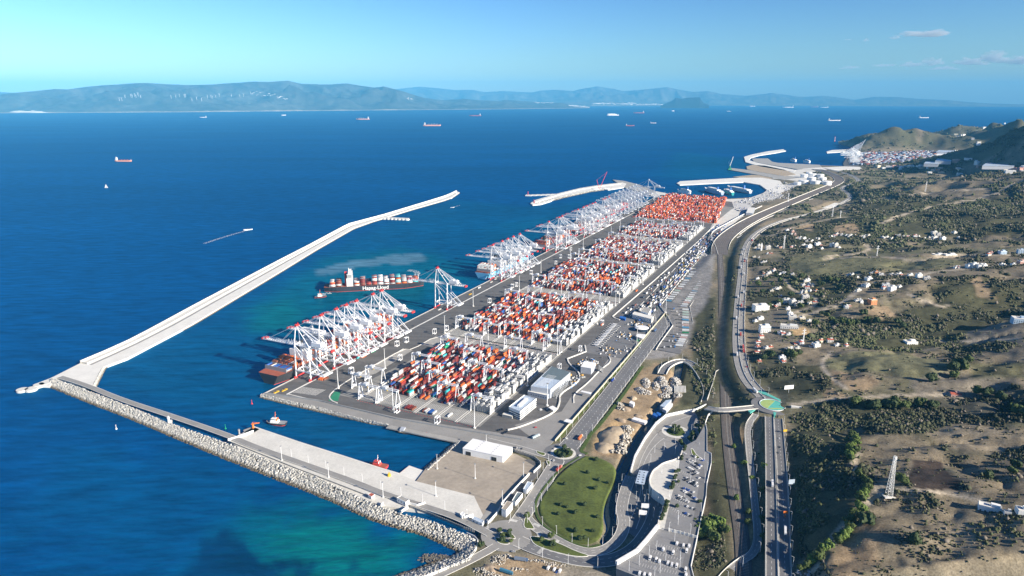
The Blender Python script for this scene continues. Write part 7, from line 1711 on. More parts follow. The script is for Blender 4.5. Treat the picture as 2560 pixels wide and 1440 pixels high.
def rh(g, default):
    best = (7.5, default)
    for P in (HWL, HWR, AVE, AVE2, ACC, LOOP, LOOP2, SIDE, COAST):
        d, par = distline(np.array([g[0]]), np.array([g[1]]), [(p[0], p[1]) for p in P]); i = min(int(par[0]), len(P) - 2)
        if d[0] < best[0]: best = (d[0], math.atan2(P[i + 1][1] - P[i][1], P[i + 1][0] - P[i][0]))
    return best[1]
def rowcars(name, where, rows, z, zoom, cols=None, gap=2.75, p=.85, start=0):
    k = 0
    for ri, (x0, y0, x1, y1) in enumerate(rows):
        a = G(zoom[0] + x0 / zoom[2], zoom[1] + y0 / zoom[2], z); c = G(zoom[0] + x1 / zoom[2], zoom[1] + y1 / zoom[2], z); L = np.linalg.norm(c - a); n = max(1, int(L / gap)); d = (c - a) / L; rot = math.atan2(d[1], d[0]) + math.pi / 2
        m = 0
        for i in range(n):
            if rnd.random() > p: continue
            q = a + (c - a) * (i + .5) / n; col = rnd.choice(cols or ['white', 'white', 'white', 'silver', 'dark grey', 'black', 'pale grey', 'white', 'blue'] + (['red'] if rnd.random() < .3 else []))
            car(float(q[0]), float(q[1]), z + .08, rot + (math.pi if rnd.random() < .5 else 0) + rnd.gauss(0, .03), col, '%s parked car, %s from left in %s row of %s' % (col, nth(m), nth(ri + start), where), 'cars of ' + where); m += 1
rowcars('p', 'the raised car park', [(1125,462,1205,505),(1215,500,1318,558),(1085,525,1290,645),(1078,562,1262,678),(1078,650,1290,785),(1098,722,1262,822),(1015,792,1222,895),(1030,838,1232,945),(965,948,1180,1035),(1005,1000,1215,1140),(920,1072,1068,1150),(925,1115,1135,1192),(1050,1235,1200,1292),(1020,1335,1148,1395)], 15, (1540, 1060, 6))
rowcars('p', 'the planted kerb', [(1008,470,1030,440),(918,770,935,720),(880,870,900,790)], 15, (1540, 1060, 6), p=.6)
rowcars('p', 'the workshop staff bays', [(1520,1110,1600,1180),(1640,1130,1700,1150)], ZP + .1, (1100, 840, 6.26), p=.8)
rowcars('p', 'the office car pool', [(20,270,130,240),(100,330,210,280)], ZP + .1, (1240, 1040, 7.2), cols=['black'], p=1.)
rowcars('p', 'the warehouse lane', [(320,570,480,600)], ZP + .45, (1240, 1040, 7.2), cols=['white', 'dark grey', 'silver'], p=.9)
rowcars('p', 'the kiosk apron', [(1500,560,1680,440),(1560,600,1700,500)], ZP + .1, (1360, 700, 7.2), p=.7)
for i, (x, y) in enumerate(sorted([(1700,790),(1830,830),(1940,840),(1425,905),(1620,980),(1890,940),(1160,1085),(1280,1120),(1350,1145),(1520,1180),(1600,1210),(1690,1240),(1870,1320),(1880,1420),(955,1385),(1050,1410),(1150,1438)])):
    g = G(1480 + x / 8, 1260 + y / 8 + 2, 15); van(float(g[0]), float(g[1]), 15.08, R(66) + rnd.choice((0, math.pi)), 'white van in the lower bays of the raised car park, %s from left' % nth(i), 'white vans in the lower bays')
for i, (x, y) in enumerate([(1280,1330),(1365,1350),(1440,1370)]):
    g = G(1140 + x / 5.54, 1180 + y / 5.54 + 2, 4); van(float(g[0]), float(g[1]), 4.1, R(66), 'white van on the works ground below the loop road, %s from left' % nth(i), 'white vans on the works ground')
g = G(1392, 1431, 4); car(float(g[0]), float(g[1]), 4.1, R(66), 'blue', 'dark blue car between white vans on the works ground')
for (px, py, rot, cab, box, lab, z) in ((1303,1402,R(-12),(.08,.14,.25),(.16,.20,.27),'blue tipper truck on the works ground near the roundabout',4.1),(1266,1433,R(-25),(.06,.2,.3),(.05,.2,.32),'teal tipper truck at the bottom edge of the works ground',4.1),
        (1451,1096,R(60),(.7,.6,.5),(.78,.2,.05),'orange container truck on the avenue just before the roundabout',4.45),(1397,1174,R(58),(.7,.3,.25),(.3,.06,.05),'dark red truck on the access road below the roundabout',4.5),(1532,952,R(62),(.65,.65,.65),(.02,.05,.25),'white cabbed truck with blue bed driving on the avenue',4.45),
        (1931,1212,R(91),(.7,.7,.7),(.72,.72,.72),'white lorry alone on the left highway carriageway',22.1),(1963,1330,R(91),(.7,.7,.7),(.72,.72,.72),'white lorry on the right highway carriageway',22.1),(1642,772,R(70),(.03,.25,.15),(.05,.10,.08),'green truck on the avenue bend',4.4),(1638,828,R(55),(.05,.15,.4),(.08,.15,.3),'blue truck just past the avenue junction',4.5),
        (1340,1094,R(45),(.7,.7,.7),(.4,.5,.55),'white truck on the curved apron beside the striped bays',4.15)):
    g = G(px, py, z); truck(float(g[0]), float(g[1]), z + .1, rh(g, rot), lab, cab, box, sc=.9)
for (px, py, rot, c, lab, z) in ((1948,1097,R(91),'white','white car on the right highway carriageway near the roundabout',22.1),(1949,1119,R(91),'black','dark pickup on the right highway carriageway',22.1),(1945,1133,R(91),'dark grey','dark grey car on the right highway carriageway',22.1),(1962,1291,R(91),'orange','orange van on the right highway carriageway',22.1),
        (1944,1041,R(95),'black','black car leaving the painted roundabout',23.4),(1911,995,R(130),'white','white car entering the painted roundabout',23.2),(1384,1152,R(85),'white','white car entering the grassy roundabout',4.5),(1387,1123,R(30),'white','white car circling the grassy roundabout on its left',4.5),(1450,1139,R(20),'white','white car circling the grassy roundabout on its right',4.5),
        (1588,894,R(60),'silver','silver car driving along the avenue',4.45),(1600,870,R(60),'white','white car on the avenue lanes',4.45),(1667,733,R(50),'white','white car past the avenue bend',4.4),(1663,1118,R(80),'white','white car in the plaza lanes below the small roundabout',5.6),(1650,1048,R(30),'pale grey','pale car on the plaza road',5.6),
        (1339,1069,R(30),'red','small red car on the gate apron',4.15),(1283,1380,R(170),'silver','silver car passing below the roundabout islands',4.5),(1416,1097,R(40),'white','white car beside the cream fence',4.4)):
    g = G(px, py, z); car(float(g[0]), float(g[1]), z + .1, rh(g, rot), c, lab, None, 'car')
# queue of vehicles on the coast road
A_ = np.array([p[:2] for p in COAST]); zc = [p[2] for p in COAST]; d_ = np.r_[0, np.cumsum(np.linalg.norm(np.diff(A_, axis=0), axis=1))]; s = 20; i = 0
while s < min(d_[-1], 1350):
    x, y, z = np.interp(s, d_, A_[:, 0]), np.interp(s, d_, A_[:, 1]), np.interp(s, d_, zc); x2, y2 = np.interp(s + 2, d_, A_[:, 0]), np.interp(s + 2, d_, A_[:, 1]); rot = math.atan2(y2 - y, x2 - x)
    off = rnd.choice((-7.5, -7.5, -4.2, 4)); nx, ny = -math.sin(rot) * off, math.cos(rot) * off; big = rnd.random() < .3
    place_ = '%s in the coast road queue' % nth(i)
    if big: truck(x + nx, y + ny, z + .1, rot, 'pale lorry, %s' % place_, (.7, .7, .7), (.68, .68, .68) if rnd.random() < .8 else (.45, .07, .05), 'vehicles of the coast road queue')
    else: c_ = rnd.choice(['white', 'silver', 'dark grey', 'white', 'red']); car(x + nx, y + ny, z + .1, rot, c_, '%s car, %s' % (c_, place_), 'vehicles of the coast road queue', 'car')
    s += rnd.uniform(16, 46); i += 1
# truck park
def trailers(where, x0, y0, x1, y1, n, cols, cab=False, ln=1.):
    for i in range(n):
        u = i / max(1, n - 1); px, py = 1560 + (x0 + (x1 - x0) * u) / 5.54, 640 + (y0 + (y1 - y0) * u) / 5.54; g = G(px, py, 5.5); c = cols[i % len(cols)]; k = rnd.uniform(.9, 1.1)
        truck(float(g[0]), float(g[1]), 4.35, QR + R(8) + rnd.gauss(0, .015), '%s semi trailer, %s from the far end of %s' % (c[0], nth(i), where), (.6, .6, .6), tuple(v * k for v in c[1]), 'trailers of ' + where, True, cab, ln)
wt, pg, rs, bl_, pk_, dg = ('white', (.68, .70, .70)), ('pale green', (.42, .52, .46)), ('rose', (.55, .40, .36)), ('blue', (.10, .28, .45)), ('grey', (.45, .47, .50)), ('dark green', (.03, .22, .10))
trailers('the left truck park row', 965, 232, 625, 625, 15, [wt, wt, wt, bl_, wt, pk_, wt, wt, rs, pg, wt]); trailers('the right truck park row', 1172, 245, 835, 700, 19, [wt, wt, pg, wt, rs, wt, pk_, wt, pg, wt, bl_, wt])
trailers('the middle truck park row', 860, 748, 862, 1070, 10, [wt, pg, pg, wt, bl_, wt, rs, bl_, wt, dg]); trailers('the near truck park row', 845, 1110, 772, 1245, 6, [wt, rs, wt, wt, pk_, wt])
for i, (x, y) in enumerate([(650,730),(690,770),(720,815),(760,880),(765,930),(770,975),(640,1115),(580,1175),(625,1180),(670,1165),(510,1262),(600,1255),(655,1255),(720,1120),(690,1085)]):
    g = G(1560 + x / 5.54, 640 + y / 5.54, 5.5); c = (.7, .7, .7) if i % 3 else (.05, .2, .5); truck(float(g[0]), float(g[1]), 4.35, QR + R(8), '%s tractor unit parked left of the near trailers, %s from the top' % ('blue' if i % 3 == 0 else 'white', nth(i)), c, c, 'tractor units in the truck park', False, True)
# trucks queueing between the terminal wall and the verge
for i in range(46):
    s_ = 560 + i * 21 + rnd.uniform(-3, 3)
    t0 = 446 - (s_ - 560) * .045
    if s_ > 1500: break
    x, y = Q(s_, t0 - 12 + rnd.choice((0, 4, 8))); c = rnd.choice([(.05, .12, .45), (.7, .7, .7), (.72, .5, .05), (.1, .1, .12), (.05, .15, .4)])
    cn = {.05: 'blue', .7: 'white', .72: 'yellow', .1: 'black'}[c[0]]
    truck(x, y, ZP + .15, HB + rnd.gauss(0, .05), '%s truck in the queue beside the terminal wall, %s from the near end' % (cn, nth(i)), c, rnd.choice([(.08, .15, .4), (.65, .65, .65), (.12, .12, .14)]), 'trucks queueing beside the terminal wall', rnd.random() < .5)
# inbound gate lanes, light and dark kerbs
b = M(); b2 = M()
for k in range(15):
    x0, y0 = Q(440 + k * 9.5, 392 - k * .6); x1, y1 = Q(432 + k * 9.5, 412 - k * .2); b.bar((x0, y0, 4.6), (x1, y1, 4.6), 1.4, 1.2); b2.box((x0 + x1) / 2, (y0 + y1) / 2, 4.2, 2.6, 2.6, 3.4, QR)
b.build('gate_kerbs', MM['concrete_pale'], kind='structure')
for k in range(15):
    x, y = Q(436 + k * 9.5, 402 - k * .4); o = thing('gate_booth', 'white gate booth, %s from the near end of the truck gate' % nth(k), 'booth', (x, y, ZP + .2), QR, 'gate booths of the truck gate')
    b = M(); b.box(0, 0, 0, 2.2, 2.6, 2.8); b.build('cabin', MM['white_paint'], o); b = M(); b.box(0, 0, 2.8, 9, 3.2, .4); b.build('roof', MM['roof_white'], o)
# shuttle carriers
sm = M()
for x in (-2, 2):
    sm.box(x, 0, .3, 1, 9, .9)
    for y in (-3.8, 3.8): sm.box(x, y, 1.2, .6, .7, 8)
stt = M(); stt.box(0, -3.8, 9.2, 4.8, .8, .8); stt.box(0, 3.8, 9.2, 4.8, .8, .8); stt.box(2, 0, 9.2, .6, 8.4, .8); stt.box(-2, 0, 9.2, .6, 8.4, .8); sc_ = M(); sc_.box(2.4, -3, 6.4, 1.6, 1.8, 2); swm = M()
for x in (-2, 2):
    for y in (-3.4, -1.2, 1.2, 3.4): swm.cyl((x - .35, y, .6), (x + .35, y, .6), .6, n=8)
SMS = [('side_frame', sm.mesh('side_frame', MM['crane_white'])), ('top_frame', stt.mesh('top_frame', MM['crane_white'])), ('cab', sc_.mesh('cab', MM['glass'])), ('wheel_sets', swm.mesh('wheel_sets', MM['rubber']))]
for i, (s, t) in enumerate(((133,72),(300,70),(275,66),(218,112),(365,92),(392,103),(600,92),(735,84),(752,88),(1010,88),(1090,70),(1100,92),(560,372),(398,384),(462,94),(690,96),(880,70),(300,382),(1200,60),(42,228),(38,300),(352,130))):
    x, y = Q(s, t); o = thing('straddle_carrier', 'white straddle carrier, %s in order from the quay corner' % nth(i), 'straddle carrier', (x, y, ZP + .12), CROT + rnd.choice((0, .1, -.1)), 'white straddle carriers in the yard'); o.scale = (1.05, 1.05, 1.0)
    for n_, me in SMS: obj(n_, me, o, kind='stuff' if n_ == 'wheel_sets' else None)
# spare spreaders racked beside the workshops, small sheds and stored gear on the truck strip
spm = M(); spm.box(0, 0, 0, .8, 2.2, 7.5); spm.box(0, 0, 7.5, 2.4, 2.6, .5); spm.box(0, 0, 0, 2.2, 2.6, .6); SPM = spm.mesh('frame', MM['steel'])
for (px, py, n_, dx, dy), rw_ in zip(((1384,992,12,3.0,-3.4),(1390,996,10,3.2,-3.6),(1462,932,5,4,-1.2),(1497,925,4,3,2)), ('first row behind the large workshop', 'second row behind the large workshop', 'row before the small workshop', 'row right of the small workshop')):
    for j in range(n_):
        g = G(px + dx * j, py + dy * j, ZP); o = thing('spreader_stand', 'upright grey stand, %s in the %s' % (nth(j), rw_), 'equipment', (float(g[0]), float(g[1]), ZP), QR, 'spreader stands beside the workshops'); obj('frame', SPM, o)
r_ = np.random.RandomState(31); n_ = 420; ss = r_.uniform(210, 620, n_); tt_ = np.where(ss < 395, r_.uniform(402, 432, n_), r_.uniform(415, 466, n_)); kk_ = r_.uniform(0, 1, n_) < .5 + .5 * np.sin(ss / 13); ss, tt_ = ss[kk_], tt_[kk_]
gx, gy = A0[0] + EX[0] * ss + EY[0] * tt_, A0[1] + EX[1] * ss + EY[1] * tt_
Vb, Fb, bb = boxes(gx, gy, ZP + .1, r_.uniform(.8, 2.6, len(ss)), r_.uniform(1.5, 6, len(ss)), r_.uniform(.5, 2.6, len(ss)), CROT + r_.choice([0, .5, 1.57], len(ss)))
C = np.array([[(.6, .6, .58), (.35, .36, .36), (.1, .1, .1), (.65, .65, .66), (.5, .3, .08), (.1, .2, .4)][i] for i in r_.randint(0, 6, len(ss))]); obj('stored_gear', np_mesh('stored_gear', Vb, Fb, MM['paint_attr'], False, C[bb]), kind='stuff')
r_ = np.random.RandomState(32); n_ = 900; ss = r_.uniform(640, 1850, n_); tt_ = 386 + r_.uniform(0, 1, n_) * (66 - (ss - 640) * .026); ss = np.round(ss / 9) * 9 + r_.uniform(-.5, .5, n_); kk_ = (r_.uniform(0, 1, n_) < .30 + .7 * (tt_ > 415)) & (np.abs(tt_ - 404) > 4)
ss, tt_ = ss[kk_], tt_[kk_]; gx, gy = A0[0] + EX[0] * ss + EY[0] * tt_, A0[1] + EX[1] * ss + EY[1] * tt_; big = r_.uniform(0, 1, len(ss)) < .45
Vb, Fb, bb = boxes(gx, gy, ZP + .4, np.where(big, 2.5, 1.9), np.where(big, 11, 4.5), np.where(big, 3.2, 1.4), CROT + r_.normal(0, .03, len(ss)))
C = np.array([[(.68, .68, .68), (.5, .52, .54), (.05, .07, .1), (.06, .14, .42), (.68, .68, .67), (.2, .08, .06)][i] for i in r_.randint(0, 6, len(ss))]); obj('truck_queue', np_mesh('truck_queue', Vb, Fb, MM['paint_attr'], False, C[bb]), kind='stuff')
b = M()
for k in range(16): b.ribbon([Q(640 + k * 70, 408 - k * 1.4), Q(640 + k * 70 + 52, 408 - k * 1.4 - 1)], 1.4, ZP + .5, .5)
b.build('lane_divider', MM['concrete_pale'], kind='structure')
# hatch covers and gear stored on the quay
for i, (s, t, c) in enumerate(((18,16,'yellow_paint'),(30,22,'yellow_paint'),(640,20,'yellow_paint'),(760,14,'concrete_pale'),(505,18,'marking'),(790,10,'marking'))):
    x, y = Q(s, t); o = thing('lifting_spreader', ['yellow spreader frames stored at the quay corner', 'yellow spreader frame stored near the first crane', 'yellow oval boat hull on the quay past the lone crane', 'pale spreader on the quay before the white decked ship', 'white beam lying in front of the lone crane', 'white beam lying by the row of five cranes'][i], 'equipment', (x, y, ZP + .1), CROT)
    b = M(); b.box(0, 0, .3, 2.6, 12, .7); b.build('beam', MM[c], o); b = M(); b.box(0, 3, 1.0, 3.4, 1.2, 1.2); b.box(0, -3, 1.0, 3.4, 1.2, 1.2); b.build('clamps', MM[c], o, kind='stuff')
# ================================================================ masts and street lamps
pm = M(); pm.cyl((0, 0, 0), (0, 0, 36), .55, .28, 6); ph = M(); ph.cyl((0, 0, 35.4), (0, 0, 36.2), 2.0, n=8); pb = M(); pb.cyl((0, 0, 0), (0, 0, 1.2), 2.2, n=10)
PMM = [('pole', pm.mesh('pole', MM['crane_white'])), ('lamp_ring', ph.mesh('lamp_ring', MM['steel'])), ('footing', pb.mesh('footing', MM['concrete_pale']))]
for i, (s, t) in enumerate([(74,93),(175,111),(48,217),(48,355),(213,362),(159,419),(361,354),(360,214),(378,108),(560,72),(726,108),(728,216),(728,357),(700,357),(560,362),(905,88),(1090,100),(1092,216),(1092,357),(905,364),(1255,80),(1462,104),(1464,216),(1464,357),(1270,364),(1620,88),(1790,110),(1790,220),(1790,340),(1960,60),(2100,58),(2250,52),(2250,300),(2080,340),(2400,160),(2400,60),(470,470),(700,470)]):
    x, y = Q(s, t); o = thing('floodlight_mast', 'tall yard floodlight mast, %s in order from the quay corner' % (nth(i)), 'light mast', (x, y, ZP), 0, 'yard floodlight masts')
    for n_, me in PMM: obj(n_, me, o)
for i, (px, py) in enumerate(((1188,1196),(1093,1172),(705,1150),(822,1193),(958,1243),(1256,1262),(1090,1240),(1309,1192),(1216,1120))):
    g = G(px, py, ZP); o = thing('floodlight_mast', 'slender light mast on the concrete mole and dusty yard, %s of nine' % nth(i), 'light mast', (float(g[0]), float(g[1]), ZP), 0, 'light masts of the mole'); o.scale = (.6, .6, .55)
    for n_, me in PMM: obj(n_, me, o)
lp = M(); lp.cyl((0, 0, 0), (0, 0, 11), .2, .12, 5); la_ = M(); la_.bar((0, 0, 11), (1.8, 0, 11.4), .14); ll = M(); ll.box(2.1, 0, 11.3, 1.0, .4, .2)
LPM = [('pole', lp.mesh('pole', MM['crane_white'])), ('arm', la_.mesh('arm', MM['crane_white'])), ('lamp_head', ll.mesh('lamp_head', MM['steel']))]
def lamps(P, off, step, where, face=1, s0=8, smax=1e9, zf=None):
    A_ = np.array([p[:2] for p in P]); zz = [p[2] for p in P]; d = np.r_[0, np.cumsum(np.linalg.norm(np.diff(A_, axis=0), axis=1))]; s = s0; i = 0
    while s < min(d[-1], smax):
        x, y, z = np.interp(s, d, A_[:, 0]), np.interp(s, d, A_[:, 1]), np.interp(s, d, zz); x2, y2 = np.interp(s + 2, d, A_[:, 0]), np.interp(s + 2, d, A_[:, 1]); a = math.atan2(y2 - y, x2 - x)
        o = thing('street_lamp', 'street lamp on %s, %s from near end' % (where, nth(i)), 'street lamp', (x - math.sin(a) * off, y + math.cos(a) * off, z if zf is None else zf), a + (-math.pi / 2 if off > 0 else math.pi / 2), 'street lamps along ' + where)
        for n_, me in LPM: obj(n_, me, o)
        s += step; i += 1
for P, off, st, wh, mx in ((AVE, 14.5, 24, 'the left side of the avenue', 1e9), (AVE, -14.5, 24, 'the right side of the avenue', 1e9), (AVE2, 12, 34, 'the left side of the upper avenue', 900), (AVE2, -12, 34, 'the right side of the upper avenue', 900), (ACC, 10, 22, 'the gatehouse side of the access road', 1e9), (ACC, -10, 22, 'the park side of the access road', 1e9),
                          (LOOP, -10, 26, 'the outer loop road', 1e9), (LOOP2, 7.5, 22, 'the inner loop road', 1e9), (SERV, -5.5, 30, 'the breakwater service road', 330), (COAST, -11.5, 34, 'the inland side of the coast road', 1100), (COAST, 0, 40, 'the median of the coast road', 1100), (HWR, -7, 26, 'the highway verge', 1e9), (SIDE, 5, 30, 'the side road', 1e9), (UP, 8, 24, 'the underpass road', 1e9)):
    lamps(P, off, st, wh, smax=mx)
for i, (x, y, z) in enumerate([(872,150,5.6),(1130,110,5.6),(1265,160,5.7),(1150,300,5.7),(890,290,5.6),(1245,400,5.7),(720,400,5.6),(580,430,5.6),(885,450,5.6),(520,570,5.6),(1325,540,15),(1190,560,15),(900,680,15),(935,660,15),(1115,860,15),(1370,700,15),(1330,880,15),(800,1100,15),(1030,1090,15),(685,740,15),(490,680,5.6),(395,1060,4.3),(300,1130,4.3),(430,1190,4.3),(485,1180,4.3),(630,1220,4.3),(565,1400,4.3),(225,1340,4.3),(1275,1320,15),(930,1430,15)]):
    g = G(1540 + x / 6, 1060 + y / 6, z); o = thing('street_lamp', 'white lamp post of the plaza and raised car park, %s from the top' % nth(i), 'street lamp', (float(g[0]), float(g[1]), z), rnd.uniform(0, 6), 'lamp posts of the plaza and car park'); 
    for n_, me in LPM: obj(n_, me, o)
for i, (x, y) in enumerate([(1720,410),(1290,920),(1540,560),(1650,740),(1970,600),(1140,1030),(940,1220),(1470,1160),(1360,1380),(740,1340),(1765,1080),(1755,1290),(1250,1430)]):
    g = G(1480 + x / 8, 1260 + y / 8, 15); o = thing('street_lamp', 'white lamp post among the lower parking bays, %s of thirteen' % nth(i), 'street lamp', (float(g[0]), float(g[1]), 15), rnd.uniform(0, 6), 'lamp posts of the lower bays')
    for n_, me in LPM: obj(n_, me, o)
# ================================================================ trees and scrub
mat('leaf_dark', (.035, .055, .018), .8, .3, .6); mat('leaf_mid', (.06, .085, .022), .8, .3, .6); mat('leaf_bright', (.10, .15, .03), .8, .3, .6); mat('leaf_grey', (.085, .09, .06), .85, .3, .6)
def crown(seed, n=150, flat=.75):
    r = np.random.RandomState(seed); lob = r.normal(size=(7, 3)); lob /= np.linalg.norm(lob, axis=1)[:, None]; lob *= .42; lob[:, 2] *= .6; b = M()
    for i in range(n):
        c = lob[r.randint(7)]; d = r.normal(size=3); d /= np.linalg.norm(d); p = c + d * .55 * r.uniform(.75, 1.05); p[2] = p[2] * flat
        u = r.normal(size=3); u -= d * u.dot(d) * .6; u /= np.linalg.norm(u); w = np.cross(d, u); w /= np.linalg.norm(w) + 1e-9; s = r.uniform(.09, .19)
        q = [p + u * s, p + w * s, p - u * s, p - w * s * r.uniform(.4, 1)]; b._add([tuple(v) for v in q], [(0, 1, 2, 3)])
    for c in lob:
        k = len(b.v); m_ = M(); m_.cyl((c[0], c[1], c[2] * flat - .3), (c[0], c[1], c[2] * flat + .02), .30, .42, 6); m_.cyl((c[0], c[1], c[2] * flat + .02), (c[0], c[1], c[2] * flat + .34), .42, .16, 6, cap=True); b.merge(m_)
    return b
CRW = {}
for mname in ('leaf_dark', 'leaf_mid', 'leaf_bright', 'leaf_grey'):
    CRW[mname] = [crown(40 + k, 150).mesh('crown', MM[mname]) for k in range(3)]
tk = M(); tk.cyl((0, 0, -.3), (0, 0, .62), .055, .03, 6); tk.bar((0, 0, .4), (.2, .1, .75), .03); tk.bar((0, 0, .42), (-.18, .12, .75), .03); TRK = tk.mesh('trunk', MM['bark'])
def tree(x, y, z, s, label, leaf='leaf_mid', group=None, name='tree', tall=1.):
    o = thing(name, label, 'tree', (x, y, z), rnd.uniform(0, 6.28), group); o.scale = (s, s, s * tall)
    c = obj('crown', rnd.choice(CRW[leaf]), o, loc=(0, 0, .72)); obj('trunk', TRK, o)
def trees(pts, where, s=(4, 6), leaf=('leaf_mid',), z=None, name='tree', jit=0, tall=1.):
    for i, (px, py) in enumerate(sorted(pts)):
        if z is None: x, y, zz = on_land(px, py)
        else: g = G(px, py, z); x, y, zz = float(g[0]), float(g[1]), z
        lf = rnd.choice(leaf); tree(x, y, zz, rnd.uniform(*s), '%s green tree, %s from left in %s' % ({'leaf_dark': 'dark', 'leaf_mid': 'mid', 'leaf_bright': 'bright', 'leaf_grey': 'greyish'}[lf], nth(i), where), lf, 'trees of ' + where, name, tall)
ZP3 = lambda L, x0, y0, k: [(x0 + a / k, y0 + b_ / k) for a, b_ in L]
trees(ZP3([(1025,575),(960,672),(1040,728),(780,760),(1010,790),(1110,748),(760,915),(800,930),(930,915),(735,985),(1025,1005),(870,975),(900,1170),(870,1110),(1000,1110),(930,1160)], 1150, 960, 3), 'the grass park', (3, 4.4), ('leaf_dark',), 5.0)
trees(ZP3([(785,485),(735,535),(830,535),(770,550),(805,510)], 1150, 960, 3), 'the grassy roundabout island', (4.5, 5.5), ('leaf_dark',), 4.8)
trees(ZP3([(735,835),(745,905),(640,910),(650,960),(1170,960),(1340,1000),(755,970),(600,830),(990,630),(1320,910),(1340,1040),(350,1040)], 1140, 1180, 5.54), 'the roundabout verges', (3.4, 5.2), ('leaf_dark', 'leaf_mid'), 4.7)
trees(ZP3([(1030,370),(1020,400),(985,500),(980,540),(1035,350),(935,715),(905,740),(900,800),(880,830),(925,880),(850,900),(860,930),(830,980),(840,960),(770,1185),(750,1215),(745,1250),(735,1285),(720,1330),(710,1370),(700,1400),(685,1440),(920,1250),(1250,1180)], 1540, 1060, 6), 'the planted row of the raised car park', (3.0, 3.8), ('leaf_dark',), 15)
trees(ZP3([(870,65),(935,60),(900,110),(850,115),(960,120),(910,150),(1150,140),(1140,190),(1170,210),(1100,230),(1200,40),(1260,130),(1290,220),(1280,280),(1300,380),(1160,380),(985,290),(960,280)], 1540, 1060, 6), 'the plaza planting', (3.6, 5.4), ('leaf_dark', 'leaf_mid'), 5.8)
trees([(1742,1318),(1752,1326),(1762,1318),(1772,1326),(1780,1340),(1765,1338),(1750,1342),(1790,1322),(1800,1312),(1778,1308),(1812,1330),(1745,1332),(1785,1352)], 'the clump beside the car park wall', (7, 10), ('leaf_mid', 'leaf_bright'))
trees([(2165,1312)], 'the bare slope by the track', (10, 11), ('leaf_dark',)); trees([(2285,1358),(2240,1200),(2530,1183),(2470,1196),(2260,1210),(2540,1170)], 'the fields around the radio mast', (6, 9), ('leaf_mid', 'leaf_dark'))
trees([(1836,1120),(1860,1165),(1843,1250),(1870,1310),(1868,1285),(1878,1200),(1910,1170),(1908,1230),(1906,1300),(1905,1345)], 'the ochre bank by the railway', (4, 6), ('leaf_mid', 'leaf_bright'))
trees([(2130 + rnd.gauss(0, 7), 1090 + k * 3.6) for k in range(18)], 'the upper edge of the shaded slope', (5, 7.5), ('leaf_bright', 'leaf_mid'))
trees([(2168 - abs(k - 3) * 5.5 + rnd.gauss(0, 5), 1190 + k * 11) for k in range(16)] + [(2095 - k * 8 + rnd.gauss(0, 4), 1350 + k * 7) for k in range(12)], 'the lower edge of the shaded slope', (5, 7.5), ('leaf_bright', 'leaf_mid'))
trees([(2210,1018),(2225,1022),(2240,1016),(2190,1024),(2260,1020),(2300,1016),(2330,1020),(2170,1020),(2140,1012),(2390,912),(2400,918),(2410,925),(2420,905),(2380,925),(2440,985),(2470,992),(2500,1000),(2330,955),(2385,945),(2560,1040),(2540,1034)], 'the valley hedgerows', (8, 12), ('leaf_dark', 'leaf_mid'))
trees(ZP3([(210,560),(190,660),(310,520),(400,480),(280,600),(160,600),(340,560),(470,560),(520,530),(690,600),(760,560),(830,560),(860,620),(700,690),(430,690),(340,760),(240,790),(520,790),(230,1200),(200,1230),(260,1210),(420,1200),(450,1210),(500,1190),(700,850),(740,870),(780,900),(820,930),(880,920),(940,940),(1000,930),(1060,850),(1090,910),(1160,920),(640,930),(1350,920),(1400,960)], 1850, 540, 3.428), 'the village gardens', (7, 11), ('leaf_dark', 'leaf_mid', 'leaf_dark'))
# scrub: tens of thousands of bushes following the wild patches
def ico():
    v = np.array([(1, 0, 0), (0, 1, 0), (-1, 0, 0), (0, -1, 0), (.35, .3, 1), (-.4, -.25, .85), (0, 0, -.6)], float)
    f = np.array([(0, 1, 4), (1, 2, 4), (2, 5, 4), (2, 3, 5), (3, 0, 5), (0, 4, 5), (1, 0, 6), (2, 1, 6), (3, 2, 6), (0, 3, 6)]); return v, f
r = np.random.RandomState(77); nr_, nc_ = TX.shape; want = 105000
w_ = (np.clip(scrub, 0, 1) ** 1.3 * sstep(-.25, .35, fbm(TX, TY, 34, 3, 91) + .5 * fbm(TX, TY, 120, 2, 93)) + .004) * ((TZ > 5.5) & (RR > 520)) ; s_, t_ = toQ(TX, TY); w_ = w_ * (t_ > 560) * ((RR < 6500) + .3)
w_ = w_ * (np.degrees(TH) < 43)
for pts, hw_, sf_ in BED:
    d, _ = distline(TX, TY, [(p[0], p[1]) for p in pts][::2]); w_ = w_ * (d > hw_ + 4)
w_[inpoly(TX, TY, [(p[0], p[1]) for p in PLATE])] = 0
pr = w_.ravel() + 1e-12; idx = r.choice(len(pr), want, p=pr / pr.sum()); iu, iv = idx // nc_, idx % nc_
iu = np.clip(iu + r.uniform(0, 1, want), 0, nr_ - 1.01); iv = np.clip(iv + r.uniform(0, 1, want), 0, nc_ - 1.01); a, b_ = iu.astype(int), iv.astype(int); fu, fv = iu - a, iv - b_
def bil(A_): return (A_[a, b_] * (1 - fu) * (1 - fv) + A_[a + 1, b_] * fu * (1 - fv) + A_[a, b_ + 1] * (1 - fu) * fv + A_[a + 1, b_ + 1] * fu * fv)
bx, by, bz = bil(TX), bil(TY), bil(TZ); dist_ = np.hypot(bx, by); sz = (.45 + dist_ * .00078) * r.lognormal(0, .42, want)
iv_, if_ = ico(); sc3 = np.stack([sz * r.uniform(.8, 1.3, want), sz * r.uniform(.8, 1.3, want), sz * r.uniform(.55, 1.0, want)], -1)
V = iv_[None] * sc3[:, None] * r.uniform(.72, 1.25, (want, 7, 1)) + np.stack([bx, by, bz + sz * .25], -1)[:, None]
F = np.arange(want)[:, None, None] * 7 + if_[None]
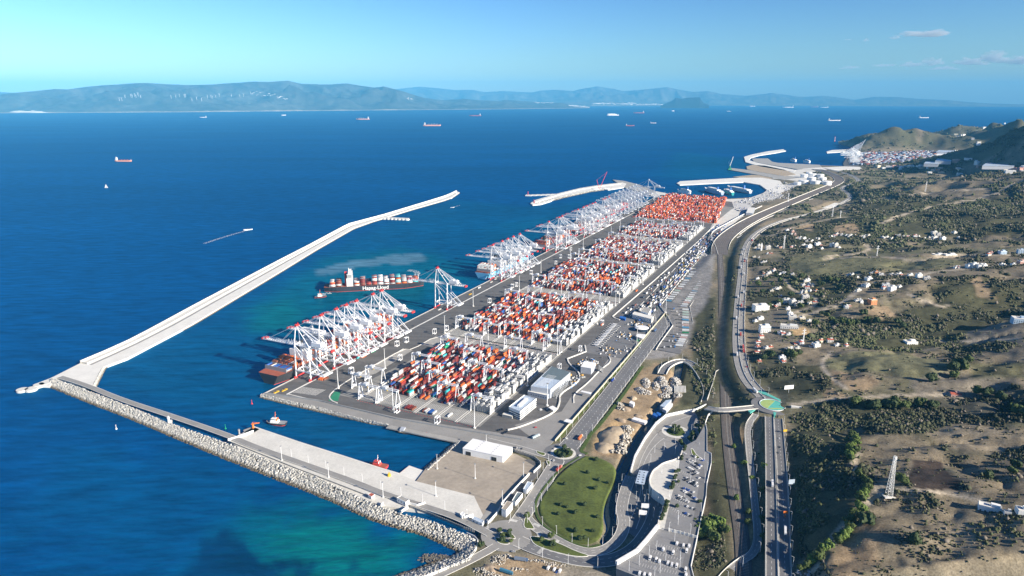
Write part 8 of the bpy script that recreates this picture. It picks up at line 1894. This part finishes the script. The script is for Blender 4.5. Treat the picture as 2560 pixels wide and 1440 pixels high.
tn = r.uniform(0, 1, (want, 1)); C = np.array((.040, .048, .024)) * (1 - tn) + np.array((.075, .078, .045)) * tn; hue = fbm(bx, by, 160, 3, 88)[:, None]; C = C * (1 + .5 * hue) + np.array((.02, .03, 0)) * np.clip(hue, 0, 1); br = r.uniform(0, 1, (want, 1)) < .12; C = np.where(br, np.array((.16, .14, .115)), C)
obj('scrub', np_mesh('scrub', V.reshape(-1, 3), F.reshape(-1, 3), MM['matte_attr'], False, np.repeat(np.clip(C, .01, 1), 7, 0)), kind='stuff')
# ================================================================ clouds far beyond the haze
CL_ = bpy.data.materials.new('cloud'); CL_.use_nodes = True
for n in list(CL_.node_tree.nodes):
    if n.type == 'BSDF_PRINCIPLED': CL_.node_tree.nodes.remove(n)
_v = CL_.node_tree.nodes.new('ShaderNodeVolumePrincipled'); _v.inputs['Density'].default_value = .00075; _v.inputs['Color'].default_value = (.93, .95, 1, 1); _v.inputs['Anisotropy'].default_value = .2; CL_.node_tree.links.new(_v.outputs[0], CL_.node_tree.nodes['Material Output'].inputs['Volume'])
def cloud(px, py, wpx, hpx, seed, label, D=75000):
    u = (px - 1280) / FPX; v = (720 - py) / FPX; d = np.array((u, v * _s + _c, v * _c - _s)); p = d / d[1] * D; sx = wpx / FPX * D / 2; sz = hpx / FPX * D / 2
    bm_ = bmesh_ico(4); co = np.array([w.co[:] for w in bm_.verts]); a_, b2 = co[:, 0] * 1.6 + seed, co[:, 2] * 1.3 + co[:, 1]
    k = 1 + .55 * vnoise(a_ * 1.6, b2 * 1.6, seed) + .35 * vnoise(a_ * 4, b2 * 4, seed + 1) + .18 * vnoise(a_ * 9, b2 * 9, seed + 2); z = co[:, 2] * k; z = np.where(z < 0, z * .45, z)
    for w, c_, kk, zz in zip(bm_.verts, co, k, z): w.co = (c_[0] * kk * sx, c_[1] * kk * sx * .6, zz * sz)
    me = bpy.data.meshes.new('cloud'); bm_.to_mesh(me); bm_.free(); me.materials.append(CL_)
    obj('cloud', me, None, label, 'cloud', 'small clouds on the right', None, tuple(float(q) for q in p))
import bmesh
def bmesh_ico(n): b = bmesh.new(); bmesh.ops.create_icosphere(b, subdivisions=n, radius=1); return b
for i, (px, py, w, h) in enumerate(((2310,75,84,17),(2240,83,26,10),(2165,90,18,8),(2120,88,16,5),(2125,158,40,9),(2205,153,46,8),(2275,152,56,14),(2335,147,44,20),(2360,160,56,10),(2425,146,70,18),(2485,138,60,28),(2540,144,70,24),(2600,142,70,26))):
    cloud(px, py, w, h, 3 + i * 7, 'small grey white cloud, %s from the left or top' % nth(i))
